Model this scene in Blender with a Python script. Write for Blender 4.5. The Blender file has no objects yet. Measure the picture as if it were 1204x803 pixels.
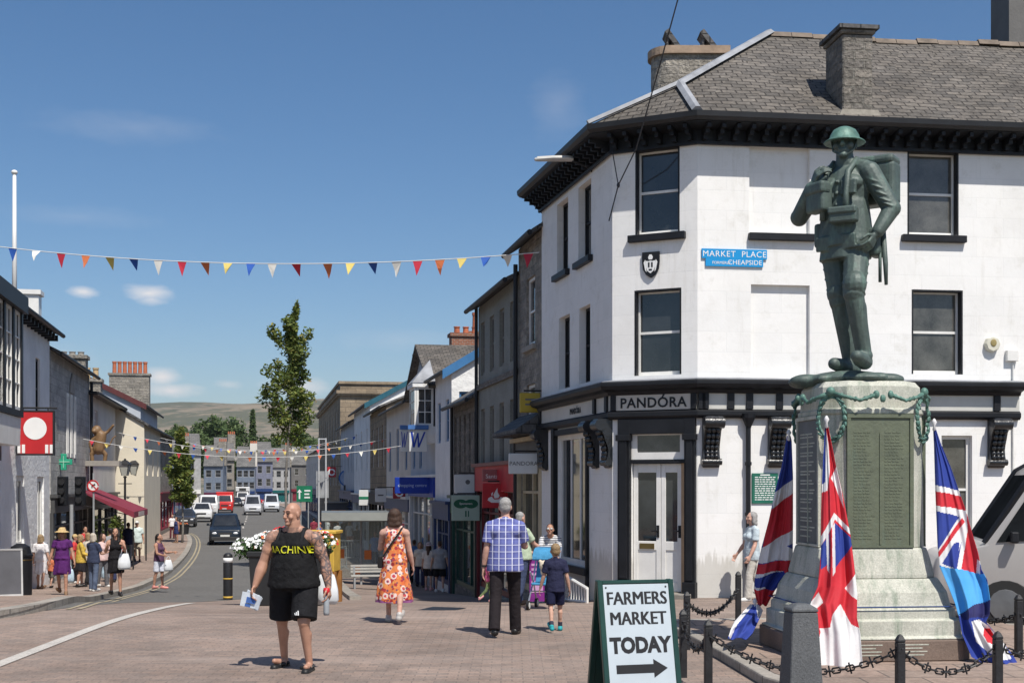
import bpy, bmesh, math, random
from mathutils import Vector, Matrix
from mathutils.bvhtree import BVHTree
random.seed(7)
R = math.radians
SC = bpy.context.scene
COL = SC.collection
F, CX, YH, HC = 1500.0, 602.0, 570.0, 1.95      # camera constants (full-size photo pixels)

def lerp(a, b, t): return a + (b - a) * t
def sstep(a, b, x):
    t = min(1, max(0, (x - a) / (b - a))); return t * t * (3 - 2 * t)
def table(tb, y):
    if y <= tb[0][0]: return tb[0][1]
    for i in range(len(tb) - 1):
        if y <= tb[i + 1][0]:
            (a, za), (b, zb) = tb[i], tb[i + 1]
            m0 = (zb - tb[i - 1][1]) / (b - tb[i - 1][0]) if i > 0 else 0
            m1 = (tb[i + 2][1] - za) / (tb[i + 2][0] - a) if i + 2 < len(tb) else 0
            h = b - a; t = (y - a) / h
            return (2*t**3-3*t*t+1)*za + (t**3-2*t*t+t)*h*m0 + (-2*t**3+3*t*t)*zb + (t**3-t*t)*h*m1
    return tb[-1][1]
LP = [(0,0),(17,0),(20,-.06),(24,-.27),(28,-.62),(33,-.97),(38.5,-1.22),(42,-1.28),(47,-1.33),(55,-1.43),(64,-1.5),(73,-1.5),(95,-1.45),(150,-1.5),(250,-1.4),(400,-1.0)]
RP = [(0,0),(17,0),(20,-.06),(22,-.13),(24.7,-.34),(28,-.62),(33,-1.03),(42,-1.6),(50,-1.85),(75,-1.9),(110,-1.75),(150,-1.55),(250,-1.4),(400,-1.0)]
PP = [(0,0),(17,0),(23,-.06),(30,-.12),(60,-1.0),(110,-1.5),(400,-1.0)]
def sval(X, Y): return X + .2 * (Y - 20)
def g(X, Y):
    s = sval(X, Y)
    z = lerp(table(LP, Y), table(RP, Y), sstep(-5, 1, s))
    return lerp(z, table(PP, Y), sstep(1.2, 3.2, X + .236 * max(0, Y - 23.4)) * (1 - sstep(24, 27.5, Y)))
def P(px, py, Y): return Vector(((px - CX) / F * Y, Y, HC + (YH - py) / F * Y))
def gp(px, py, dz=0.0):
    Y = 7.0
    while Y < 400:
        X = (px - CX) / F * Y
        if HC + (YH - py) / F * Y <= g(X, Y) + dz: break
        Y += .03
    X = (px - CX) / F * Y
    return Vector((X, Y, g(X, Y) + dz))

# ---------------------------------------------------------------- materials
MATS = {}
def _nt(name):
    m = bpy.data.materials.new(name); m.use_nodes = True
    n = m.node_tree.nodes; l = m.node_tree.links
    return m, n, l, n['Principled BSDF']
def c4(c): return (c[0], c[1], c[2], 1)
def mul(c, k): return tuple(min(1, x * k) for x in c)
def ramp(n, l, src, c0, c1, p0=.3, p1=.7):
    r = n.new('ShaderNodeValToRGB'); r.color_ramp.elements[0].position = p0; r.color_ramp.elements[1].position = p1
    r.color_ramp.elements[0].color = c4(c0); r.color_ramp.elements[1].color = c4(c1)
    l.new(src, r.inputs[0]); return r.outputs[0]
def noise_(n, l, co, scale, detail=4, rough=.55):
    t = n.new('ShaderNodeTexNoise'); t.inputs['Scale'].default_value = scale; t.inputs['Detail'].default_value = detail
    t.inputs['Roughness'].default_value = rough
    if co: l.new(co, t.inputs['Vector'])
    return t.outputs['Fac']
def mixc(n, l, f, a, b, mode='MIX'):
    m = n.new('ShaderNodeMix'); m.data_type = 'RGBA'; m.blend_type = mode
    for s, v in ((0, f), (6, a), (7, b)):
        if isinstance(v, (int, float)): m.inputs[s].default_value = v
        elif isinstance(v, tuple): m.inputs[s].default_value = c4(v)
        else: l.new(v, m.inputs[s])
    return m.outputs[2]
def bump_(n, l, b, h, st, d=.02):
    u = n.new('ShaderNodeBump'); u.inputs['Strength'].default_value = st; u.inputs['Distance'].default_value = d
    l.new(h, u.inputs['Height']); l.new(u.outputs[0], b.inputs['Normal']); return u
def mat(name, col, rough=.6, var=.18, scale=2.5, bump=0.0, bscale=30, metal=0.0, spec=.4, bd=.02, fine=0):
    if name in MATS: return MATS[name]
    m, n, l, b = _nt(name)
    co = n.new('ShaderNodeTexCoord').outputs['Object']
    f = noise_(n, l, co, scale, 6, .6)
    c = ramp(n, l, f, mul(col, 1 - var), mul(col, 1 + var))
    if fine:
        c = mixc(n, l, fine, c, ramp(n, l, noise_(n, l, co, scale * 25, 3), mul(col, .45), mul(col, 1.5)))
    l.new(c, b.inputs['Base Color'])
    b.inputs['Roughness'].default_value = rough; b.inputs['Metallic'].default_value = metal
    b.inputs['Specular IOR Level'].default_value = spec
    if bump: bump_(n, l, b, noise_(n, l, co, bscale, 5), bump, bd)
    MATS[name] = m; return m
def brick(name, c1, c2, mo, bw, bh, ms=.012, rough=.85, bump=.4, stain=.35, sscale=.7, bias=0, off=.5, nb=.3, bd=.02, stc=None, distort=0):
    if name in MATS: return MATS[name]
    m, n, l, b = _nt(name)
    tc = n.new('ShaderNodeTexCoord'); uv = tc.outputs['UV']; co = tc.outputs['Object']
    if distort:
        nz = n.new('ShaderNodeTexNoise'); nz.inputs['Scale'].default_value = 1.6; nz.inputs['Detail'].default_value = 3; l.new(co, nz.inputs['Vector'])
        va = n.new('ShaderNodeVectorMath'); va.operation = 'MULTIPLY_ADD'; l.new(nz.outputs['Color'], va.inputs[0])
        va.inputs[1].default_value = (distort,) * 3; l.new(uv, va.inputs[2]); uv = va.outputs[0]
    t = n.new('ShaderNodeTexBrick'); l.new(uv, t.inputs['Vector']); t.inputs['Scale'].default_value = 1
    t.inputs['Color1'].default_value = c4(c1); t.inputs['Color2'].default_value = c4(c2); t.inputs['Mortar'].default_value = c4(mo)
    t.inputs['Mortar Size'].default_value = ms; t.inputs['Brick Width'].default_value = bw; t.inputs['Row Height'].default_value = bh
    t.inputs['Bias'].default_value = bias; t.offset = off; t.inputs['Mortar Smooth'].default_value = .3
    f = noise_(n, l, co, sscale, 8, .65)
    st = ramp(n, l, f, stc or (.45, .44, .42), (1.25, 1.22, 1.2), .3, .7)
    c = mixc(n, l, stain, t.outputs['Color'], st, 'MULTIPLY')
    f2 = noise_(n, l, co, 14, 4)
    c = mixc(n, l, nb, c, ramp(n, l, f2, (.45, .45, .45), (1.4, 1.4, 1.4)), 'MULTIPLY')
    l.new(c, b.inputs['Base Color']); b.inputs['Roughness'].default_value = rough
    b.inputs['Specular IOR Level'].default_value = .25
    if bump:
        ad = n.new('ShaderNodeMath'); ad.operation = 'MULTIPLY_ADD'; l.new(t.outputs['Fac'], ad.inputs[0]); ad.inputs[1].default_value = -1.0
        l.new(f2, ad.inputs[2]); bump_(n, l, b, ad.outputs[0], bump, bd)
    MATS[name] = m; return m
def glass(name, col=(.02, .025, .03), rough=.04, var=.6, scale=.7):
    if name in MATS: return MATS[name]
    m = mat(name, col, rough, var, scale, spec=.9); return m
def emit(name, col, st):
    if name in MATS: return MATS[name]
    m, n, l, b = _nt(name); b.inputs['Base Color'].default_value = c4(col)
    b.inputs['Emission Color'].default_value = c4(col); b.inputs['Emission Strength'].default_value = st
    MATS[name] = m; return m

# ---------------------------------------------------------------- mesh builder
class MB:
    def __init__(s, M=None): s.v = []; s.f = []; s.m = []; s.M = M; s.mi = 0
    def add(s, vs, fs):
        k = len(s.v)
        s.v += [(s.M @ Vector(p)) if s.M else Vector(p) for p in vs]
        s.f += [tuple(i + k for i in f) for f in fs]; s.m += [s.mi] * len(fs); return s
    def box(s, x0, x1, y0, y1, z0, z1):
        return s.add([(x0,y0,z0),(x1,y0,z0),(x1,y1,z0),(x0,y1,z0),(x0,y0,z1),(x1,y0,z1),(x1,y1,z1),(x0,y1,z1)],
                     [(3,2,1,0),(4,5,6,7),(0,1,5,4),(1,2,6,5),(2,3,7,6),(3,0,4,7)])
    def obox(s, c, sz, rx=0, ry=0, rz=0):
        m = Matrix.Translation(c) @ Matrix.Rotation(rz, 4, 'Z') @ Matrix.Rotation(ry, 4, 'Y') @ Matrix.Rotation(rx, 4, 'X')
        x, y, z = sz[0]/2, sz[1]/2, sz[2]/2
        vs = [m @ Vector(p) for p in ((-x,-y,-z),(x,-y,-z),(x,y,-z),(-x,y,-z),(-x,-y,z),(x,-y,z),(x,y,z),(-x,y,z))]
        return s.add(vs, [(3,2,1,0),(4,5,6,7),(0,1,5,4),(1,2,6,5),(2,3,7,6),(3,0,4,7)])
    def poly(s, pts): return s.add(pts, [tuple(range(len(pts)))])
    def prism(s, pts, y0, y1):           # (x, z) outline, counter-clockwise seen from -y
        n = len(pts); vs = [(x, y0, z) for x, z in pts] + [(x, y1, z) for x, z in pts]
        return s.add(vs, [tuple(range(n)), tuple(range(2*n-1, n-1, -1))] + [((i+1) % n, i, n+i, n+(i+1) % n) for i in range(n)])
    def slab(s, pts, z0, z1):            # (x, y) outline, counter-clockwise from above
        n = len(pts); vs = [(x, y, z0) for x, y in pts] + [(x, y, z1) for x, y in pts]
        return s.add(vs, [tuple(range(n-1, -1, -1)), tuple(range(n, 2*n))] + [(i, (i+1) % n, n+(i+1) % n, n+i) for i in range(n)])
    def rings(s, rs, cap=True):
        n = len(rs[0]); vs = [p for r in rs for p in r]; fs = []
        for k in range(len(rs) - 1):
            for i in range(n):
                fs.append((k*n+i, k*n+(i+1) % n, (k+1)*n+(i+1) % n, (k+1)*n+i))
        if cap: fs += [tuple(range(n-1, -1, -1)), tuple(range((len(rs)-1)*n, len(rs)*n))]
        return s.add(vs, fs)
    def lathe(s, prof, c=(0,0,0), n=16, sx=1, sy=1, ph=0):
        return s.rings([[(c[0]+r*sx*math.cos(2*math.pi*i/n+ph), c[1]+r*sy*math.sin(2*math.pi*i/n+ph), c[2]+z) for i in range(n)] for r, z in prof])
    def cyl(s, p0, p1, r0, r1=None, n=10):
        p0, p1 = Vector(p0), Vector(p1); r1 = r0 if r1 is None else r1
        d = (p1-p0).normalized(); a = d.orthogonal().normalized(); b = d.cross(a)
        return s.rings([[p + (a*math.cos(2*math.pi*i/n) + b*math.sin(2*math.pi*i/n))*r for i in range(n)] for p, r in ((p0, r0), (p1, r1))])
    def tube(s, pts, r, n=6, closed=False):
        pts = [Vector(p) for p in pts]; rs = []; a = None
        for i, p in enumerate(pts):
            d = (pts[min(i+1, len(pts)-1)] - pts[max(i-1, 0)]).normalized()
            a = (a - d*a.dot(d)).normalized() if a is not None and (a - d*a.dot(d)).length > 1e-4 else d.orthogonal().normalized()
            b = d.cross(a); rr = r[i] if isinstance(r, (list, tuple)) else r
            rs.append([p + (a*math.cos(2*math.pi*k/n) + b*math.sin(2*math.pi*k/n))*rr for k in range(n)])
        return s.rings(rs)
    def ell(s, c, r, rot=None, nu=12, nv=8):
        c = Vector(c); m = rot or Matrix.Identity(3); rs = []
        for j in range(nv+1):
            t = math.pi*(j+.0)/nv; t = min(max(t, .04), math.pi-.04)
            rs.append([c + m @ Vector((r[0]*math.sin(t)*math.cos(2*math.pi*i/nu), r[1]*math.sin(t)*math.sin(2*math.pi*i/nu), -r[2]*math.cos(t))) for i in range(nu)])
        return s.rings(rs)
    def cap(s, p0, p1, r0, r1=None, n=12):  # tapered capsule
        p0, p1 = Vector(p0), Vector(p1); r1 = r0 if r1 is None else r1
        d = p1-p0
        if d.length < 1e-5: return s.ell(p0, (r0,)*3)
        d.normalize(); a = d.orthogonal().normalized(); b = d.cross(a); rs = []
        for t in (-85, -55, -25, 0):
            rs.append((p0 + d*r0*math.sin(R(t)), r0*math.cos(R(t))))
        for t in (0, 25, 55, 85):
            rs.append((p1 + d*r1*math.sin(R(t)), r1*math.cos(R(t))))
        return s.rings([[p + (a*math.cos(2*math.pi*i/n) + b*math.sin(2*math.pi*i/n))*r for i in range(n)] for p, r in rs])
    def mesh(s, name):
        me = bpy.data.meshes.new(name); me.from_pydata([tuple(v) for v in s.v], [], s.f); me.update()
        return me
    def build(s, name, mats, parent=None, smooth=False, bevel=0, seg=1, loc=None, rot=None, auto=None):
        me = s.mesh(name)
        mats = mats if isinstance(mats, (list, tuple)) else [mats]
        for m in mats: me.materials.append(m)
        if len(mats) > 1: me.polygons.foreach_set('material_index', s.m)
        uv = me.uv_layers.new(name='UVMap').data
        Z = Vector((0, 0, 1))
        for p in me.polygons:
            nrm = p.normal
            if abs(nrm.z) > .98: t, b = Vector((1,0,0)), Vector((0,1,0))
            else:
                t = Z.cross(nrm).normalized(); b = nrm.cross(t)
            for li in p.loop_indices:
                v = me.vertices[me.loops[li].vertex_index].co
                uv[li].uv = (v.dot(t), v.dot(b))
        if smooth: me.polygons.foreach_set('use_smooth', [True]*len(me.polygons))
        o = bpy.data.objects.new(name, me); COL.objects.link(o)
        if parent: o.parent = parent
        if loc: o.location = loc
        if rot: o.rotation_euler = rot
        if bevel:
            md = o.modifiers.new('bevel', 'BEVEL'); md.width = bevel; md.segments = seg; md.limit_method = 'ANGLE'; md.angle_limit = R(35)
        if auto:
            me.polygons.foreach_set('use_smooth', [True]*len(me.polygons)); me.set_sharp_from_angle(angle=R(auto))
        return o
    def blob(s, name, m, parent=None, vox=.01, it=4, loc=None, rot=None):   # one continuous organic surface
        me = s.mesh(name); me.materials.append(m)
        o = bpy.data.objects.new(name, me); COL.objects.link(o)
        if parent: o.parent = parent
        if loc: o.location = loc
        if rot: o.rotation_euler = rot
        md = o.modifiers.new('remesh', 'REMESH'); md.mode = 'VOXEL'; md.voxel_size = vox; md.use_smooth_shade = True
        if it:
            m2 = o.modifiers.new('smooth', 'SMOOTH'); m2.factor = .5; m2.iterations = it
        return o
def tag(o, label=None, cat=None, group=None, kind=None):
    if label: o['label'] = label
    if cat: o['category'] = cat
    if group: o['group'] = group
    if kind: o['kind'] = kind
    return o
def thing(name, label, cat, loc=(0,0,0), rz=0, group=None):
    o = bpy.data.objects.new(name, None); COL.objects.link(o); o.empty_display_size = .1
    o.location = loc; o.rotation_euler = (0, 0, rz)
    return tag(o, label, cat, group)
def copy_tree(o, parent=None):
    c = o.copy(); COL.objects.link(c)
    if parent: c.parent = parent
    for ch in list(o.children): copy_tree(ch, c)
    return c
def text_mb(body, size, extrude=.003, bold=0.0, space=1.0, align='CENTER', sx=1.0):
    """lettering as (verts, faces) lying in the local xz plane facing -y, centred on x, baseline z = 0"""
    cu = bpy.data.curves.new('t', 'FONT'); cu.body = body; cu.size = size; cu.extrude = extrude; cu.offset = bold if bold > .003 else 0
    cu.align_x = align; cu.space_character = space; cu.resolution_u = 3
    o = bpy.data.objects.new('t', cu); COL.objects.link(o)
    me = o.to_mesh()
    vs = [Vector((v.co.x*sx, -v.co.z, v.co.y)) for v in me.vertices]; fs = [tuple(p.vertices) for p in me.polygons]
    o.to_mesh_clear(); bpy.data.objects.remove(o); bpy.data.curves.remove(cu)
    return vs, fs
def write(name, body, size, m, parent, loc, bold=0.0, space=1.0, rot=None, sx=1.0, ex=.004):
    vs, fs = text_mb(body, size, ex, bold, space, sx=sx)
    mb = MB(); mb.add(vs, fs); return mb.build(name, m, parent, loc=loc, rot=rot)
# ---------------------------------------------------------------- setting: ground, road, pavements, hills, sky, sun, camera
KL = [(0,-13.2),(10,-10.2),(15,-8.5),(18.5,-7.6),(21,-7.62),(26,-8.75),(32.8,-10.4),(39.4,-11.4),(46.9,-12.6),(69.5,-17.5),(85,-21.5),(100,-26.4),(122,-31),(150,-36.8),(200,-47.5),(250,-60)]
KR = [(0,-4.5),(23.5,-5.2),(34,-6.6),(45,-8.5),(56,-9.5),(66,-9.2),(80,-11.5),(150,-25.0),(200,-36),(250,-48)]
def kl(Y): return table(KL, Y)
def kr(Y): return table(KR, Y)
def road_r(Y): return table([(19,-7.7),(21,-7.55),(24,-7.35),(28,-7.0),(31,-6.8),(34,-6.6)], Y) if Y < 34 else kr(Y)
def sheet(name, rows, xl, xr, dz, m, cols=12, skirt=None):
    mb = MB(); vs = []; fs = []
    for Y in rows:
        a, b = xl(Y), xr(Y)
        for i in range(cols + 1):
            X = lerp(a, b, i / cols); vs.append((X, Y, g(X, Y) + dz))
    w = cols + 1
    for j in range(len(rows) - 1):
        for i in range(cols): fs.append((j*w+i, j*w+i+1, (j+1)*w+i+1, (j+1)*w+i))
    mb.add(vs, fs); o = mb.build(name, m, smooth=True); tag(o, kind='structure'); return o
def yrows(a, b, st=1.0, k=1.02):
    r = [a]
    while r[-1] < b: r.append(min(b, r[-1] + st)); st *= k
    return r

def paving_material():
    m, n, l, b = _nt('paving')
    tc = n.new('ShaderNodeTexCoord'); uv = tc.outputs['UV']; co = tc.outputs['Object']
    t = n.new('ShaderNodeTexBrick'); l.new(uv, t.inputs['Vector']); t.inputs['Scale'].default_value = 1
    t.inputs['Color1'].default_value = (.30,.226,.187,1); t.inputs['Color2'].default_value = (.235,.19,.165,1); t.inputs['Mortar'].default_value = (.185,.15,.13,1)
    t.inputs['Brick Width'].default_value = .22; t.inputs['Row Height'].default_value = .11; t.inputs['Mortar Size'].default_value = .007
    big = noise_(n, l, co, .35, 8, .65)
    c = mixc(n, l, .7, t.outputs['Color'], ramp(n, l, big, (.70,.69,.68), (1.25,1.25,1.25), .35, .65), 'MULTIPLY')
    mid = noise_(n, l, co, 3.0, 8, .7)
    c = mixc(n, l, .6, c, ramp(n, l, mid, (.72,.71,.7), (1.25,1.24,1.22), .3, .7), 'MULTIPLY')
    fn = noise_(n, l, co, 45, 3)
    c = mixc(n, l, .4, c, ramp(n, l, fn, (.5,.5,.5), (1.4,1.4,1.4)), 'MULTIPLY')
    # scattered gum spots and tyre wear
    v = n.new('ShaderNodeTexVoronoi'); v.inputs['Scale'].default_value = 2.6; l.new(co, v.inputs['Vector'])
    c = mixc(n, l, ramp(n, l, v.outputs['Distance'], (.5,.5,.5), (0,0,0), .025, .05), c, (.07,.062,.058))
    st = noise_(n, l, co, .9, 5, .75); c = mixc(n, l, ramp(n, l, st, (0,0,0), (.45,.45,.45), .56, .70), c, (.10,.085,.075)); mp = n.new('ShaderNodeMapping'); mp.inputs['Scale'].default_value = (.12, 1.1, 1); l.new(co, mp.inputs[0])
    c = mixc(n, l, ramp(n, l, noise_(n, l, mp.outputs[0], 1.0, 5, .7), (0,0,0), (.4,.4,.4), .54, .68), c, (.36,.29,.25))
    l.new(c, b.inputs['Base Color']); b.inputs['Roughness'].default_value = .85; b.inputs['Specular IOR Level'].default_value = .25
    ad = n.new('ShaderNodeMath'); ad.operation = 'MULTIPLY_ADD'; l.new(t.outputs['Fac'], ad.inputs[0]); ad.inputs[1].default_value = -.8; l.new(fn, ad.inputs[2])
    bump_(n, l, b, ad.outputs[0], .35, .012)
    MATS['paving'] = m; return m
paving = paving_material()
asphalt = mat('asphalt', (.125,.12,.112), .85, .16, .5, .4, 60, fine=.45)
grassland = mat('dry_ground', (.14,.13,.09), .95, .3, .02)
linepaint = mat('road_paint', (.46,.43,.39), .8, .25, 2.0, fine=.5)
yellowpaint = mat('yellow_paint', (.33,.28,.19), .8, .35, 3.0, fine=.3)
kerbstone = brick('kerb_stone', (.36,.33,.29), (.3,.28,.25), (.16,.15,.14), .9, 5, .02, stain=.5)
slabs = brick('flagstones', (.34,.255,.21), (.285,.225,.19), (.15,.125,.11), .6, .45, .012, stain=.6, sscale=.5, nb=.4)

# one ground sheet out to the horizon
mb = MB(); xs = []; ys = []
def graded(lo, hi, fine, st):
    r = [0.0]; s = st
    while r[-1] < hi: r.append(r[-1] + s); s *= 1.0 if r[-1] < fine else 1.25
    return r
px_ = graded(0, 4300, 60, 3); xs = sorted(set([-x for x in px_] + px_)); ys = sorted(set([-y for y in graded(0, 300, 10, 6)] + graded(0, 4600, 260, 3)))
vs = [(x, y, g(x, y) - (1.0 if 15 < y < 150 else .3)) for y in ys for x in xs]; w = len(xs)
fs = [(j*w+i, j*w+i+1, (j+1)*w+i+1, (j+1)*w+i) for j in range(len(ys)-1) for i in range(w-1)]
mb.add(vs, fs); tag(mb.build('ground', grassland, smooth=True), kind='structure')

tag(sheet('plaza_paving', yrows(3, 26, .6, 1.0), lambda Y: -22, lambda Y: 16, 0, paving, 60), kind='structure')
sheet('pavement_right', yrows(26, 260, .6, 1.015), lambda Y: road_r(Y) - .05, lambda Y: 9 - .2*(Y-20) + 3, 0, paving, 16)
sheet('road', yrows(19.6, 262, .5, 1.015), lambda Y: kl(Y) - .05, road_r, .004, asphalt, 12)
sheet('pavement_left', yrows(3, 250, .6, 1.012), lambda Y: kl(Y) - 9.0, lambda Y: kl(Y) - .22, .11, slabs, 10)
def ribbon(name, pts, w, dz, m, h=0, label=None):
    """painted line (h = 0) or kerb (h > 0) following plan points on the ground"""
    mb = MB(); vs = []; n = len(pts)
    for i, (x, y) in enumerate(pts):
        a = Vector(pts[max(0, i-1)]); b = Vector(pts[min(n-1, i+1)]); d = (b-a).normalized(); q = Vector((-d.y, d.x))*w/2
        for sgn in (1, -1):
            X, Y = x + q.x*sgn, y + q.y*sgn
            vs.append((X, Y, g(X, Y) + dz + h))
            if h: vs.append((X, Y, g(X, Y) - .1))
    fs = []
    if h:
        for i in range(n-1):
            k = 4*i; fs += [(k, k+2, k+6, k+4), (k+1, k, k+4, k+5), (k+2, k+3, k+7, k+6)]
        fs += [(0, 1, 3, 2), (4*n-4, 4*n-2, 4*n-1, 4*n-3)]
    else:
        for i in range(n-1): k = 2*i; fs.append((k, k+1, k+3, k+2))
    mb.add(vs, fs); o = mb.build(name, m, smooth=False); tag(o, kind='structure'); return o
ys_ = yrows(4, 250, .7, 1.01)
ribbon('kerb_left', [(kl(y) - .12, y) for y in ys_], .26, 0, kerbstone, .125)
ribbon('kerb_right', [(kr(y) + .1, y) for y in yrows(36, 250, .7, 1.01)], .24, 0, kerbstone, .09)
q0, q1 = gp(0, 781), gp(226, 709)
ribbon('road_marking', [(lerp(q0.x, q1.x, t), lerp(q0.y, q1.y, t)) for t in [(-6 + i)/20 for i in range(27)]], .17, .009, linepaint)
for k, off in enumerate((.3, .48)):
    ribbon('yellow_line', [(kl(y) + off, y) for y in yrows(21, 90, .6, 1.01)], .075, .010, yellowpaint)
for y0 in range(100, 200, 9):
    ribbon('centre_line', [((kl(y)*.52 + kr(y)*.48), y) for y in (y0, y0+1.5, y0+3, y0+4.5)], .14, .012, linepaint)
# curved kerb beside the planters on the right-hand pavement
pk = [gp(386, 655), gp(389, 668), gp(395, 682), gp(404, 693), gp(413, 702), gp(420, 706)]
ribbon('kerb_curve', [(lerp(pk[i].x, pk[i+1].x, t/4), lerp(pk[i].y, pk[i+1].y, t/4)) for i in range(5) for t in range(4)], .3, 0, kerbstone, .1)

# far moorland
def hill_mat():
    m, n, l, b = _nt('moorland')
    co = n.new('ShaderNodeTexCoord').outputs['Object']
    f = noise_(n, l, co, .006, 8, .6)
    c = ramp(n, l, f, (.15,.125,.085), (.235,.19,.135), .35, .65)
    v = n.new('ShaderNodeTexVoronoi'); v.feature = 'DISTANCE_TO_EDGE'; v.inputs['Scale'].default_value = .0045; l.new(co, v.inputs['Vector'])
    c = mixc(n, l, ramp(n, l, v.outputs['Distance'], (.6,.6,.6), (0,0,0), .018, .04), c, (.07,.075,.05))
    f3 = noise_(n, l, co, .0055, 7, .7)
    c = mixc(n, l, ramp(n, l, f3, (0,0,0), (.85,.85,.85), .46, .53), c, (.065,.075,.045))
    l.new(c, b.inputs['Base Color']); b.inputs['Roughness'].default_value = .95
    return m
mb = MB(); vs = []; fs = []
from mathutils import noise as _ns
NX, NY = 120, 26
for j in range(NY):
    y = lerp(900, 4200, j/(NY-1))
    for i in range(NX):
        x = lerp(-3600, 3600, i/(NX-1))
        h = sstep(900, 3300, y) * 255 * (.78 + .30*_ns.noise((x*.0009+3, y*.0006, 1.3)) + .12*_ns.noise((x*.003, y*.003, 5)))
        vs.append((x, y, h - 8))
fs = [(j*NX+i, j*NX+i+1, (j+1)*NX+i+1, (j+1)*NX+i) for j in range(NY-1) for i in range(NX-1)]
mb.add(vs, fs); tag(mb.build('hills', hill_mat(), smooth=True), kind='structure')

# sun and sky
SAZ, SEL = R(27), R(57)
SUN = Vector((math.sin(SAZ)*math.cos(SEL), -math.cos(SAZ)*math.cos(SEL), math.sin(SEL)))
sl = bpy.data.lights.new('sun', 'SUN'); sl.energy = 3.75; sl.angle = R(.5); sl.color = (1, .95, .87)
so = bpy.data.objects.new('sun', sl); COL.objects.link(so); so.rotation_euler = SUN.to_track_quat('Z', 'Y').to_euler(); so.location = (0, -30, 60)
W = bpy.data.worlds.new('World'); SC.world = W; W.use_nodes = True
n, l = W.node_tree.nodes, W.node_tree.links
bg = n['Background']
sky = n.new('ShaderNodeTexSky'); sky.sky_type = 'NISHITA'; sky.sun_disc = False; sky.sun_elevation = SEL
sky.sun_rotation = math.atan2(SUN.x, SUN.y); sky.air_density = .9; sky.dust_density = .9; sky.ozone_density = 2.2; sky.altitude = 60
# a few low fair-weather clouds (by direction)
tc = n.new('ShaderNodeTexCoord').outputs['Generated']
def cloud_mask():
    out = None
    sp = n.new('ShaderNodeSeparateXYZ'); l.new(tc, sp.inputs[0])
    def mth(op, a, b=None, clamp=False):
        q = n.new('ShaderNodeMath'); q.operation = op; q.use_clamp = clamp
        for i, v in enumerate((a, b)):
            if v is None: continue
            if isinstance(v, (int, float)): q.inputs[i].default_value = v
            else: l.new(v, q.inputs[i])
        return q.outputs[0]
    az = mth('ARCTAN2', sp.outputs[0], sp.outputs[1]); el = mth('ARCSINE', sp.outputs[2])
    mp = n.new('ShaderNodeCombineXYZ'); l.new(mth('MULTIPLY', az, 26), mp.inputs[0]); l.new(mth('MULTIPLY', el, 60), mp.inputs[1])
    fz = noise_(n, l, mp.outputs[0], 1.6, 7, .6)
    for (px, py, rx, ry, st) in ((175,345,34,12,1.0),(178,352,22,9,.7),(97,343,20,8,.75),(192,443,28,13,1.0),(204,459,40,11,.95),(150,452,26,9,.5),(268,452,20,6,.4),(348,455,50,14,.75),(60,420,60,20,.15),(150,150,120,22,.10),(655,125,40,45,.10),(470,400,90,16,.12),(90,255,110,14,.08),(30,440,40,10,.4)):
        a0 = math.atan((px-CX)/F); e0 = math.atan((YH-py)/F*math.cos(a0))
        dx = mth('DIVIDE', mth('SUBTRACT', az, a0), rx/F); dy = mth('DIVIDE', mth('SUBTRACT', el, e0), ry/F)
        d = mth('SQRT', mth('ADD', mth('MULTIPLY', dx, dx), mth('MULTIPLY', dy, dy)))
        v = mth('MULTIPLY', mth('SUBTRACT', mth('ADD', mth('SUBTRACT', 1.0, d), mth('MULTIPLY', fz, 1.1)), .62, True), st*1.1, True)
        out = v if out is None else mth('MAXIMUM', out, v)
    return out
mx = n.new('ShaderNodeMix'); mx.data_type = 'RGBA'; l.new(cloud_mask(), mx.inputs[0])
hs = n.new('ShaderNodeHueSaturation'); hs.inputs['Saturation'].default_value = 1.24; hs.inputs['Value'].default_value = .77; l.new(sky.outputs[0], hs.inputs['Color'])
l.new(hs.outputs[0], mx.inputs[6]); mx.inputs[7].default_value = (6.2, 6.0, 6.0, 1)
l.new(mx.outputs[2], bg.inputs['Color']); bg.inputs['Strength'].default_value = .098
SC.view_settings.view_transform = 'Standard'; SC.view_settings.look = 'None'; SC.view_settings.exposure = .55; SC.view_settings.gamma = 1
SC.view_settings.use_curve_mapping = False
cam = bpy.data.cameras.new('camera'); co_ = bpy.data.objects.new('camera', cam); COL.objects.link(co_); SC.camera = co_
cam.sensor_fit = 'HORIZONTAL'; cam.sensor_width = 36; cam.lens = F/1204*36; cam.shift_x = 0; cam.shift_y = (YH-401.5)/1204
cam.clip_end = 12000; cam.clip_start = .1
co_.location = (0, 0, HC); co_.rotation_euler = (R(90), 0, 0)

# thin summer haze over the valley
hm = bpy.data.materials.new('haze'); hm.use_nodes = True; n, l = hm.node_tree.nodes, hm.node_tree.links; n.remove(n['Principled BSDF'])
pv = n.new('ShaderNodeVolumePrincipled'); pv.inputs['Color'].default_value = (.86,.9,.95,1); pv.inputs['Density'].default_value = .00006; pv.inputs['Anisotropy'].default_value = .2
l.new(pv.outputs[0], n['Material Output'].inputs['Volume'])
mb = MB(); mb.box(-6500, 6500, -700, 6800, -12, 420); tag(mb.build('haze', hm), kind='stuff')
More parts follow.
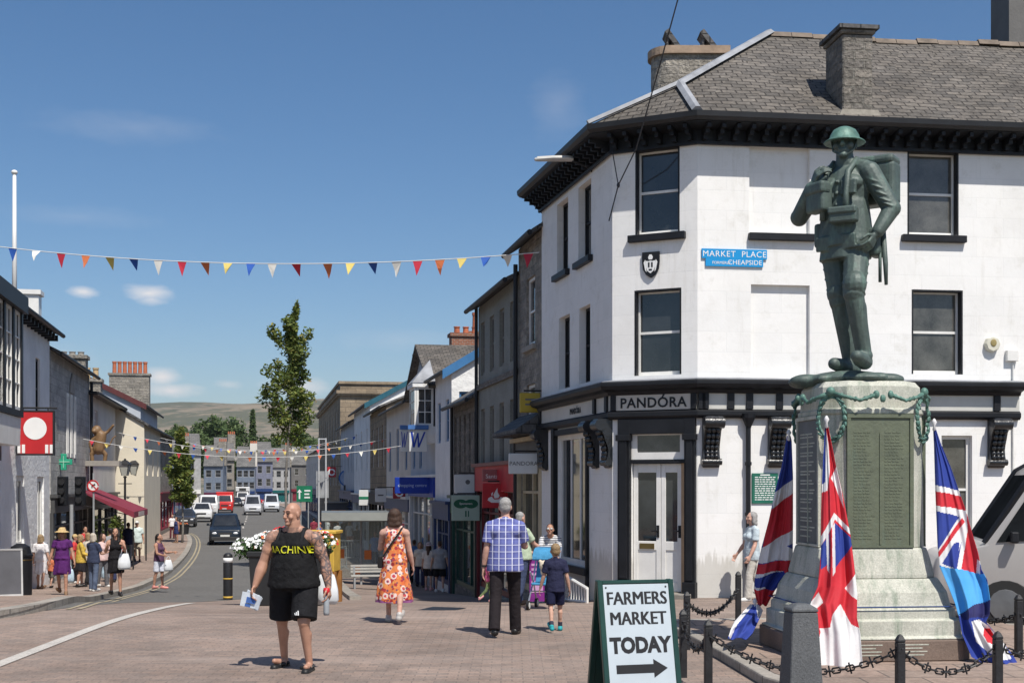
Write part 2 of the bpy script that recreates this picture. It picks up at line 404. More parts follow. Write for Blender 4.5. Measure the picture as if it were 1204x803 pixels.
# ---------------------------------------------------------------- building materials and helpers
def render_white():
    m, n, l, b = _nt('white_painted_render')
    tc = n.new('ShaderNodeTexCoord'); co = tc.outputs['Object']
    t = n.new('ShaderNodeTexBrick'); l.new(tc.outputs['UV'], t.inputs['Vector']); t.inputs['Scale'].default_value = 1
    t.inputs['Color1'].default_value = (.80,.79,.77,1); t.inputs['Color2'].default_value = (.77,.765,.75,1); t.inputs['Mortar'].default_value = (.75,.745,.73,1)
    t.inputs['Brick Width'].default_value = 1.05; t.inputs['Row Height'].default_value = .36; t.inputs['Mortar Size'].default_value = .008
    c = mixc(n, l, .55, t.outputs['Color'], ramp(n, l, noise_(n, l, co, .8, 8, .7), (.86,.85,.83), (1.05,1.05,1.05), .25, .6), 'MULTIPLY')
    mp = n.new('ShaderNodeMapping'); mp.inputs['Scale'].default_value = (5, 5, .5); l.new(co, mp.inputs[0])
    c = mixc(n, l, .55, c, ramp(n, l, noise_(n, l, mp.outputs[0], 1.5, 8, .75), (.72,.70,.65), (1,1,1), .22, .45), 'MULTIPLY'); c = mixc(n, l, .6, c, ramp(n, l, noise_(n, l, co, 2.6, 9, .75), (.78,.77,.73), (1.0,1,1), .3, .45), 'MULTIPLY'); sp = n.new('ShaderNodeSeparateXYZ'); l.new(co, sp.inputs[0]); fz = n.new('ShaderNodeMath'); fz.operation = 'MULTIPLY_ADD'; l.new(noise_(n, l, mp.outputs[0], 2.2, 6, .7), fz.inputs[0]); fz.inputs[1].default_value = -1.1; l.new(sp.outputs[2], fz.inputs[2]); c = mixc(n, l, ramp(n, l, fz.outputs[0], (.5,.5,.5), (0,0,0), -.35, .15), c, (.36,.34,.29))
    l.new(c, b.inputs['Base Color']); b.inputs['Roughness'].default_value = .75; b.inputs['Specular IOR Level'].default_value = .25
    ad = n.new('ShaderNodeMath'); ad.operation = 'MULTIPLY_ADD'; l.new(t.outputs['Fac'], ad.inputs[0]); ad.inputs[1].default_value = -.5
    l.new(noise_(n, l, co, 9, 6, .6), ad.inputs[2]); bump_(n, l, b, ad.outputs[0], .22, .012)
    return m
white_render = render_white()
black_paint = mat('black_gloss_paint', (.011,.012,.015), .5, .3, 3, .15, 20, spec=.3)
white_paint = mat('white_gloss_paint', (.74,.73,.7), .4, .08, 3, spec=.4)
grey_panel = mat('grey_fascia_paint', (.5,.475,.43), .5, .1, 2)
lead = mat('lead_flashing', (.27,.28,.30), .6, .3, 2.5, .2, 8, metal=.0)
slate = brick('slate', (.185,.168,.148), (.115,.108,.099), (.05,.045,.04), .27, .16, .014, .7, .9, .75, .8, nb=.5, bd=.04, stc=(.45,.42,.38))
slate_dark = brick('dark_slate', (.13,.128,.128), (.09,.09,.092), (.035,.035,.035), .34, .2, .016, .65, .7, .6, .8, nb=.5)
slate_far = brick('grey_slate', (.17,.165,.16), (.12,.118,.115), (.07,.07,.068), .5, .3, .02, .7, .5, .5, .5)
ridge_tile = mat('ridge_tile', (.17,.135,.105), .85, .3, 4, .4, 10)
rubble = brick('rubble_limestone', (.38,.35,.30), (.24,.225,.2), (.32,.3,.27), .42, .17, .02, .9, 1.0, .6, 2.0, nb=.6, bd=.05, distort=.12)
rubble_dark = brick('dark_rubble', (.27,.245,.215), (.16,.15,.138), (.2,.19,.17), .38, .16, .02, .9, 1.0, .6, 1.4, nb=.6, bd=.05, distort=.12)
ashlar_brown = brick('brown_ashlar', (.36,.285,.2), (.27,.215,.155), (.16,.135,.11), .8, .36, .015, .9, .5, .6, .6, nb=.4)
red_brick = brick('red_brick', (.34,.12,.065), (.26,.09,.05), (.3,.26,.22), .22, .075, .012, .9, .5, .4, 2)
terracotta = mat('terracotta', (.42,.13,.065), .8, .25, 6, .2)
buffpot = mat('buff_clay', (.5,.36,.2), .8, .25, 6, .2)
grey_rend = mat('grey_green_render', (.23,.235,.21), .9, .22, 1.2, .5, 14, fine=.3)
cream = mat('cream_render', (.66,.6,.48), .85, .08, .8, .3, 12)
pale = mat('pale_render', (.64,.6,.54), .85, .12, .8, .3, 12)
whitewash = mat('whitewashed_wall', (.78,.78,.77), .85, .12, .9, .8, 7, bd=.04)
bluegrey = mat('blue_grey_render', (.45,.48,.52), .85, .12, .8, .3, 12)
dark_render = mat('dark_grey_render', (.14,.135,.13), .85, .2, 1, .4, 14)
pane_dark = glass('window_glass', (.028,.03,.032), .06)
pane_mid = glass('shop_glass', (.045,.05,.052), .04, .8, .5)
pane_net = mat('curtained_glass', (.085,.083,.075), .12, .8, 2.2, spec=.7, fine=.35)
blue_paint = mat('blue_gloss_paint', (.05,.17,.36), .45, .12)
navy_paint = mat('navy_gloss_paint', (.02,.045,.14), .45, .15)

def bars(mb, u0, u1, z0, z1, y0, y1, w, nx=1, nz=1, mw=.03):
    mb.box(u0, u0+w, y0, y1, z0, z1); mb.box(u1-w, u1, y0, y1, z0, z1)
    mb.box(u0+w, u1-w, y0, y1, z0, z0+w*1.3); mb.box(u0+w, u1-w, y0, y1, z1-w, z1)
    for i in range(1, nx):
        u = lerp(u0+w, u1-w, i/nx); mb.box(u-mw/2, u+mw/2, y0+.012, y1-.003, z0+w*1.3, z1-w)
    for i in range(1, nz):
        z = lerp(z0+w*1.3, z1-w, i/nz); mb.box(u0+w, u1-w, y0+.008, y1-.006, z-mw/2, z+mw/2)
def window(par, M, u0, u1, z0, z1, dep=.16, fm=None, pm=None, nx=1, nz=2, w=.06, sill=None, mw=.045, lining=None, ltop=True, name='window'):
    """sash window set back in an opening: frame mesh (part), pane and sill (sub-parts)"""
    mb = MB(M); bars(mb, u0+.004, u1-.004, z0+.004, z1-.004, dep-.06, dep, w, nx, nz, mw)
    f = mb.build(name, fm or white_paint, par)
    mb = MB(M); mb.box(u0+.01, u1-.01, dep-.025, dep-.018, z0+.01, z1-.01)
    mb.build('pane', pm or pane_dark, f)
    if sill:
        mb = MB(M); mb.box(u0-.12, u1+.12, -.1, .06, z0-.13, z0-.004); mb.build('sill', sill, f, bevel=.008)
    if lining:
        mb = MB(M)
        mb.box(u0-.003, u0+.03, .0, dep-.065, z0, z1); mb.box(u1-.03, u1+.003, 0, dep-.065, z0, z1); mb.box(u0+.03, u1-.03, 0, dep-.065, z1-.03, z1+.003)
        mb.build('lining', lining, f)
    return f
def wallmesh(mb, u0, u1, z0, z1, ops, dep=.2, y=0):
    us = sorted({u0, u1, *[o[0] for o in ops], *[o[1] for o in ops]}); zs = sorted({z0, z1, *[o[2] for o in ops], *[o[3] for o in ops]})
    us = [u for u in us if u0 <= u <= u1]; zs = [z for z in zs if z0 <= z <= z1]
    for i in range(len(us)-1):
        for j in range(len(zs)-1):
            a, b, c, d = us[i], us[i+1], zs[j], zs[j+1]; mu, mz = (a+b)/2, (c+d)/2
            if any(o[0] < mu < o[1] and o[2] < mz < o[3] for o in ops): continue
            mb.poly([(a, y, c), (b, y, c), (b, y, d), (a, y, d)])
    for o in ops:
        a, b, c, d = o[:4]; dd = o[4] if len(o) > 4 else dep
        mb.poly([(a,y,c),(a,y+dd,c),(a,y+dd,d),(a,y,d)][::-1]); mb.poly([(b,y,c),(b,y+dd,c),(b,y+dd,d),(b,y,d)])
        mb.poly([(a,y,d),(b,y,d),(b,y+dd,d),(a,y+dd,d)][::-1][::-1]); mb.poly([(a,y,c),(b,y,c),(b,y+dd,c),(a,y+dd,c)])
        if len(o) > 5 or len(o) > 4: mb.poly([(a,y+dd,c),(b,y+dd,c),(b,y+dd,d),(a,y+dd,d)])
def frame(org, p, q, z=0):
    """matrix (relative to org) with x from plan point p to q, y inward (left of pq), z up"""
    p, q = Vector(p), Vector(q); d = (q-p).normalized(); nrm = Vector((-d.y, d.x))
    m = Matrix(((d.x, nrm.x, 0, p.x-org[0]), (d.y, nrm.y, 0, p.y-org[1]), (0, 0, 1, z-org[2]), (0, 0, 0, 1)))
    return m, (q-p).length
def hit(p, q, px, py):
    """(u, z) where the sight line through a photo point meets the vertical plane over pq"""
    p, q = Vector(p), Vector(q); d = (q-p).normalized(); k = (px-CX)/F
    # p + u d = (k Y, Y)
    u = (k*p.y - p.x)/(d.x - k*d.y); Y = p.y + u*d.y
    return u, HC + (YH-py)/F*Y
def offs(pts, o):
    """plan polyline offset to its right-hand (street) side by o, mitred"""
    out = []; n = len(pts)
    for i in range(n):
        ns = []
        if i > 0: d = (Vector(pts[i])-Vector(pts[i-1])).normalized(); ns.append(Vector((d.y, -d.x)))
        if i < n-1: d = (Vector(pts[i+1])-Vector(pts[i])).normalized(); ns.append(Vector((d.y, -d.x)))
        m = sum(ns, Vector((0, 0))); m = m.normalized(); m = m/ m.dot(ns[0])
        out.append(Vector(pts[i]) + m*o)
    return out
def sweep(mb, pts, prof, org=(0,0,0)):
    """profile [(out, z)...] swept along the plan polyline (open ended, capped)"""
    rs = []
    cols = [offs(pts, o) for o, z in prof]
    for i in range(len(pts)):
        rs.append([(cols[k][i].x-org[0], cols[k][i].y-org[1], prof[k][1]-org[2]) for k in range(len(prof))])
    n = len(prof); vs = [p for r in rs for p in r]; fs = []
    for a in range(len(rs)-1):
        for k in range(n): fs.append((a*n+k, (a+1)*n+k, (a+1)*n+(k+1) % n, a*n+(k+1) % n))
    fs += [tuple(range(n)), tuple(range((len(rs)-1)*n+n-1, (len(rs)-1)*n-1, -1))]
    mb.add(vs, fs)

# ---------------------------------------------------------------- white corner shop
A, B, C_, D = (3.30, 22.7), (1.84, 23.4), (.66, 28.4), (15.0, 24.23)
def corner_shop():
    org = (A[0], A[1], 0.0)
    t = thing('corner_shop', 'large white painted corner building with black trim and a bracketed slate roof', 'building', org)
    MR, LR = frame(org, A, D); MC, LC = frame(org, B, A); ML, LL = frame(org, C_, B)
    def wR(x0, x1, y0, y1, dy=None):
        u0, z1 = hit(A, D, x0, y0); u1, z1b = hit(A, D, x1, y0); z0 = hit(A, D, (x0+x1)/2, y1)[1]; z1 = hit(A, D, (x0+x1)/2, y0)[1]
        return u0, u1, z0, z1
    def wC(x0, x1, y0, y1): return hit(B, A, x0, y0)[0], hit(B, A, x1, y0)[0], hit(B, A, (x0+x1)/2, y1)[1], hit(B, A, (x0+x1)/2, y0)[1]
    def wL(x0, x1, y0, y1): return hit(C_, B, x0, y0)[0], hit(C_, B, x1, y0)[0], hit(C_, B, x1, y1)[1], hit(C_, B, x1, y0)[1]
    R1 = wR(1067,1127,178,277); R2 = wR(1072,1132,341,440); Rb1 = wR(881,952,170,275); Rb2 = wR(883,952,335,444)
    Rg = wR(1107,1143,512,640); R3 = (9.0, 9.95, R1[2], R1[3]); R4 = (9.0, 9.95, R2[2], R2[3])
    C1 = wC(747,799,174,275); C2 = wC(746,801,340,441)
    door = (hit(B, A, 742, 600)[0], hit(B, A, 806, 600)[0], -.02, hit(B, A, 774, 505)[1])
    L1 = wL(655,668,231,314); L2 = wL(680,695,211,300); L3 = wL(657,670,369,455); L4 = wL(681,694,357,447)
    Lg = wL(656,691,508,668)
    Lw = [(a, b, min(L1[2], L2[2]), max(L1[3], L2[3])) for a, b in ((L1[0], L1[1]), (L2[0], L2[1]))] + [(a, b, min(L3[2], L4[2]), max(L3[3], L4[3])) for a, b in ((L3[0], L3[1]), (L4[0], L4[1]))]
    mb = MB(MR); wallmesh(mb, 0, LR, -2, 8.2, [R1, R2, R3, R4, Rg, Rb1 + (.09,), Rb2 + (.09,)], .24)
    mb.M = MC; wallmesh(mb, 0, LC, -2, 8.2, [C1, C2, door], .24)
    mb.M = ML; wallmesh(mb, 0, LL, -2, 8.2, Lw + [Lg], .24)
    # backs so that light does not leak in
    mb.M = Matrix.Translation((-org[0], -org[1], 0))
    E, G = (14.0, 31.5), (3.4, 31.0)
    mb.poly([(D[0], D[1], -2), (E[0], E[1], -2), (E[0], E[1], 8.2), (D[0], D[1], 8.2)])
    mb.poly([(E[0], E[1], -2), (G[0], G[1], -2), (G[0], G[1], 8.2), (E[0], E[1], 8.2)])
    mb.poly([(G[0], G[1], -2), (C_[0], C_[1], -2), (C_[0], C_[1], 8.2), (G[0], G[1], 8.2)])
    mb.poly([(A[0]+.4, A[1]+1.0, 8.19), (D[0], D[1]+.3, 8.19), (E[0], E[1], 8.19), (C_[0]+.3, C_[1], 8.19), (B[0]+.6, B[1]+.6, 8.19)])
    mb.build('wall', white_render, t)
    for w_, M_, li in ((R1, MR, black_paint), (R2, MR, black_paint), (R3, MR, black_paint), (R4, MR, black_paint), (C1, MC, black_paint), (C2, MC, black_paint)):
        top = w_[3] > 6
        window(t, M_, *w_, dep=.2, nx=1, nz=2, w=.055, sill=black_paint if top else None, lining=li, pm=pane_net if M_ is MR else pane_dark)
    for w_ in Lw: window(t, ML, *w_, dep=.2, fm=black_paint, nx=1, nz=2, w=.05, sill=black_paint if w_[3] > 6 else None)
    window(t, MR, *Rg, dep=.16, nx=1, nz=2, w=.06, pm=pane_net)
    for w_ in (Rb1,):
        mb = MB(MR); mb.box(w_[0]-.02, w_[1]+.1, -.1, .06, w_[2]-.13, w_[2]-.003); mb.build('blind_sill', black_paint, t, bevel=.008)
    # eaves with brackets
    path = [C_, B, A, D]
    mb = MB(); sweep(mb, path, [(.0, 8.03), (.05, 8.03), (.05, 8.25), (.46, 8.30), (.46, 8.33), (0, 8.33)], org)
    sweep(mb, path, [(.04, 7.99), (.085, 8.0), (.085, 8.05), (.04, 8.05)], org)
    for M_, L_ in ((MR, LR), (MC, LC), (ML, LL)):
        mb.M = M_; k = int(L_/.27)
        for i in range(k+1):
            u = lerp(.1, L_-.1, i/max(1, k))
            for (a, b, z0, z1) in ((.05, .42, 8.215, 8.285), (.05, .30, 8.14, 8.22), (.05, .17, 8.06, 8.15)):
                mb.box(u-.035, u+.035, -b, -a, z0, z1)
    mb.build('bracketed_cornice', black_paint, t)
    mb = MB(); sweep(mb, path, [(.44, 8.31), (.5, 8.31), (.56, 8.36), (.57, 8.45), (.53, 8.45), (.44, 8.4)], org)
    mb.build('gutter', mat('gutter_paint', (.016,.017,.02), .5, .3, 2), t)
    # roof
    go = offs(path, .5); Cg, Bg, Ag, Dg = [(v.x, v.y, 8.44) for v in go]
    N = P(800, 101, 23.37); Rp = P(905, 41, 26.0); Rr = Vector((15.0, 27.2, 11.13)); Rb = Vector((4.1, 31.0, 11.1)); Cb = (C_[0]+.2, 31.2, 8.44)
    T = lambda v: Vector(v) - Vector(org)
    mb = MB()
    def tri(*p): mb.poly([T(v) for v in p])
    # right slope subdivided a little and sagging so the courses are not ruler straight
    def slope(a, b, c, d, nu=14, nv=5, sag=.05):
        vs = []; a, b, c, d = map(Vector, (a, b, c, d))
        for j in range(nv+1):
            for i in range(nu+1):
                p = a.lerp(b, i/nu).lerp(d.lerp(c, i/nu), j/nv)
                if 0 < i < nu and j > 0: p.z += sag*math.sin(i*1.7+j)*.5 - (sag*.6 if j == nv else 0)*abs(math.sin(i*.45))
                vs.append(T(p))
        mb.add(vs, [(j*(nu+1)+i, j*(nu+1)+i+1, (j+1)*(nu+1)+i+1, (j+1)*(nu+1)+i) for j in range(nv) for i in range(nu)])
    slope(Ag, Dg, Rr, Rp); tri(Ag, Rp, N); tri(Bg, Ag, N); tri(Bg, N, Rp, Rb); tri(Cg, Bg, Rb, Cb)
    tri(Dg, (15, 30.5, 8.4), Rr); tri(Rp, Rr, (15, 30.5, 8.4), (6, 30.2, 8.4)); tri(Rb, Rp, (6, 30.2, 8.4), (6, 31.2, 8.4))
    mb.build('roof', slate, t)
    mb = MB()
    for a, b, w in ((N, Rp, .11), (Bg, N, .06), (Ag, N, .10)):
        a, b = T(a), T(b); d = (b-a).normalized(); s_ = d.cross(Vector((0,0,1))).normalized(); up = s_.cross(d)
        mb.rings([[p + s_*w + up*.0, p + s_*w*.4 + up*.07, p - s_*w*.4 + up*.07, p - s_*w] for p in (a - d*.02 + up*.03, b + d*.02 + up*.03)])
    mb.build('lead_hip', lead, t)
    mb = MB(); random.seed(3)
    nn = 22
    for i in range(nn):
        a, b = T(Rp.lerp(Rr, i/nn)), T(Rp.lerp(Rr, (i+.97)/nn)); z = -.04*abs(math.sin(i*.3)) + random.uniform(-.02, .02)
        mb.rings([[p + Vector((0, -.14, z-.06)), p + Vector((0, -.05, z+.06)), p + Vector((0, .05, z+.06)), p + Vector((0, .14, z-.06))] for p in (a, b)])
    mb.build('ridge_tiles', ridge_tile, t)
    # front chimney: stone stack rising through the slope near the eaves
    mb = MB(Matrix.Translation(T((6.13, 23.22, 0))) @ Matrix.Rotation(R(7), 4, 'Z'))
    mb.box(-.28, .28, -.42, .42, 8.3, 10.0); mb.box(-.32, .32, -.46, .46, 10.0, 10.08)
    c = mb.build('chimney', rubble_dark, t, bevel=.02)
    mb = MB(Matrix.Translation(T((6.13, 23.22, 0))) @ Matrix.Rotation(R(7), 4, 'Z')); mb.box(-.37, .37, -.51, .51, 10.08, 10.15); mb.build('cap_slab', slate_dark, c)
    mb = MB(Matrix.Translation(T((6.13, 23.22, 0))) @ Matrix.Rotation(R(7), 4, 'Z')); mb.prism([(-.44,8.42),(.44,8.42),(.33,8.62),(-.33,8.62)], -.54, -.42); mb.build('mortar_flashing', mat('mortar', (.35,.32,.27), .9, .25, 5, .5, 20), c)
    # round-ended chimney behind the left slope
    cx, cy = 3.72, 27.0
    pts = [(cx-.42 + .36*math.cos(R(a)), cy + .42*math.sin(R(a))) for a in range(90, 271, 15)] + [(cx+.75, cy-.42), (cx+.75, cy+.42)]
    big = [(cx-.42 + .43*math.cos(R(a)), cy + .49*math.sin(R(a))) for a in range(90, 271, 15)] + [(cx+.82, cy-.49), (cx+.82, cy+.49)]
    mb = MB(Matrix.Translation((-org[0], -org[1], 0))); mb.slab(pts, 9.2, 10.92); c = mb.build('chimney', rubble, t)
    mb = MB(Matrix.Translation((-org[0], -org[1], 0))); mb.slab(big, 10.92, 11.08); mb.build('cap_slab', mat('sandstone_cap', (.34,.25,.18), .9, .25, 4, .4, 20), c)
    for k, (x, ry) in enumerate(((cx-.33, R(-35)), (cx+.42, R(-38)))):
        mb = MB(); mb.obox(T((x, cy, 11.28)), (.1, .5, .5), ry=ry); mb.obox(T((x-.12, cy, 11.2)), (.04, .4, .22)); mb.build('slate_cowl', slate_dark, c)
    # ---------- shop front
    zt = 3.81
    mb = MB(); pend = (hit(A, D, 1197, 500)[0])
    dD = (Vector(D)-Vector(A)).normalized(); E2 = tuple(Vector(A) + dD*pend)
    sp = [C_, B, A, E2]
    sweep(mb, sp, [(0, 3.58), (.09, 3.58), (.12, 3.64), (.24, 3.68), (.27, 3.74), (.27, 3.79), (.22, 3.82), (0, 3.84)], org)
    sweep(mb, sp, [(0, 3.14), (.07, 3.14), (.11, 3.19), (.11, 3.26), (.06, 3.30), (0, 3.30)], org)
    mb.build('shop_cornice', black_paint, t)
    mb = MB(); sweep(mb, sp, [(0, 3.835), (.24, 3.815), (.24, 3.83), (0, 3.87)], org); mb.build('lead_ledge', lead, t)
    mb = MB(); sweep(mb, [C_, B], [(0, 3.30), (.05, 3.30), (.05, 3.58), (0, 3.58)], org); sweep(mb, [A, E2], [(0, 3.30), (.05, 3.30), (.05, 3.58), (0, 3.58)], org)
    mb.build('fascia', mat('cream_fascia', (.55,.54,.5), .5, .1, 2), t)
    mb = MB(); sweep(mb, [B, A], [(0, 3.303), (.075, 3.303), (.075, 3.577), (0, 3.577)], org); f = mb.build('fascia', grey_panel, t)
    lw = write('lettering', 'PANDÓRA', .25, black_paint, f, MC @ Vector((LC/2, -.08, 3.35)), .005, 1.08, rot=(0, 0, math.atan2(A[1]-B[1], A[0]-B[0])))
    write('lettering', 'PANDÓRA', .16, black_paint, f, ML @ Vector((LL*.56, -.055, 3.38)), .004, 1.05, rot=(0, 0, math.atan2(B[1]-C_[1], B[0]-C_[0])))
    pp_ = [(MR, hit(A, D, x, 470)[0]-.06, hit(A, D, x, 470)[0]+.06) for x in (828, 858, 880, 915, 1170)] + [(MR, .0, .12), (MC, 0, .1), (MC, LC-.1, LC)] + [(ML, u-.07, u+.07) for u in (.12, LL-.15, LL-.9)]
    for M_, a_, b_ in pp_: mb = MB(M_); mb.box(a_, b_, -.095, .02, 3.303, 3.577); mb.build('fascia_post', black_paint, t)
    def corbel(M_, u, name='scrolled_corbel'):
        mb = MB(M_); w = .15
        prof = [(0,3.16),(0,2.28),(-.05,2.26),(-.10,2.32),(-.115,2.40),(-.09,2.48),(-.075,2.58),(-.10,2.68),(-.14,2.78),(-.18,2.9),(-.25,2.98),(-.30,3.08),(-.28,3.16)]
        n = len(prof); vs = [(u-w, y, z) for y, z in prof] + [(u+w, y, z) for y, z in prof]
        mb.add(vs, [tuple(range(n-1, -1, -1)), tuple(range(n, 2*n))] + [(i, (i+1) % n, n+(i+1) % n, n+i) for i in range(n)])
        for z, r, y in ((3.05,.105,-.235),(2.36,.06,-.09)): mb.cyl((u-w-.03, y, z), (u+w+.03, y, z), r, r, 12)
        for z, y in ((2.92,-.22),(2.82,-.185),(2.72,-.15),(2.62,-.12),(2.52,-.11),(2.45,-.12)):
            for dx in (-.08, 0, .08): mb.ell((u+dx, y, z), (.045, .035, .055), nu=8, nv=6)
        mb.ell((u, -.3, 3.05), (.06, .04, .07), nu=8, nv=6)
        return mb.build(name, mat('black_carved_wood', (.014,.015,.017), .3, .3, 4, .4, 25, spec=.6), t, auto=40)
    for x in (835, 912, 1170): corbel(MR, hit(A, D, x, 520)[0])
    corbel(ML, .42); corbel(ML, LL-.14); corbel(ML, LL-.95)
    # door case on the chamfer
    du0, du1 = door[0], door[1]
    mb = MB(MC)
    for a, b in ((hit(B, A, 728, 600)[0], du0), (du1, LC-.02)):
        mb.box(a, b, -.09, .02, -.02, 3.14); mb.box(a+.04, b-.04, -.13, -.09, .25, 2.75)
        mb.box(a-.02, b+.02, -.15, .02, -.1, .22); mb.box(a-.02, b+.02, -.15, .02, 2.75, 2.86)
    mb.box(hit(B, A, 728, 600)[0], LC-.02, -.085, .02, 2.87, 3.145)
    mb.build('door_case', black_paint, t, bevel=.006)
    zt0 = hit(B, A, 774, 540)[1]; zh = hit(B, A, 774, 505)[1]
    mb = MB(MC); bars(mb, du0+.01, du1-.01, zt0, zh, .02, .09, .1); f = mb.build('transom_frame', white_paint, t)
    mb = MB(MC); mb.box(du0+.02, du1-.02, .05, .056, zt0, zh-.02); mb.build('pane', pane_net, f)
    mb = MB(MC); mb.box(du0, du1, .0, .12, zt0-.07, zt0); mb.build('transom_bar', black_paint, t)
    dm = (du0+du1)/2 + .02
    for k, (a, b) in enumerate(((du0+.01, dm-.005), (dm+.005, du1-.1))):
        z0, z1 = .03, zt0-.075
        mb = MB(MC); y0, y1 = .1, .145
        st = .085
        mb.box(a, a+st, y0, y1, z0, z1); mb.box(b-st, b, y0, y1, z0, z1); mb.box(a+st, b-st, y0, y1, z1-.16, z1); mb.box(a+st, b-st, y0, y1, z0, z0+.16); mb.box(a+st, b-st, y0, y1, z0+.74, z0+.9)
        mb.box(a+st, b-st, y0+.018, y1, z0+.16, z0+.74)
        d_ = mb.build('door', white_paint, t, bevel=.005)
        mb = MB(MC); mb.box(a+st-.005, b-st+.005, y0+.02, y0+.026, z0+.88, z1-.14); mb.build('pane', pane_mid, d_)
        if k == 0:
            mb = MB(MC); mb.box(a+.12, b-.12, y0-.012, y0, z0+.76, z0+.86); mb.build('letter_box', mat('brass', (.35,.25,.1), .35, .2, metal=1), d_)
        mb = MB(MC); u = b-.04 if k == 1 else b-.05
        mb.box(u-.025, u+.025, y0-.015, y0, 1.0, 1.22); mb.cyl((u, y0-.05, 1.12), (u-.11, y0-.05, 1.12), .012); mb.cyl((u, y0, 1.12), (u, y0-.05, 1.12), .012); mb.build('handle', black_paint, d_)
    mb = MB(MC); mb.box(du1-.1, du1-.004, .06, .2, .0, zt0-.07); mb.build('door_post', mat('tan_post', (.45,.3,.18), .6), t)
    mb = MB(MC); mb.box(du0-.15, du1+.15, -.35, .25, -.3, .02); mb.build('door_step', mat('step_stone', (.25,.23,.2), .85, .2, 3, .3), t, bevel=.01)
    # left street shop window
    mb = MB(ML); a, b, z0, z1 = Lg
    mb.box(a-.22, a-.01, -.1, .02, -.6, 3.14); mb.box(b+.01, b+.1, -.06, .02, -.4, 3.0); mb.box(a-.22, b+.1, -.08, .02, z1+.005, z1+.12); mb.box(a-.22, b+.1, -.1, .02, z0-.14, z0-.004)
    mb.build('shop_window_surround', black_paint, t)
    window(t, ML, a, b, z0, z1, dep=.12, pm=pane_mid, nx=3, nz=1, w=.09, mw=.07)
    # pipes, alarm, small things that are fixed to the wall
    ub = hit(A, D, 878, 580)[0]
    mb = MB(MR); mb.cyl((ub, -.09, -.1), (ub, -.09, 3.0), .045, .045, 10); mb.lathe([(.05,0),(.12,.16),(.13,.24),(.0,.24)], (ub, -.1, 2.98), 10)
    for z in (.5, 1.4, 2.3): mb.cyl((ub, -.09, z), (ub, -.09, z+.06), .06)
    mb.build('drainpipe', black_paint, t)
    uu = hit(A, D, 1190, 450)[0]
    mb = MB(MR); mb.cyl((uu, -.03, -.1), (uu, -.03, 4.3), .014); mb.build('cable', mat('white_cable', (.6,.6,.58), .6), t)
    mb = MB(MR); mb.box(uu-.14, uu+.08, -.09, .0, 4.22, 4.42); mb.build('junction_box', white_paint, t, bevel=.008)
    ua, za = hit(A, D, 1165, 405)
    mb = MB(MR); mb.cyl((ua, -.1, za), (ua, .0, za), .14, .15, 8); c = mb.build('alarm_box', mat('alarm_cream', (.62,.6,.5), .5), t, bevel=.01)
    mb = MB(MR); mb.ell((ua, -.105, za+.02), (.06, .012, .07)); mb.build('emblem', mat('alarm_gold', (.3,.24,.1), .5), c)
    return t
corner_shop()

def facade_thing(name, label, cat, p, q, px, py, out=0.0, group=None):
    u, z = hit(p, q, px, py); d = (Vector(q)-Vector(p)).normalized()
    x = Vector(p) + d*u + Vector((d.y, -d.x))*out
    return thing(name, label, cat, (x.x, x.y, z), math.atan2(d.y, d.x), group), (u, z)
sky_blue = mat('sign_blue', (.01,.27,.6), .4, .06); sign_white = mat('sign_white', (.78,.78,.77), .45, .05)
t, _ = facade_thing('street_sign', 'bright blue street name plate with white lettering on the white wall', 'sign', A, D, 863, 304, .02)
mb = MB(); mb.box(-.6, .6, -.012, .012, -.01, .16); mb.box(-.53, .53, -.012, .012, -.15, -.011); mb.build('plate', sky_blue, t)
write('lettering', 'MARKET  PLACE', .15, sign_white, t, (0, -.014, .022), .001, 1.1, ex=.002)
write('lettering', 'FORMERLY', .07, sign_white, t, (-.24, -.014, -.11), 0, 1.0, ex=.002); write('lettering', 'CHEAPSIDE', .12, sign_white, t, (.19, -.014, -.115), .0005, 1.05, ex=.002)
t, _ = facade_thing('wall_shield', 'black heraldic shield with a white crest between two windows', 'shield', B, A, 766, 311, .03)
mb = MB(); mb.prism([(0,-.25),(.09,-.19),(.15,-.09),(.165,.04),(.165,.22),(-.165,.22),(-.165,.04),(-.15,-.09),(-.09,-.19)], -.02, .02); mb.build('shield', black_paint, t, bevel=.006)
mb = MB(); mb.prism([(0,-.17),(.06,-.12),(.09,-.03),(.09,.06),(.035,.05),(0,.06),(-.035,.05),(-.09,.06),(-.09,-.03),(-.06,-.12)], -.03, -.02)
mb.prism([(-.03,.08),(.03,.08),(.045,.12),(.02,.17),(-.02,.17),(-.045,.12)], -.03, -.02); mb.prism([(-.1,-.11),(-.075,-.14),(-.1,.08),(-.13,.03)], -.028, -.02); mb.prism([(.075,-.14),(.1,-.11),(.13,.03),(.1,.08)], -.028, -.02)
mb.build('crest', sign_white, t)
mb = MB(); mb.box(-.045, -.015, -.034, -.03, -.06, .03); mb.box(.015, .045, -.034, -.03, -.06, .03); mb.box(-.03, .03, -.034, -.03, -.12, -.09); mb.build('crest_marks', black_paint, t)
t, _ = facade_thing('notice_board', 'dark green notice plate with lines of white lettering beside the drainpipe', 'sign', A, D, 899, 574, .015)
mb = MB(); mb.box(-.24, .24, -.012, .012, -.27, .27); mb.build('plate', mat('sign_green', (.015,.13,.085), .5), t, bevel=.004)
mb = MB(); random.seed(5)
for i in range(11):
    x = -.19
    while x < .17:
        w = random.uniform(.03, .08); mb.box(x, min(.19, x+w), -.015, -.012, .19-i*.04, .207-i*.04); x += w+.015
mb.box(-.09, .09, -.015, -.012, .23, .25); mb.build('lettering', sign_white, t)
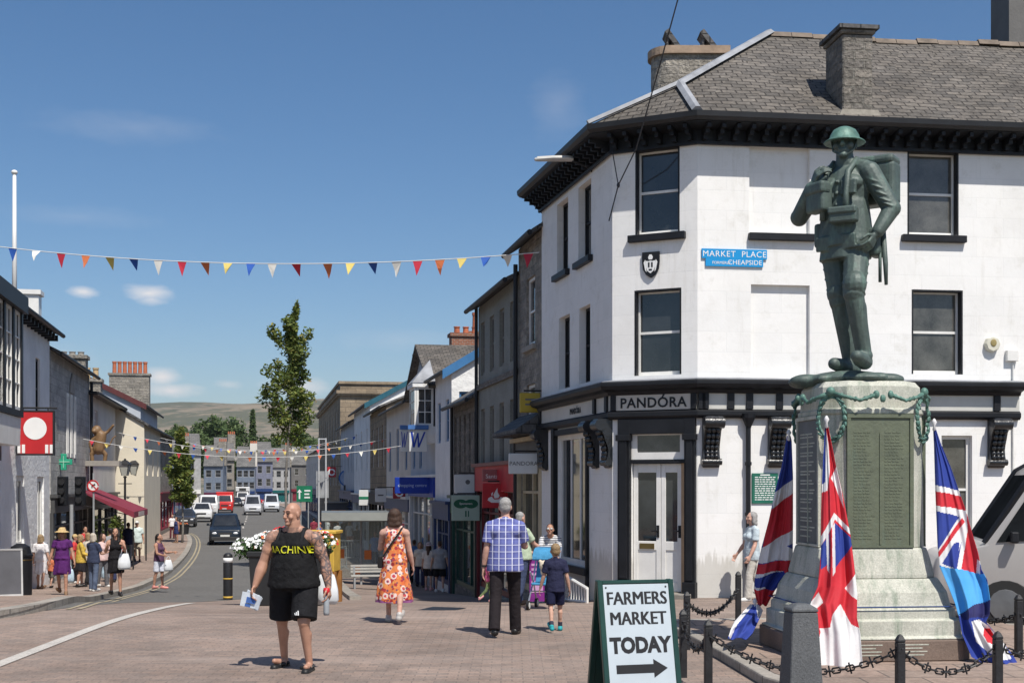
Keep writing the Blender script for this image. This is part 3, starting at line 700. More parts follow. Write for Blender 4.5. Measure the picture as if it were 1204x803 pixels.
# street light on a wall bracket, aerial wires
pl = P(668, 189, 24.6); t = thing('wall_lamp', 'grey street light on a black bracket under the eaves', 'lamp', pl)
mb = MB(); mb.cap((-.62, 0, .02), (-.35, 0, .03), .035, .05); mb.rings([[(x, y*w, z+dz) for y, dz in ((-1,0),(-.7,.05),(.7,.05),(1,0),(.8,-.03),(-.8,-.03))] for x, w, z in ((-.6,.05,.02),(-.3,.1,.03),(0,.11,.03),(.1,.06,.02))])
mb.build('lamp_head', mat('lamp_grey', (.5,.49,.46), .5), t, auto=40)
mb = MB(); mb.tube([(.08,0,.0),(.35,.02,-.1),(.62,.1,-.3)], .03); mb.tube([(.62,.1,-.1),(.62,.1,-.55)], .03); mb.build('bracket', black_paint, t)
t = thing('aerial_wire', 'thin black wire running up from the corner of the white building into the sky', 'wire', P(727, 218, 23.2))
o_ = P(727, 218, 23.2); w1 = [P(716, 260, 23.45), P(727, 218, 23.2), P(748, 175, 22.5), P(775, 80, 21.5), P(797, 0, 20.5), P(812, -60, 20)]
mb = MB(); mb.tube([v-o_ for v in w1], .012, 5); mb.tube([P(727, 218, 23.2)-o_, P(720, 178, 23.3)-o_], .01, 5); mb.ell((0,0,0), (.03,.03,.05)); mb.build('cable', mat('cable_black', (.03,.03,.035), .5), t)
# ramp railing on the street side of the shop
t = thing('ramp_railing', 'low white painted railing sloping beside the street side shop window', 'railing', (1.1, 25.6, 0))
pA = Vector((.46, 27.3, 0)) - Vector((1.1, 25.6, 0)); pB = Vector((1.40, 23.75, 0)) - Vector((1.1, 25.6, 0))
mb = MB()
def rp(tt, z): v = pA.lerp(pB, tt); return (v.x, v.y, z)
tops = (.42, .02); bots = (-.55, -.33)
mb.tube([rp(0, tops[0]), rp(1, tops[1])], .035, 6); mb.tube([rp(0, bots[0]+.12), rp(1, bots[1]+.1)], .03, 6)
for i in range(23): tt = i/22; mb.tube([rp(tt, lerp(*bots, tt)), rp(tt, lerp(*tops, tt))], .028 if i % 11 == 0 else .014, 5)
mb.build('rails', white_paint, t)
# ---------------------------------------------------------------- the two street rows
DIR = Vector((-.196, .981)); INR = Vector((.981, .196))
def street_pt(s, Y): return (s - .2*(Y-20), Y)
gutter_m = mat('gutter_paint', (.035,.037,.042), .45, .3, 2)
class House:
    def __init__(h, label, side, Y0, Y1, s, eave, ridge, D, wm, rm, roof='eaves', group=None, near_ops=(), over=.3, name='terraced_shop', trim=None, rows=(), shop=None, extra_ops=(), name_cat='building'):
        h.side = side; a, b = street_pt(s, Y0), street_pt(s, Y1)
        p, q = (b, a) if side == 'R' else (a, b)
        gz = min(g(*a), g(*b)) ; h.gz = gz
        org = (p[0], p[1], gz); h.t = thing(name, label, name_cat, org, 0, group)
        h.M, h.L = frame((org[0], org[1], 0), p, q); h.D = D; L = h.L; h.s = s
        h.org = org; h.p, h.q = p, q; h.trim = trim or white_paint
        X0, X1 = (L, 0) if side == 'R' else (0, L)
        # near end wall frame
        d = (Vector(q)-Vector(p)).normalized(); nn = Vector((-d.y, d.x))
        if side == 'R': h.np, h.nq = Vector(q), Vector(q) + nn*D
        else: h.np, h.nq = Vector(p) + nn*D, Vector(p)
        h.N, _ = frame((org[0], org[1], 0), h.np, h.nq)
        h.eave, h.ridge = eave, ridge
        ops = []; h.wins = []
        for r in rows:                               # (z0, z1, n, width, options)
            z0, z1, n, w = r[:4]; o = r[4] if len(r) > 4 else {}
            lo, hi = o.get('span', (0, 1))
            for i in range(n):
                u = lerp(lo, hi, (i+.5)/n)*L if side == 'L' else L - lerp(lo, hi, (i+.5)/n)*L
                ops.append((u-w/2, u+w/2, z0, z1)); h.wins.append((u-w/2, u+w/2, z0, z1, o))
        nops = []
        for (a_, b_, z0, z1) in near_ops: nops.append((a_, b_, z0, z1))
        h.nops = nops
        mb = MB(h.M); zz = -1.2
        for o in ops: pass
        H = eave
        conv = lambda L_: [(a, b, c-gz, d-gz) + tuple(r) for a, b, c, d, *r in L_]
        sops = []
        if shop:
            sops = [(.25, L-.25, .35+gz, shop.get('top', 2.5)+gz, .35)]
        wallmesh(mb, 0, L, zz, H-gz, conv(ops) + [(a, b, c-gz, d-gz, e) for a, b, c, d, e in sops], .16)
        mb.M = h.N; wallmesh(mb, 0, D, zz, H-gz, conv(nops), .16)
        if roof in ('eaves',):
            mb.poly([(0,0,H-gz),(D,0,H-gz),(D/2,0,ridge-gz)])
        mb.M = h.M
        far = 0 if side == 'R' else L
        mb.poly([(far,0,zz),(far,D,zz),(far,D,H-gz),(far,0,H-gz)]); mb.poly([(0,D,zz),(0,D,H-gz),(L,D,H-gz),(L,D,zz)])
        if roof == 'eaves': mb.poly([(far,0,H-gz),(far,D,H-gz),(far,D/2,ridge-gz)])
        if roof == 'gable': mb.poly([(0,0,H-gz),(L,0,H-gz),(L/2,0,ridge-gz)]); mb.poly([(0,D,H-gz),(L,D,H-gz),(L/2,D,ridge-gz)])
        h.wall = mb.build('wall', wm, h.t)
        for (u0, u1, z0, z1, o) in h.wins:
            window(h.t, h.M, u0, u1, z0-gz, z1-gz, dep=o.get('dep', .12), fm=o.get('fm', h.trim), pm=o.get('pm', pane_dark), nx=o.get('nx', 1), nz=o.get('nz', 2), w=o.get('w', .07), sill=o.get('sill'))
        for i, (u0, u1, z0, z1) in enumerate(nops):
            window(h.t, h.N, u0, u1, z0-gz, z1-gz, dep=.12, fm=h.trim, nx=1, nz=2, w=.07)
        e, r_ = H-gz, ridge-gz; mb = MB(h.M); x0, x1 = -.12, L+.12; th = .1
        if roof == 'eaves':
            sl = (r_-e)/(D/2); ze = e - over*sl
            o6 = [(-over, ze+.02), (D/2, r_+.02), (D+over, ze+.02), (D+over, ze+.02+th), (D/2, r_+.02+th*1.15), (-over, ze+.02+th)]
            vs = [(x0, y, z) for y, z in o6] + [(x1, y, z) for y, z in o6]; n = 6
            mb.add(vs, [(0,1,4,5),(1,2,3,4),(11,10,7,6),(10,9,8,7)] + [((i+1) % n, i, n+i, n+(i+1) % n) for i in range(n)])
            h.t_roof = mb.build('roof', rm, h.t)
            mb = MB(h.M); mb.cyl((x0, -over-.05, ze+.04), (x1, -over-.05, ze+.04), .065, .065, 8); mb.build('gutter', gutter_m, h.t)
        elif roof == 'gable':
            sl = (r_-e)/(L/2); ze = e - .2*sl
            mb.prism([(-.2, ze+.02), (-.2, ze+.02+th), (L/2, r_+.02+th), (L+.2, ze+.02+th), (L+.2, ze+.02), (L/2, r_+.02)][::-1], -over, D+.1)
            h.t_roof = mb.build('roof', rm, h.t)
        elif roof == 'hip':
            q_ = [(-over, -over, e), (L+over, -over, e), (L+over, D+over, e), (-over, D+over, e)]; i_ = min(D, L)/2*.9
            ra, rb = ((i_, D/2, r_), (L-i_, D/2, r_)) if L > D else ((L/2, i_, r_), (L/2, D-i_, r_))
            if L > D: fs = [(0,1,5,4),(1,2,5),(2,3,4,5),(3,0,4),(0,3,2,1)]
            else: fs = [(0,1,4),(1,2,5,4),(2,3,5),(3,0,4,5),(0,3,2,1)]
            mb.add(q_+[ra, rb], fs); h.t_roof = mb.build('roof', rm, h.t)
            mb = MB(h.M)
            for i in range(4): mb.cyl(q_[i], q_[(i+1) % 4], .07, .07, 6)
            mb.build('gutter', gutter_m, h.t)
        else:
            mb.box(-.0, L, .0, D, e-.15, e-.05); h.t_roof = mb.build('roof', rm, h.t)
            org_ = (h.org[0], h.org[1], 0)
            mb = MB(h.M)
            mb.box(-.12, L+.12, -.12, D+.1, e+.002, e+.22); mb.box(-.3, L+.3, -.3, D+.2, e-.75, e-.5); mb.box(-.2, L+.2, -.2, D+.15, e-.9, e-.752)
            mb.build('parapet', wm, h.t)
        if shop: h.shop(**shop)
    def shop(h, top=2.5, fm=None, fascia=None, fh=.55, bays=3, pm=None, text=None, tm=None, proj=.12):
        L = h.L; fm = fm or black_paint
        mb = MB(h.M); y0, y1 = .05, .2
        for i in range(bays+1):
            u = lerp(.25, L-.25, i/bays); mb.box(u-.05, u+.05, y0, y1, .0, top)
        mb.box(.25, L-.25, y0-.02, y1, .35, .5); mb.box(.25, L-.25, y0, y1, top*.8, top*.8+.06)
        for u in (.12, L-.12): mb.box(u-.13, u+.13, -.08, .02, -.2, top+.02)
        f = mb.build('shopfront', fm, h.t)
        mb = MB(h.M); mb.box(.26, L-.26, .12, .13, .36, top-.01); mb.build('shop_glass', pm or pane_mid, f)
        mb = MB(h.M); mb.box(0.01, L-.01, -proj, .015, top+.022, top+fh); fa = mb.build('fascia', fascia or fm, h.t)
        mb = MB(h.M); mb.box(-.04, L+.04, -proj-.1, .01, top+fh+.002, top+fh+.1); mb.build('fascia_cornice', fm, h.t)
        if text:
            d = (Vector(h.q)-Vector(h.p)).normalized()
            write('lettering', text, fh*.6, tm or sign_white, fa, h.M @ Vector((L/2, -proj-.004, top+fh*.3)), 0, 1, rot=(0, 0, math.atan2(d.y, d.x)))
    def part(h, name, mb_fn, m, M=None, parent=None, **k):
        mb = MB(M or h.M); mb_fn(mb); return mb.build(name, m, parent or h.t, **k)
    def chimney(h, f, y, w, d, top, pots=4, pm=None, m=None, ph=.45, cap=True):
        u = f*h.L if h.side == 'L' else (1-f)*h.L; z = top - h.gz
        mb = MB(h.M); mb.box(u-w/2, u+w/2, y-d/2, y+d/2, h.eave-h.gz-.3, z)
        if cap: mb.box(u-w/2-.07, u+w/2+.07, y-d/2-.07, y+d/2+.07, z+.001, z+.14)
        c = mb.build('chimney', m or rubble, h.t)
        ax = w >= d
        for i in range(pots):
            o = (i+.5)/pots - .5; mb = MB(h.M); x, yy = (u+o*w*.9, y) if ax else (u, y+o*d*.9)
            mb.lathe([(.13,0),(.115,ph*.85),(.14,ph*.86),(.14,ph),(.09,ph),(.09,ph*.6)], (x, yy, z+.14), 10); mb.build('chimney_pot', pm or terracotta, c, auto=40)
        return c

RGRP = 'shops along the street'
stone_sill = mat('stone_sill', (.3,.28,.25), .9, .15, 4)
# ----- right-hand row, from the white corner shop outwards
r1 = House('tall dark rubble stone house with white sash windows next to the white corner shop', 'R', 28.42, 31.2, 2.4, 7.7, 10.3, 8, rubble, slate_dark,
    rows=[(5.2, 6.8, 1, .95, dict(sill=stone_sill)), (2.9, 4.3, 1, .95, dict(sill=stone_sill))], shop=dict(top=3.3, fm=mat('cream_shopfront', (.5,.42,.28), .5), bays=2, fascia=mat('dark_fascia', (.05,.05,.05), .5)), group=RGRP)
r1.part('slate_canopy', lambda m: m.add([(0,-.65,4.08),(r1.L,-.65,4.08),(r1.L,.0,4.5),(0,0,4.5),(0,-.65,3.98),(r1.L,-.65,3.98),(r1.L,0,3.98),(0,0,3.98)], [(0,1,2,3),(4,5,1,0),(1,5,6,2),(0,3,7,4),(7,6,5,4)]), slate_dark)
r1.part('drainpipe', lambda m: m.cyl((.12,-.1,-.2),(.12,-.1,8.2),.055), gutter_m)
r2 = House('grey green rendered three storey block with stone mullioned windows and a red bank front', 'R', 31.25, 36.85, 2.4, 7.05, 9.2, 9, grey_rend, slate_dark,
    rows=[(5.05, 6.55, 4, .62, dict(nz=2, nx=1, fm=mat('stone_mullion', (.2,.19,.17), .9))), (2.3, 4.1, 4, .62, dict(nz=2, fm=MATS['stone_mullion']))],
    shop=dict(top=3.05, fm=mat('dark_red_front', (.16,.02,.025), .4), fascia=mat('bank_red', (.48,.02,.03), .45), fh=.7, bays=4), group=RGRP)
r2.part('string_course', lambda m: m.box(0, r2.L, -.08, .01, 5.95, 6.1), rubble_dark)
r2.part('drainpipe', lambda m: m.cyl((.1,-.08,-.2),(.1,-.08,8.4),.05), gutter_m)
r3 = House('low building with a mossy slate roof and narrow stone windows over a green shopfront', 'R', 36.95, 41.5, 2.4, 4.55, 6.7, 7.0, rubble_dark, slate_dark,
    rows=[(2.3, 4.1, 5, .42, dict(nz=2, fm=stone_sill))], shop=dict(top=2.6, fm=mat('dark_green_front', (.012,.06,.045), .4), fascia=mat('optician_green', (.02,.13,.08), .5), bays=3, fh=.5), group=RGRP)
r3.part('drainpipe', lambda m: m.cyl((.1,-.08,-.2),(.1,-.08,6.2),.05), gutter_m)
r4 = House('white gabled house with blue painted barge boards behind the low slate roof', 'R', 41.6, 45.4, 2.35, 5.75, 7.9, 7.0, whitewash, slate_dark,
    near_ops=[(.25, .6, 3.3, 5.0), (.95, 1.3, 3.3, 5.0)], trim=blue_paint, rows=[(3.4, 4.8, 2, .8)], shop=dict(top=2.5, fm=navy_paint, bays=2), group=RGRP)
sl4 = (7.9-5.75)/3.5
def barge(h, m_, w=.28, M=None):
    mb = MB(M or h.N); e, r_ = h.eave-h.gz, h.ridge-h.gz; D = h.D; s_ = (r_-e)/(D/2); o = .32
    for x0, x1 in ((-o, D/2), (D+o, D/2)):
        z0, z1 = e - o*s_, r_
        mb.add([(x0,-.16,z0-w*.6),(x1,-.16,z1-w*.6),(x1,-.16,z1+w*.5),(x0,-.16,z0+w*.5),(x0,-.125,z0-w*.6),(x1,-.125,z1-w*.6),(x1,-.125,z1+w*.5),(x0,-.125,z0+w*.5)], [(0,1,2,3),(7,6,5,4),(0,4,5,1),(3,2,6,7),(0,3,7,4),(1,5,6,2)])
    return mb.build('barge_board', m_, h.t)
barge(r4, blue_paint)
r5 = House('slate roofed gabled shop with stone quoins and a projecting white oriel window', 'R', 45.5, 53, 2.4, 5.45, 7.25, 8.0, bluegrey, slate, roof='gable',
    rows=[(2.6, 4.6, 2, .8, dict(fm=blue_paint, span=(.45, 1)))], shop=dict(top=3.35, fm=white_paint, fascia=mat('royal_blue', (.01,.04,.32), .4), fh=.75, bays=4), trim=white_paint, group=RGRP)
r5.part('quoins', lambda m: [m.box(-.03, .55 if i % 2 else .38, -.035, .0, i*.38, i*.38+.365) for i in range(19)], brick('quoin_stone', (.27,.25,.22), (.2,.185,.165), (.15,.14,.13), .5, .38, .01, stain=.6), M=r5.N)
uo = r5.L*(1-.13)
def oriel(h, u, w, z0, z1, pr, wm, label='oriel'):
    mb = MB(h.M); z0 -= h.gz; z1 -= h.gz
    mb.rings([[(u-a, 0, z), (u-a, -b, z), (u+a, -b, z), (u+a, 0, z)] for a, b, z in ((w/2-.1, pr*.6, z0-.6), (w/2, pr, z0-.3), (w/2, pr, z0))])
    o = mb.build(label, wm, h.t); mb = MB(h.M); mb.slab([(u-w/2-.08, 0), (u-w/2-.08, -pr-.08), (u+w/2+.08, -pr-.08), (u+w/2+.08, 0)], z1, z1+.14); mb.build('oriel_cornice', wm, o)
    mb = MB(h.M); bars(mb, u-w/2, u+w/2, z0, z1, -pr, -pr+.06, .08, 2, 3); mb.build('frame', white_paint, o)
    for k in (0, 1):
        x = u-w/2 if k == 0 else u+w/2
        Mx = h.M @ Matrix.Translation((x, -pr if k == 1 else 0, 0)) @ Matrix.Rotation(R(90 if k == 1 else -90), 4, 'Z')
        mb = MB(Mx); bars(mb, .07, pr-.07, z0, z1, 0, .06, .08, 2, 3); mb.build('side_frame', white_paint, o)
    mb = MB(h.M); mb.box(u-w/2+.04, u+w/2-.04, -pr+.03, -.02, z0+.01, z1-.01); mb.build('pane', pane_dark, o)
    return o
o5 = oriel(r5, uo, 1.5, 4.05, 5.45, .75, whitewash)
r5.part('oriel_roof', lambda m: m.add([(uo-.85,-.85,5.6-r5.gz),(uo+.85,-.85,5.6-r5.gz),(uo+.85,0,5.6-r5.gz),(uo-.85,0,5.6-r5.gz),(uo,-.1,6.5-r5.gz)], [(0,1,4),(1,2,4),(2,3,4),(3,0,4),(3,2,1,0)]), lead, parent=o5)
r6 = House('small white shop with blue corner posts beside the orange brick chimney stack', 'R', 53.1, 63, 2.4, 5.5, 7.6, 8, pale, slate_far, trim=blue_paint,
    rows=[(2.6, 4.5, 3, .9, dict(nx=2))], shop=dict(top=2.7, fm=white_paint, fascia=navy_paint, bays=4), group=RGRP)
r6.chimney(.05, 2.6, .75, 1.7, 8.2, 4, m=red_brick, ph=.3); r6.chimney(.55, 4.0, .7, 1.5, 8.9, 2, m=red_brick, ph=.9)
r7 = House('brown stone shop with tall dark windows between the blue posted shop and the white gable', 'R', 63.2, 72, 2.4, 5.9, 7.6, 8, ashlar_brown, slate_far, roof='eaves',
    rows=[(2.9, 5.0, 3, .9)], shop=dict(top=2.8, fm=black_paint, bays=4), group=RGRP)
r8 = House('narrow white gabled shop with dark slate roof beside the brown stone block', 'R', 72.2, 84, 2.4, 6.6, 8.8, 8, whitewash, slate_dark,
    rows=[(2.8, 5.2, 3, 1.0)], shop=dict(top=2.7, fm=white_paint, fascia=navy_paint, bays=4), near_ops=[], group=RGRP)
barge(r8, mat('teal_barge', (.02,.1,.14), .5)); r8.chimney(.5, 4, .8, 1.5, 9.9, 4)
r8b = House('pale blue fronted shop tucked under the brown stone block', 'R', 84.2, 97.5, 2.4, 6.2, 8.2, 8, bluegrey, slate_far,
    rows=[(2.8, 5.0, 4, 1.0)], shop=dict(top=2.8, fm=navy_paint, bays=5), group=RGRP)
r9 = House('large flat topped brown stone block with a heavy cornice down the street', 'R', 98, 132, 2.4, 9.7, 9.7, 14, ashlar_brown, lead, roof='flat',
    rows=[(5.2, 7.8, 9, 1.3, dict(w=.1)), (1.9, 4.1, 9, 1.5, dict(w=.1))], near_ops=[(2.0, 3.3, 5.2, 7.8), (5.5, 6.8, 5.2, 7.8)], name='stone_block', group=None)
r10 = House('low slate roofed shops beyond the brown stone block', 'R', 133, 165, 2.4, 5.6, 8.5, 9, pale, slate_far, rows=[(2.6, 4.4, 8, 1.2)], shop=dict(top=2.5, fm=navy_paint, bays=8), group=RGRP)
r10.chimney(.3, 4.5, 1.2, 1.0, 9.8, 4); r10.chimney(.7, 4.5, 1.2, 1.0, 9.8, 4)
# ----- left-hand row
l1 = House('whitewashed shop with a black framed bay window and a flagpole on its roof', 'L', 22, 40, -10.5, 6.75, 8.6, 8, whitewash, slate_dark, over=.35,
    rows=[(3.9, 5.7, 1, .75, dict(span=(.83, .93), fm=black_paint, sill=stone_sill)), (.2, 2.2, 3, 1.2, dict(span=(.45, 1.0), nx=2, nz=1, w=.14, sill=mat('grey_sill', (.3,.32,.35), .7)))], group=RGRP)
u_b = 7.7
mb = MB(l1.M); z0, z1 = 3.75-l1.gz, 6.15-l1.gz
mb.box(u_b-1.7, u_b+1.7, -.75, .02, z0-.15, z0); mb.box(u_b-1.8, u_b+1.8, -.85, .02, z1, z1+.4)
for u in (u_b-1.62, u_b-.55, u_b+.55, u_b+1.62): mb.box(u-.1, u+.1, -.74, -.6, z0, z1)
for u in (u_b-1.62, u_b+1.62): mb.box(u-.09, u+.09, -.6, .0, z0, z1)
bay = mb.build('bay_window', black_paint, l1.t)
for k in range(3):
    a = u_b-1.5+k*1.08; mb = MB(l1.M); bars(mb, a, a+.92, z0, z1, -.7, -.65, .07, 2, 4); mb.build('frame', white_paint, bay)
mb = MB(l1.M); mb.box(u_b-1.5, u_b+1.5, -.64, -.1, z0+.01, z1-.01); mb.build('pane', pane_net, bay)
mb = MB(l1.M); mb.prism([(u_b-1.65, z0-.16), (u_b-1.5, z0-.85), (u_b+1.5, z0-.85), (u_b+1.65, z0-.16)][::-1][::-1], -.7, .02); mb.build('bay_apron', white_paint, bay)
l1.part('fascia', lambda m: m.box(0, 9.6, -.2, .02, 2.55-l1.gz, 3.0-l1.gz), mat('dark_fascia', (.05,.05,.05), .5))
l1.chimney(.955, .45, .55, .6, 7.75, 0, m=white_paint)
for i in range(16): l1.part('eaves_bracket', lambda m: m.box(i*.6+8.94, i*.6+9.06, -.3, 0, 6.42-l1.gz, 6.6-l1.gz), black_paint)
l2 = House('grey stone building with pointed triple windows and a chemist shop below', 'L', 40.2, 49.5, -10.5, 6.2, 8.2, 8, brick('grey_limestone', (.52,.51,.49), (.40,.40,.385), (.38,.38,.37), .5, .25, .015, .9, .7, .6, 1.2, nb=.5, bd=.04), slate_dark,
    rows=[(2.9, 5.1, 3, .42, dict(span=(.33, .62), nz=2, fm=white_paint, dep=.03, w=.11))], shop=dict(top=2.4, fm=mat('dark_stone_front', (.07,.07,.07), .6), bays=4, fh=.5), group=RGRP)
l2.part('pointed_hood', lambda m: m.prism([(4.0,5.15-l2.gz),(5.1,5.15-l2.gz),(5.0,5.45-l2.gz),(4.55,5.85-l2.gz),(4.1,5.45-l2.gz)], -.05, .01), stone_sill)
l2.part('drainpipe', lambda m: m.cyl((l2.L-.15,-.1,-.2),(l2.L-.15,-.1,7.3),.06), gutter_m)
l3 = House('pale rendered corner shop with a hipped slate roof behind the gilded monkey', 'L', 49.7, 59.5, -10.6, 5.5, 7.6, 9, pale, slate, roof='hip', over=.45,
    rows=[(3.5, 5.0, 1, 1.1, dict(span=(.1, .45), nx=3, nz=4, w=.06))], shop=dict(top=2.4, fm=mat('dark_grey_front', (.05,.05,.055), .5), bays=4, fh=.6), group=RGRP)
l3.chimney(.18, .8, .8, 1.1, 7.0, 3, pm=stone_sill, ph=.16); l3.chimney(.72, .9, .7, 1.2, 6.5, 3, pm=buffpot, ph=.5)
l4 = House('cream gabled house standing forward with its blank end wall toward the camera', 'L', 60, 70, -9.3, 4.8, 7.2, 8, cream, slate_dark, rows=[(2.4, 3.8, 3, .9)], group=RGRP, over=.2)
l5 = House('stone house with red barge boards under a broad chimney of red pots', 'L', 70.2, 82, -10.4, 6.4, 8.6, 9, bluegrey, slate_far, rows=[(3.7, 5.1, 3, .9, dict(nx=2)), (.8, 2.6, 3, 1.0)], group=RGRP)
barge(l5, mat('maroon_barge', (.1,.025,.025), .6)); l5.chimney(.83, 1.5, .9, 2.4, 8.75, 7, ph=.75, m=rubble)
l6 = House('rough stone house with a steep slate roof and a maroon shop awning board', 'L', 82.2, 95, -10.3, 5.4, 7.8, 8, rubble, slate_dark, rows=[(2.5, 4.2, 3, .9)], shop=dict(top=2.3, fm=mat('maroon_front', (.17,.015,.03), .5), bays=4), group=RGRP)
l7 = House('grey slate roofed shop beyond the rough stone house', 'L', 95.2, 118, -12.6, 5.6, 7.4, 8, pale, slate_far, rows=[(2.5, 4.3, 4, 1.0)], shop=dict(top=2.4, fm=white_paint, bays=5), group=RGRP)
l7.chimney(.6, 2.6, 2.9, 1.2, 8.3, 6, ph=.4)
l8 = House('last white fronted shop of the left row below the trees', 'L', 118.2, 168, -12.6, 5.2, 7.4, 8, whitewash, slate_far, rows=[(2.2, 4.0, 5, 1.0)], shop=dict(top=2.3, fm=navy_paint, bays=6), group=RGRP)
# ----- the row that closes the view where the street bends
specs = [ # px centre, px width, Y, eave py, ridge py, wall, shop
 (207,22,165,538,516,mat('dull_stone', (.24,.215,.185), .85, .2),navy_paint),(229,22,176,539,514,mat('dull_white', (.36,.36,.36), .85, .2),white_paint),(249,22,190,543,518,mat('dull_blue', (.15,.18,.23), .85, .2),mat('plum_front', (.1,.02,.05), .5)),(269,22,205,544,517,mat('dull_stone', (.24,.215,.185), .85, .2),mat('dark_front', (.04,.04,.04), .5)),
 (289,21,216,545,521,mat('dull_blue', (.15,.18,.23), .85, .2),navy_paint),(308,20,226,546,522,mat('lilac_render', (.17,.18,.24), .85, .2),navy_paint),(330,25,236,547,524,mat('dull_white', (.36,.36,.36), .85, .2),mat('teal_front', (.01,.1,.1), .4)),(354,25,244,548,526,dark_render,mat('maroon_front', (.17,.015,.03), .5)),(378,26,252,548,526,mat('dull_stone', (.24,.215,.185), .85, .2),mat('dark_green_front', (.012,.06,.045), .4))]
names = ['pale end terrace shop at the left of the row closing the street', 'white end terrace shop with a white front in the row closing the street', 'blue grey end terrace shop with a plum front in the row closing the street', 'pale end terrace shop with a black front in the row closing the street',
 'blue grey end terrace shop with a navy front in the row closing the street', 'lilac end terrace shop with a navy front in the row closing the street', 'white end terrace corner shop with a teal front closing the street', 'dark grey end terrace shop with a maroon front closing the street', 'pale end terrace shop with a green front at the right end of the closing row']
for k, (pxc, pw, Y, ey, ry, wm, sm) in enumerate(specs):
    Xc = (pxc-CX)/F*Y; hw = pw/2/F*Y; gz = -1.45; jit = (0, 5, -4, 3, -3, 4, -2, 2, 0)[k]; ez = HC+(YH-ey+jit)/F*Y-gz; rz = HC+(YH-ry+jit)/F*Y-gz
    t = thing('end_terrace_shop', names[k], 'building', (Xc, Y + (0,-2,1,-3,0,2,-2,1,0)[k], gz), R(12 + (0,6,-4,3,-2,5,-3,4,0)[k]), 'end terrace shops closing the view')
    ops = []; n = 2 if hw < 1.6 else 3
    n = (2,1,2,2,3,2,3,2,2)[k]
    for zf in (.42, .72):
        for i in range(n):
            u = lerp(-hw, hw, (i+.5)/n); ops.append((u-.42, u+.42, ez*zf, ez*zf+ez*.17))
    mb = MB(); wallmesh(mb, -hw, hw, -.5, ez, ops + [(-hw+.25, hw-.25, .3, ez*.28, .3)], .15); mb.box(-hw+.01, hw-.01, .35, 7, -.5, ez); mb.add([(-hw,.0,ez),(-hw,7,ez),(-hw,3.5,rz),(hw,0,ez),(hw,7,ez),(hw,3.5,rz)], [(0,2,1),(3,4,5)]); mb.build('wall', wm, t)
    mb = MB(); mb.add([(-hw-.05,-.3,ez-.1),(hw+.05,-.3,ez-.1),(hw+.05,3.5,rz),(-hw-.05,3.5,rz),(hw+.05,7.3,ez-.1),(-hw-.05,7.3,ez-.1)], [(0,1,2,3),(3,2,4,5)]); mb.build('roof', slate_far, t)
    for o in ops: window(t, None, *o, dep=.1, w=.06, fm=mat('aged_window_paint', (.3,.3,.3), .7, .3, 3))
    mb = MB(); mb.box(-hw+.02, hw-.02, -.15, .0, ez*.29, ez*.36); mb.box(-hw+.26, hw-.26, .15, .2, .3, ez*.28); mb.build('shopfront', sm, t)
    if k % 2 == 0 or k == 3:
        mb = MB(); mb.box(hw-.9, hw+.3, 2.6, 4.4, ez, rz+.5); c = mb.build('chimney', rubble if k != 4 else pale, t)
        for i in range(4):
            mb = MB(); mb.cyl((hw-.75+i*.3, 3.5, rz+.5), (hw-.75+i*.3, 3.5, rz+.95), .12, .1, 8); mb.build('chimney_pot', terracotta, c)
# dark gabled building rising behind the white corner shop
t = thing('rear_building', 'dark gabled building with a tall chimney behind the slate roof at the top right', 'building', (14.2, 36, 0))
mb = MB(); mb.box(-2.2, 4, 0, 8, -1, 12.2); mb.add([(-2.2,0,12.2),(4,0,12.2),(.9,0,15.2),(-2.2,8,12.2),(4,8,12.2),(.9,8,15.2)], [(0,1,2),(4,3,5)]); mb.build('wall', dark_render, t)
mb = MB(); mb.add([(-2.5,-.3,11.95),(.9,-.3,15.25),(.9,8.3,15.25),(-2.5,8.3,11.95),(4.3,-.3,11.95),(4.3,8.3,11.95)], [(0,1,2,3),(1,4,5,2)]); mb.build('roof', slate_dark, t)
mb = MB(); mb.box(-.35, 1.4, -.45, .9, 12.6, 18); c = mb.build('chimney', dark_render, t)
# ---------------------------------------------------------------- people
skin_a = mat('skin_tanned', (.40,.215,.145), .6, .25, 14, .25, 90)
skin_b = mat('skin_fair', (.47,.275,.2), .6, .22, 14, .25, 90)
skin_c = mat('skin_pink', (.5,.29,.22), .6, .22, 14, .25, 90)
def cloth(name, col, var=.15, sc=6): return mat(name, col, .85, max(var, .2), sc, .9, 11, spec=.15, bd=.03)
def plaid():
    m, n, l, b = _nt('plaid_cotton')
    co = n.new('ShaderNodeTexCoord').outputs['Object']; sp = n.new('ShaderNodeSeparateXYZ'); l.new(co, sp.inputs[0])
    def stripe(src, period, duty, off=0):
        a = n.new('ShaderNodeMath'); a.operation = 'MULTIPLY_ADD'; l.new(src, a.inputs[0]); a.inputs[1].default_value = 1/period; a.inputs[2].default_value = off
        f = n.new('ShaderNodeMath'); f.operation = 'FRACT'; l.new(a.outputs[0], f.inputs[0])
        k = n.new('ShaderNodeMath'); k.operation = 'LESS_THAN'; l.new(f.outputs[0], k.inputs[0]); k.inputs[1].default_value = duty; return k.outputs[0]
    c = (.075,.085,.26)
    c = mixc(n, l, .5, mixc(n, l, stripe(sp.outputs[2], .085, .5), c, (.11,.13,.36)), mixc(n, l, stripe(sp.outputs[0], .085, .5), c, (.13,.15,.38)))
    c = mixc(n, l, stripe(sp.outputs[2], .085, .10, .2), c, (.5,.52,.68)); c = mixc(n, l, stripe(sp.outputs[0], .085, .13, .2), c, (.62,.63,.76))
    l.new(c, b.inputs['Base Color']); b.inputs['Roughness'].default_value = .85
    bump_(n, l, b, noise_(n, l, co, 14, 4), .5, .015); return m
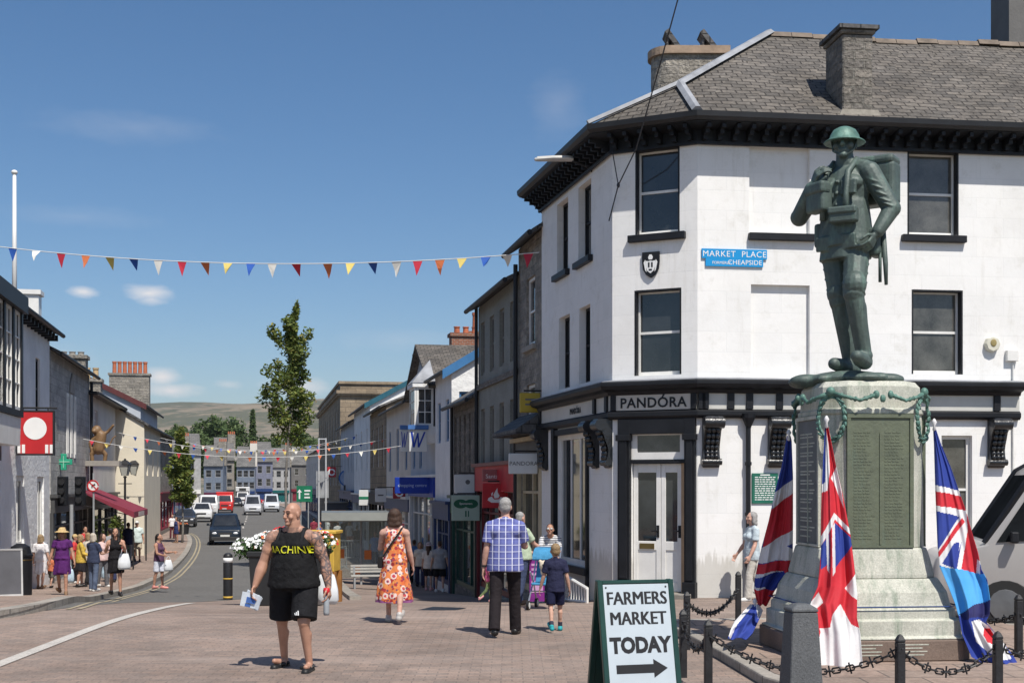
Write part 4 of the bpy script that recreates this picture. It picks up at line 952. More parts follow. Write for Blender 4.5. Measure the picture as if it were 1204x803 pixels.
def floral():
    m, n, l, b = _nt('floral_cotton')
    co = n.new('ShaderNodeTexCoord').outputs['Object']
    def vor(sc, off):
        mp = n.new('ShaderNodeMapping'); mp.inputs['Location'].default_value = (off, off*.7, off*1.3); l.new(co, mp.inputs[0])
        v = n.new('ShaderNodeTexVoronoi'); v.inputs['Scale'].default_value = sc; l.new(mp.outputs[0], v.inputs['Vector']); return v.outputs['Distance']
    nz = noise_(n, l, co, 60, 3)
    c = ramp(n, l, noise_(n, l, co, 12, 3), (.60,.13,.035), (.66,.24,.07))
    def spot(c, d, r, col):
        a = n.new('ShaderNodeMath'); a.operation = 'MULTIPLY_ADD'; l.new(nz, a.inputs[0]); a.inputs[1].default_value = .25; l.new(d, a.inputs[2])
        k = n.new('ShaderNodeMath'); k.operation = 'LESS_THAN'; l.new(a.outputs[0], k.inputs[0]); k.inputs[1].default_value = r
        return mixc(n, l, k.outputs[0], c, col)
    v2 = vor(15, 3.1); c = spot(c, v2, .52, (.36,.03,.035)); v1 = vor(9.5, 1.7); c = spot(c, v1, .56, (.70,.55,.50)); c = spot(c, v1, .36, (.5,.05,.07))
    v3 = vor(17, 7.3); c = spot(c, v3, .40, (.14,.05,.10)); v4 = vor(20, 5.3); c = spot(c, v4, .30, (.68,.42,.1))
    sp = n.new('ShaderNodeSeparateXYZ'); l.new(co, sp.inputs[0])
    l.new(c, b.inputs['Base Color']); b.inputs['Roughness'].default_value = .85
    bump_(n, l, b, noise_(n, l, co, 14, 4), .4, .015); return m
def striped():
    m, n, l, b = _nt('striped_cotton')
    co = n.new('ShaderNodeTexCoord').outputs['Object']; sp = n.new('ShaderNodeSeparateXYZ'); l.new(co, sp.inputs[0])
    a = n.new('ShaderNodeMath'); a.operation = 'MULTIPLY'; l.new(sp.outputs[2], a.inputs[0]); a.inputs[1].default_value = 30
    f = n.new('ShaderNodeMath'); f.operation = 'FRACT'; l.new(a.outputs[0], f.inputs[0])
    k = n.new('ShaderNodeMath'); k.operation = 'LESS_THAN'; l.new(f.outputs[0], k.inputs[0]); k.inputs[1].default_value = .42
    l.new(mixc(n, l, k.outputs[0], (.72,.72,.72), (.02,.022,.04)), b.inputs['Base Color']); b.inputs['Roughness'].default_value = .85; return m
def tattooed():
    m, n, l, b = _nt('tattooed_skin')
    co = n.new('ShaderNodeTexCoord').outputs['Object']; sp = n.new('ShaderNodeSeparateXYZ'); l.new(co, sp.inputs[0])
    base = ramp(n, l, noise_(n, l, co, 8, 5), (.37,.195,.13), (.47,.26,.18))
    v = n.new('ShaderNodeTexVoronoi'); v.feature = 'DISTANCE_TO_EDGE'; v.inputs['Scale'].default_value = 15
    nz = n.new('ShaderNodeTexNoise'); nz.inputs['Scale'].default_value = 14; l.new(co, nz.inputs['Vector'])
    ad = n.new('ShaderNodeVectorMath'); ad.operation = 'MULTIPLY_ADD'; l.new(nz.outputs['Color'], ad.inputs[0]); ad.inputs[1].default_value = (.14,)*3; l.new(co, ad.inputs[2]); l.new(ad.outputs[0], v.inputs['Vector'])
    ink = ramp(n, l, v.outputs['Distance'], (.8,.8,.8), (.12,.12,.12), .08, .22)
    def gt(src, t):
        k = n.new('ShaderNodeMath'); k.operation = 'GREATER_THAN'; l.new(src, k.inputs[0]); k.inputs[1].default_value = t; return k.outputs[0]
    def lt(src, t):
        k = n.new('ShaderNodeMath'); k.operation = 'LESS_THAN'; l.new(src, k.inputs[0]); k.inputs[1].default_value = t; return k.outputs[0]
    arm = n.new('ShaderNodeMath'); arm.operation = 'MULTIPLY'; l.new(gt(sp.outputs[0], .225), arm.inputs[0]); l.new(gt(sp.outputs[2], .88), arm.inputs[1])
    ch = n.new('ShaderNodeMath'); ch.operation = 'MULTIPLY'; l.new(gt(sp.outputs[2], 1.36), ch.inputs[0]); l.new(lt(sp.outputs[2], 1.5), ch.inputs[1])
    mxm = n.new('ShaderNodeMath'); mxm.operation = 'MULTIPLY_ADD'; l.new(ch.outputs[0], mxm.inputs[0]); mxm.inputs[1].default_value = .5; l.new(arm.outputs[0], mxm.inputs[2]); mxm.use_clamp = True
    f = n.new('ShaderNodeMath'); f.operation = 'MULTIPLY'; l.new(mxm.outputs[0], f.inputs[0]); l.new(ink, f.inputs[1])
    l.new(mixc(n, l, f.outputs[0], base, (.045,.05,.06)), b.inputs['Base Color']); b.inputs['Roughness'].default_value = .5; return m
hair_brown = mat('brown_hair', (.055,.028,.017), .5, .35, 30, .6, 90); hair_grey = mat('grey_hair', (.3,.29,.28), .6, .35, 30, .6, 90)
hair_fair = mat('fair_hair', (.28,.19,.1), .55, .3, 30, .6, 90); hair_dark = mat('dark_hair', (.015,.011,.01), .45, .3, 30, .5, 90)
straw = mat('straw', (.5,.36,.17), .8, .2, 20, .4, 60); eye_m = mat('eye_dark', (.03,.025,.022), .3, .1); lip_m = mat('lip', (.33,.13,.11), .5, .1)
shoe_black = mat('black_leather', (.015,.014,.014), .4, .2); shoe_white = mat('white_canvas', (.6,.6,.58), .7, .1); shoe_tan = mat('tan_leather', (.2,.12,.07), .6, .2); shoe_teal = mat('teal_trainers', (.02,.3,.33), .6, .2)

def rotz(v, a, c=(0, 0, 0)):
    c = Vector(c); v = Vector(v) - c; return Vector((v.x*math.cos(a) - v.y*math.sin(a), v.x*math.sin(a) + v.y*math.cos(a), v.z)) + c
class Fig:
    """joint positions of a posed figure facing -y, 1.75 m tall, feet brought to z = 0"""
    def __init__(f, legL=(0,2,0), legR=(0,2,0), armL=(0,8,8), armR=(0,8,8), w=1.0, lean=0, head=(0, 0), child=0, hz=1.628):
        f.w = w; f.child = child; f.hz = hz; hs = .092*w; f.hip = {}; f.knee = {}; f.ank = {}; f.sh = {}; f.elb = {}; f.wri = {}; f.footpitch = {}
        for s, k, lg in (('L', 1, legL), ('R', -1, legR)):
            sw, ab, kn = R(lg[0]), R(lg[1]), R(lg[2])
            hp = Vector((k*hs, 0, .92)); f.hip[s] = hp
            d1 = Vector((k*math.sin(ab), -math.sin(sw), -math.cos(sw)*math.cos(ab))); f.knee[s] = hp + d1*.42
            d2 = Vector((k*math.sin(ab)*.6, -math.sin(sw-kn), -math.cos(sw-kn))); f.ank[s] = f.knee[s] + d2*.42
            f.footpitch[s] = min(0, sw-kn) * (.8 if kn > .3 else 1.0)
        low = min(f.ank[s].z + .24*math.sin(f.footpitch[s])*0 for s in 'LR') - .085
        ln = R(lean); f.shift = Vector((0, 0, -low))
        def L_(v):      # lean the trunk forward about the hips
            v = Vector(v); z = v.z-.92; return Vector((v.x, v.y*math.cos(ln) - z*math.sin(ln), .92 + z*math.cos(ln) + v.y*math.sin(ln)))
        f.L_ = L_
        for s, k, am in (('L', 1, armL), ('R', -1, armR)):
            sh = L_((k*.172*w, .012, 1.385)); f.sh[s] = sh
            if len(am) == 2 and hasattr(am[0], '__len__'): f.elb[s], f.wri[s] = Vector(am[0]), Vector(am[1])
            else:
                sw, ab, el = R(am[0]), R(am[1]), R(am[2]); inn = R(am[3]) if len(am) > 3 else 0
                d1 = Vector((k*math.sin(ab), -math.sin(sw)*math.cos(ab), -math.cos(sw)*math.cos(ab))); f.elb[s] = sh + d1*.285
                d2 = Vector((k*math.sin(ab-inn), -math.sin(sw+el)*math.cos(ab-inn), -math.cos(sw+el)*math.cos(ab-inn))); f.wri[s] = f.elb[s] + d2*.25
        for dd in (f.hip, f.knee, f.ank, f.sh, f.elb, f.wri):
            for s in dd: dd[s] = dd[s] + f.shift
        f.hyaw, f.hpitch = R(head[0]), R(head[1])
    def T(f, v): return f.L_(v) + f.shift
    def Hd(f, v):       # head frame: v relative to head centre
        hs = 1.25 if f.child else 1.0
        v = Vector(v)*hs; p = f.hpitch
        v = Vector((v.x, v.y*math.cos(p) - v.z*math.sin(p), v.z*math.cos(p) + v.y*math.sin(p)))
        return f.T((0, -.012, f.hz)) + rotz(v, f.hyaw)
def hand(mb, wri, elb, s, curl=35, spread=1.0, palm=None, r=1.0):
    d = (wri-elb).normalized(); k = 1 if s == 'L' else -1
    n = palm or Vector((-k, 0, 0)); n = (n - d*n.dot(d)).normalized(); sd = d.cross(n).normalized()   # sd: across the knuckles
    if sd.y > 0: sd = -sd                                                                              # thumb side forward
    for q in (-1, -.33, .33, 1):
        mb.cap(wri + sd*q*.012, wri + d*.085 + sd*q*.030*spread, .017*r, .0125*r, 8)
    Ls = (.036, .045, .050, .046)
    for i, q in enumerate((-1.15, -.38, .38, 1.1)):
        p = wri + d*.085 + sd*q*.030*spread; a = R(curl); L = Ls[i]
        for sg, ll in ((1, L), (1.9, L*.62), (2.6, L*.5)):
            dd = d*math.cos(a*sg*.6) + n*math.sin(a*sg*.6) + sd*q*.06; e = p + dd.normalized()*ll
            mb.cap(p, e, .0095*r, .0082*r, 8); p = e
    p = wri + d*.02 + sd*.022
    for dd, ll in ((d*.6 + sd*.75 + n*.25, .045), (d*.9 + sd*.25 + n*.45, .034), (d + n*.5, .026)):
        e = p + dd.normalized()*ll; mb.cap(p, e, .0125*r, .0105*r, 8); p = e
def body(f, mb, belly=0.0, female=False, face=True, curl=35, muscle=1.0, palms={}):
    w = f.w; T = f.T; m = muscle
    chw = .155*w if not female else .14*w
    mb.ell(T((0, .005, 1.27)), (chw, .105*w, .19)); mb.ell(T((0, -.02-belly*.4, 1.08)), (.142*w+belly*.4, .10*w+belly, .17)); mb.ell(T((0, .01, .95)), ((.16 if not female else .172)*w, .115*w, .13))
    if female:
        for k in (-1, 1): mb.ell(T((k*.068, -.085, 1.255)), (.062, .06, .062))
    else:
        for k in (-1, 1): mb.ell(T((k*.07*w, -.065*w, 1.31)), (.075*w, .05*w, .06))
    mb.cap(T((0, .015, 1.38)), f.Hd((0, .012, -.08)), .064*w**.5*(1.1 if m > 1 else .9), .054*w**.5*(1.1 if m > 1 else .95))
    mb.ell(T((0, .01, 1.37)), (.125*w, .085*w, .075))
    for s, k in (('L', 1), ('R', -1)):
        mb.cap(T((k*.028, .022, 1.475)), T((k*.13*w, .016, 1.405)), .040*m**.5, .048*m**.5)
        mb.cap(T((k*.05, .012, 1.39)), f.sh[s] + Vector((-k*.012, 0, -.008)), .058*m**.5, .056*m**.5)
        mb.ell(f.sh[s].lerp(f.elb[s], .08), (.060*m**.7,)*3)
        a, b, c = f.sh[s], f.elb[s], f.wri[s]
        mb.cap(a, b, .052*m**.8, .040*m**.8); mb.ell(a.lerp(b, .5), (.049*m, .049*m, .06*m)) ; mb.cap(b, b.lerp(c, .35), .041*m, .043*m); mb.cap(b.lerp(c, .35), c, .043*m, .027*m**.5)
        hand(mb, c, b, s, curl, palm=palms.get(s))
        h, kn, an = f.hip[s], f.knee[s], f.ank[s]
        mb.cap(h, kn, .085*w, .055*w**.5); mb.cap(h + Vector((0, .03, -.02)), h.lerp(kn, .5), .085*w, .065*w)
        mb.ell(kn + Vector((0, -.012, 0)), (.052, .052, .058)); mb.cap(kn, an, .05*w**.5, .037)
        cf = kn.lerp(an, .3); back = Vector((0, 1, 0)); mb.cap(cf + back*.02, kn.lerp(an, .6) + back*.012, .052*w**.5, .04)
        foot(mb, f, s, .0)
    hd = f.Hd
    M3 = Matrix.Rotation(f.hyaw, 3, 'Z') @ Matrix.Rotation(f.hpitch, 3, 'X')
    sc = 1.25 if f.child else 1.0
    mb.ell(hd((0, .012, .02)), tuple(x*sc for x in (.075, .092, .095)), M3); mb.cap(hd((0, -.02, -.015)), hd((0, -.045, -.075)), .062*sc, .043*sc); mb.ell(hd((0, .0, -.03)), tuple(x*sc for x in (.066, .075, .08)), M3)
    for k in (-1, 1): mb.ell(hd((k*.076, .012, -.012)), tuple(x*sc for x in (.012, .02, .032)), M3)
    if face:
        mb.cap(hd((0, -.088, .012)), hd((0, -.108, -.028)), .010*sc, .0145*sc, 8); mb.ell(hd((0, -.098, -.032)), tuple(x*sc for x in (.021, .012, .011)), M3)
        mb.cap(hd((-.035, -.076, .028)), hd((.035, -.076, .028)), .013*sc, .013*sc, 8)
        mb.cap(hd((-.02, -.082, -.063)), hd((.02, -.082, -.063)), .012*sc, .012*sc, 8); mb.ell(hd((0, -.075, -.098)), tuple(x*sc for x in (.028, .024, .02)), M3)
        for k in (-1, 1): mb.ell(hd((k*.045, -.062, -.03)), tuple(x*sc for x in (.026, .022, .026)), M3)
def foot(mb, f, s, grow, k=1.0):
    an = f.ank[s]; p = f.footpitch[s]; kx = 1 if s == 'L' else -1; out = kx*.22
    def q(y, z): return an + Vector((math.sin(out)*-y, y*math.cos(p) - z*math.sin(p)*1, z*math.cos(p) + y*math.sin(-p)*-1 if False else z*math.cos(p) - y*math.sin(-p)*1))
    mb.cap(q(.035, -.045), q(-.07, -.052), .040+grow, .036+grow); mb.cap(q(-.07, -.054), q(-.165, -.058), .038+grow, .027+grow); mb.cap(an + Vector((0, 0, .0)), q(.01, -.04), .038+grow, .04+grow)
def torso_prims(f, mb, gr, belly=0.0, female=False, hem=.86, loose=.0):
    w = f.w; T = f.T
    mb.ell(T((0, .005, 1.27)), ((.155*w if not female else .142*w)+gr, .108*w+gr, .195)); mb.ell(T((0, -.02-belly*.4, 1.08)), (.145*w+belly*.4+gr+loose, .102*w+belly+gr+loose, .18))
    if female:
        for k in (-1, 1): mb.ell(T((k*.068, -.088, 1.255)), (.062+gr, .06+gr, .062+gr))
    else:
        for k in (-1, 1): mb.ell(T((k*.07*w, -.065*w, 1.31)), (.075*w+gr, .05*w+gr, .06))
        for k in (-1, 1): mb.ell(T((k*.08*w, .05*w, 1.32)), (.085*w+gr, .055*w+gr, .09))
    # hem: straight tube down over the hips
    n = 20; rs = []
    for z, a in ((1.27, .78), (1.18, .93), (1.05, 1.03), (.95, 1.10), (hem+.04, 1.14), (hem, 1.14)):
        rx = (.158*w+belly*.4+gr+loose)*a; ry = (.118*w+belly*.75+gr+loose)*a
        rs.append([T((rx*math.cos(2*math.pi*i/n), -belly*.3 + ry*math.sin(2*math.pi*i/n), z + .006*math.sin(i*2.1))) for i in range(n)][::-1])
    mb.rings(rs[::-1] if False else rs)
def make_person(label, loc, H, yaw, fig, skin, top=None, bottom=None, dress=None, hair=None, shoes=None, group=None, belly=0.0, female=False, face=True, muscle=1.0, vox=.012, curl=35, palms={}, socks=None, hat=None, glasses=False):
    k = H/1.75; t = thing('person', label, 'person', loc, yaw, group); f = fig
    def sc(mb): mb.v = [v*k for v in mb.v]; return mb
    mb = MB(); body(f, mb, belly, female, face, curl, muscle, palms); bo = sc(mb).blob('body', skin, t, vox, 3)
    T = f.T
    if face and vox < .02:
        mb = MB()
        for q in (-1, 1): mb.ell(f.Hd((q*.031, -.0835, .006)), (.0145, .008, .0075), Matrix.Rotation(f.hyaw, 3, 'Z'), 8, 6)
        sc(mb).build('eyes', eye_m, t, smooth=True)
        mb = MB(); mb.ell(f.Hd((0, -.0945, -.064)), (.024, .005, .0055), Matrix.Rotation(f.hyaw, 3, 'Z'), 10, 6); sc(mb).build('mouth', lip_m, t, smooth=True)
    if glasses:
        mb = MB()
        for q in (-1, 1): mb.ell(f.Hd((q*.034, -.095, .006)), (.029, .012, .024), Matrix.Rotation(f.hyaw, 3, 'Z'), 10, 8)
        mb.cap(f.Hd((-.075, 0, .012)), f.Hd((-.06, -.085, .01)), .004); mb.cap(f.Hd((.075, 0, .012)), f.Hd((.06, -.085, .01)), .004)
        sc(mb).build('sunglasses', mat('white_sunglasses', (.5,.48,.45), .3) if glasses == 'white' else shoe_black, t, smooth=True)
    if top:
        m_, kind = top[:2]; hem = top[2] if len(top) > 2 else .86
        mb = MB(); torso_prims(f, mb, .014, belly, female, hem, .012 if kind in ('tee', 'shirt', 'long') else .004)
        for s, kx in (('L', 1), ('R', -1)):
            mb_t = .012
            if kind != 'vest':
                mb.cap(T((kx*.03, .022, 1.46)), T((kx*.13*f.w, .016, 1.408)), .046*muscle**.5, .060*muscle**.5)
                mb.cap(T((kx*.05, .012, 1.39)), f.sh[s] + Vector((-kx*.012, 0, -.008)), .070*muscle**.5, .068*muscle**.5)
                e = f.sh[s].lerp(f.elb[s], .74)
                if kind == 'long': mb.cap(f.sh[s], f.elb[s], .068, .055); mb.cyl(f.elb[s], f.wri[s].lerp(f.elb[s], .06), .056, .042); mb.ell(f.elb[s], (.056,)*3)
                else: mb.ell(f.sh[s], (.070*muscle**.5,)*3); mb.cyl(f.sh[s].lerp(e, .1), e, .071*muscle**.5, .074*muscle**.5, 16)
            else:
                mb.ell(T((0, .02, 1.33)), (.130*f.w, .10*f.w, .06))
                mb.cap(T((kx*.075, -.07*f.w, 1.36)), T((kx*.105*f.w, .01, 1.465)), .036, .026); mb.cap(T((kx*.08, .085*f.w, 1.36)), T((kx*.105*f.w, .015, 1.465)), .036, .026)
        if kind != 'vest': mb.ell(T((0, .01, 1.375)), (.14*f.w, .10*f.w, .08)); mb.cap(T((0, .02, 1.40)), T((0, .018, 1.462)), .068, .064)
        sc(mb).blob('top', m_, t, min(vox*1.2, .024), 4)
    if bottom:
        m_, kind = bottom; mb = MB(); w = f.w
        mb.ell(T((0, .01-belly*.2, .95)), (.172*w+belly*.3+(.012 if female else 0), .125*w+belly*.6, .14))
        for s, kx in (('L', 1), ('R', -1)):
            h, kn, an = f.hip[s], f.knee[s], f.ank[s]
            if kind == 'trousers':
                mb.cap(h, kn, .096*w, .076); mb.cyl(kn, kn.lerp(an, 1.08), .077, .074, 16); mb.cap(h + Vector((0,.03,-.03)), h.lerp(kn, .5), .090*w, .083)
            elif kind == 'shorts':
                mb.ell(h, (.098*w,)*3); mb.cyl(h, h.lerp(kn, .92), .10*w, .098*w, 18); mb.cap(h + Vector((0,.025,-.02)), h.lerp(kn, .5), .093*w, .088)
            elif kind == 'tight': mb.cap(h, kn, .092*w, .063); mb.cap(kn, an.lerp(kn, .06), .064, .046); mb.cap(kn.lerp(an, .25)+Vector((0,.02,0)), kn.lerp(an, .6)+Vector((0,.01,0)), .058, .05)
        if kind == 'skirt':
            skirt(mb, f, 1.02, .52, .17, .25, .02)
        sc(mb).blob('bottoms', m_, t, min(vox*1.2, .024), 4)
    if dress:
        m_, hem, rx = dress[:3]; sl = dress[3] if len(dress) > 3 else 0; mb = MB()
        torso_prims(f, mb, .012, belly, True, .95, .0)
        skirt(mb, f, 1.12, hem, .142*f.w, rx, .024)
        for s in 'LR':
            h, kn = f.hip[s], f.knee[s]; q = min(1, (h.z-hem-.1)/(h.z-kn.z)); mb.cap(h, h.lerp(kn, q), .105*f.w, .085)
        mb.ell(T((0, .015, .95)), (.19*f.w, .14*f.w, .15)); mb.ell(T((0, .01, 1.36)), (.118*f.w, .09*f.w, .06))
        for s, kx in (('L', 1), ('R', -1)):
            mb.cap(T((kx*.08, -.05, 1.33)), T((kx*.105*f.w, .01, 1.45)), .05, .036); mb.cap(T((kx*.08, .075, 1.33)), T((kx*.105*f.w, .015, 1.45)), .042, .036)
            if sl: mb.cap(T((kx*.05, .012, 1.41)), f.sh[s], .064, .066); mb.ell(f.sh[s], (.067,)*3); mb.cyl(f.sh[s], f.sh[s].lerp(f.elb[s], sl), .066, .066)
        sc(mb).blob('dress', m_, t, min(vox*1.1, .024), 3)
    if hair:
        m_, kind = hair; mb = MB(); hd = f.Hd; q = 1.25 if f.child else 1.0
        M3 = Matrix.Rotation(f.hyaw, 3, 'Z')
        e3 = lambda a, b: mb.ell(hd(a), tuple(x*q for x in b), M3)
        e3((0, .030, .040), (.081, .088, .085)); e3((0, .045, -.005), (.074, .07, .075))
        if kind in ('bob', 'long'):
            e3((0, .035, .035), (.094, .096, .092)); e3((0, .045, -.05), (.102, .078, .10))
            for kx in (-1, 1): mb.cap(hd((kx*.076, .015, .03)), hd((kx*.086, .008, -.09)), .032*q, .034*q)
            mb.cap(hd((-.05, .06, -.12)), hd((.05, .06, -.12)), .052*q, .052*q)
        if kind == 'long':
            mb.cap(hd((0, .065, -.08)), hd((0, .085, -.30)), .075, .06)
            for kx in (-1, 1): mb.cap(hd((kx*.075, .02, -.05)), hd((kx*.085, .0, -.25)), .034, .028)
        if kind == 'bun': e3((0, .12, .06), (.045, .045, .045))
        if kind == 'tail': mb.cap(hd((0, .11, .03)), hd((0, .15, -.2)), .035, .02)
        hb = sc(mb).blob('hair', m_, t, min(max(.009, vox*.9), .02), 6)
    if hat:
        m_, kind = hat; mb = MB(); hd = f.Hd; c = hd((0, .01, .06))
        if kind == 'brim': mb.lathe([(.0,.10),(.06,.095),(.095,.05),(.105,.0),(.13,-.012),(.19,-.035),(.192,-.03),(.13,.0),(.0,.0)][::-1], c, 20)
        else: mb.ell(hd((0, .01, .045)), (.088, .1, .085)); mb.ell(hd((0, -.1, .045)), (.07, .075, .012))
        sc(mb).build('hat', m_, t, smooth=True)
    if shoes:
        m_, kind = shoes
        for s in 'LR':
            mb = MB()
            if kind == 'sandal':
                an = f.ank[s]; kx = 1 if s == 'L' else -1
                for y in (-.10, -.005): mb.cap(an + Vector((-.042 - kx*.2*y*0, y, -.045)), an + Vector((.042, y, -.045)), .022, .022, 8)
                mb.cap(an + Vector((0, .04, -.083)), an + Vector((kx*.035, -.18, -.083)), .047, .047, 8)
            else:
                foot(mb, f, s, .010)
            sc(mb).blob('shoe', m_, t, min(vox, .014), 2)
    if socks:
        for s in 'LR':
            mb = MB(); mb.cap(f.ank[s], f.ank[s].lerp(f.knee[s], .18), .044, .046); sc(mb).build('sock', socks, t, smooth=True)
    t['_k'] = 1; del t['_k']
    return t, k
def skirt(mb, f, z0, z1, r0, r1, fold, n=36):
    rs = []; T = f.T; mid = (f.knee['L'] + f.knee['R'])/2; cy = mid.y
    for j in range(12):
        tt = j/11; z = lerp(z0, z1, tt); rr = lerp(r0, r1, sstep(0, 1, tt)**.8); rs.append([])
        zz = z if z > .9 else z
        for i in range(n):
            a = 2*math.pi*i/n; q = rr*(1 + fold/rr*tt*math.sin(7*a+2*tt) + .3*fold/rr*tt*math.sin(13*a))
            p = Vector((q*math.cos(a), q*.78*math.sin(a) + cy*tt*.7, z + (.03*math.sin(3*a)*tt if j == 11 else 0)))
            rs[-1].append(T(p) if z > .92 else p + f.shift)
    mb.rings([r[::-1] for r in rs])

# ---- foreground man
fig = Fig(legL=(18,5,30), legR=(-10,6,7), lean=3, armL=(-8,20,18,8), armR=(4,19,16,6), w=1.36, head=(-26, 4))
loc = gp(346, 787); tman = loc
pm, pk = make_person('bald tattooed man in a black vest and shorts walking toward the camera', loc, 1.79, R(-14), fig, tattooed(), top=(cloth('black_cotton', (.012,.012,.013)), 'vest', .88), bottom=(cloth('black_polyester', (.014,.014,.016)), 'shorts'),
    shoes=(mat('black_rubber', (.012,.012,.012), .5), 'sandal'), belly=.03, muscle=1.38, vox=.0075, curl=55)
vest = [c for c in pm.children if c.name.startswith('top')][0]
# stubble and brow
mb = MB()
for q in (-1, 1): mb.cap(fig.Hd((q*.018, -.089, .034)), fig.Hd((q*.05, -.078, .034)), .005, .004, 6)
mb.v = [v*pk for v in mb.v]; mb.build('eyebrows', hair_brown, pm, smooth=True)
mb = MB(); pts = [fig.T((.07, .07, 1.44)), fig.T((.125, 0, 1.47)), fig.T((.13, -.11, 1.36)), fig.T((.15, -.12, 1.2)), fig.T((.17, -.03, 1.12)), fig.T((.16, .09, 1.1))]
mb.tube(pts, .022, 6); pts = [Vector((-p.x, p.y, p.z)) for p in pts]; mb.tube(pts, .022, 6); mb.v = [v*pk for v in mb.v]; 
mb.cap(Vector(fig.T((0, .17, 1.12)))*pk, Vector(fig.T((0, .17, 1.38)))*pk, .13, .11); mb.build('backpack', cloth('black_nylon', (.018,.018,.02)), pm, smooth=True)
wl = fig.wri['R']*pk; wr = fig.wri['L']*pk
def at_person(loc, yaw, v): return loc + rotz(v, yaw)
pL = at_person(loc, R(-14), wl + Vector((-.02, -.03, -.10)))
t = thing('leaflet', 'folded white and blue leaflets in the hand of the bald man', 'leaflet', pL, R(-20))
mb = MB()
for i, (dx, rz, ry) in enumerate(((0, .1, .5), (.02, -.1, .35), (-.01, .2, .2))): mb.obox((dx, -.015*i, -.05), (.19, .006, .15), ry=ry, rz=rz)
mb.build('sheets', mat('leaflet_white', (.6,.65,.7), .6, .15, 15), t)
mb = MB(); mb.obox((.01, -.042, -.05), (.10, .004, .06), ry=.2, rz=.2); mb.obox((-.03, -.042, -.10), (.06, .004, .03), ry=.2, rz=.2); mb.build('print', mat('leaflet_blue', (.06,.14,.4), .6, .3, 20), t)
pR = at_person(loc, R(-14), wr + Vector((-.01, -.03, -.06)))
t = thing('drink_bottle', 'clear drink bottle with a red cap held by the bald man', 'bottle', pR, 0)
mb = MB(); mb.lathe([(.0,-.23),(.03,-.23),(.032,-.2),(.03,-.08),(.02,-.03),(.014,-.01),(0,-.01)], n=12); mb.build('bottle', glass('clear_plastic', (.3,.32,.34), .1, .1), t, smooth=True)
mb = MB(); mb.lathe([(0,-.01),(.034,-.01),(.036,.03),(.03,.055),(0,.055)], n=12); mb.build('cap', mat('red_plastic', (.55,.02,.03), .4), t, smooth=True)

# ---- woman in the orange dress
fig = Fig(legL=(14,1,10), legR=(-16,1,18), armL=(25,12,100,30), armR=(8,10,12), w=1.0, head=(0,0))
loc = gp(464, 732)
fl = floral()
pw, k = make_person('woman with brown bob in an orange floral dress walking away', loc, 1.64, R(180), fig, skin_c, dress=(fl, .34, .27), hair=(hair_brown, 'bob'), shoes=(mat('silver_sandals', (.4,.38,.36), .4), 'shoe'), female=True, face=False, vox=.009)
mb = MB(); n_ = 40; rs = []
for z, rr in ((.39, .255), (.325, .268)):
    rs.append([((rr+.008)*(1 + .024/rr*.95*math.sin(7*a+1.9))*math.cos(a)*k, ((rr+.008)*(1 + .024/rr*.95*math.sin(7*a+1.9))*.78*math.sin(a))*k, z*k+fig.shift.z*k) for a in [2*math.pi*i/n_ for i in range(n_)]])
mb.rings(rs, cap=False); mb.build('hem_band', mat('violet_band', (.2,.06,.17), .8, .4, 30), pw, smooth=True)
mb = MB(); st = [fig.T((-.13,.015,1.47)), fig.T((-.08,.135,1.38)), fig.T((0.02,.15,1.24)), fig.T((.10,.145,1.12)), fig.T((.165,.10,1.02))]
mb.tube([v*k for v in st], .014, 6); mb.build('bag_strap', shoe_black, pw)
t = thing('shoulder_bag', 'small dark bag at the hip of the woman in orange', 'bag', at_person(loc, R(180), Vector((.2, -.02, .93))*k), R(170))
mb = MB(); mb.obox((0,0,0), (.07,.22,.18)); mb.build('bag', shoe_black, t, bevel=.02, seg=2)

# ---- man in the checked shirt
fig = Fig(legL=(-14,2,12), legR=(12,2,4), armL=(-2,9,10), armR=(22,12,75,30), w=1.1, head=(0,0))
loc = gp(594, 747)
pp, k = make_person('grey haired man in a blue checked shirt and dark trousers walking away', loc, 1.8, R(178), fig, skin_c, top=(plaid(), 'shirt', .82), bottom=(cloth('black_trousers', (.02,.016,.018)), 'trousers'), hair=(hair_grey, 'short'), shoes=(shoe_black, 'shoe'), face=False, vox=.009, belly=.02)
mb = MB(); w_ = fig.wri['L'].lerp(fig.elb['L'], .1)*k; mb.cyl(w_ + Vector((0,0,.012)), w_ - Vector((0,0,.012)), .036); mb.build('watch', shoe_black, pp)
# ---- boy
fig = Fig(legL=(-14,2,16), legR=(12,2,6), armL=(4,14,10), armR=(-8,12,20), w=.98, head=(0,-3), child=1)
loc = gp(653, 742)
make_person('fair haired boy in navy shirt and shorts with teal trainers', loc, 1.16, R(185), fig, skin_b, top=(cloth('navy_cotton', (.022,.024,.055)), 'tee', .80), bottom=(cloth('navy_shorts', (.012,.014,.04)), 'shorts'), hair=(hair_fair, 'short'), shoes=(shoe_teal, 'shoe'), socks=cloth('dark_socks', (.04,.04,.06)), face=False, vox=.008)
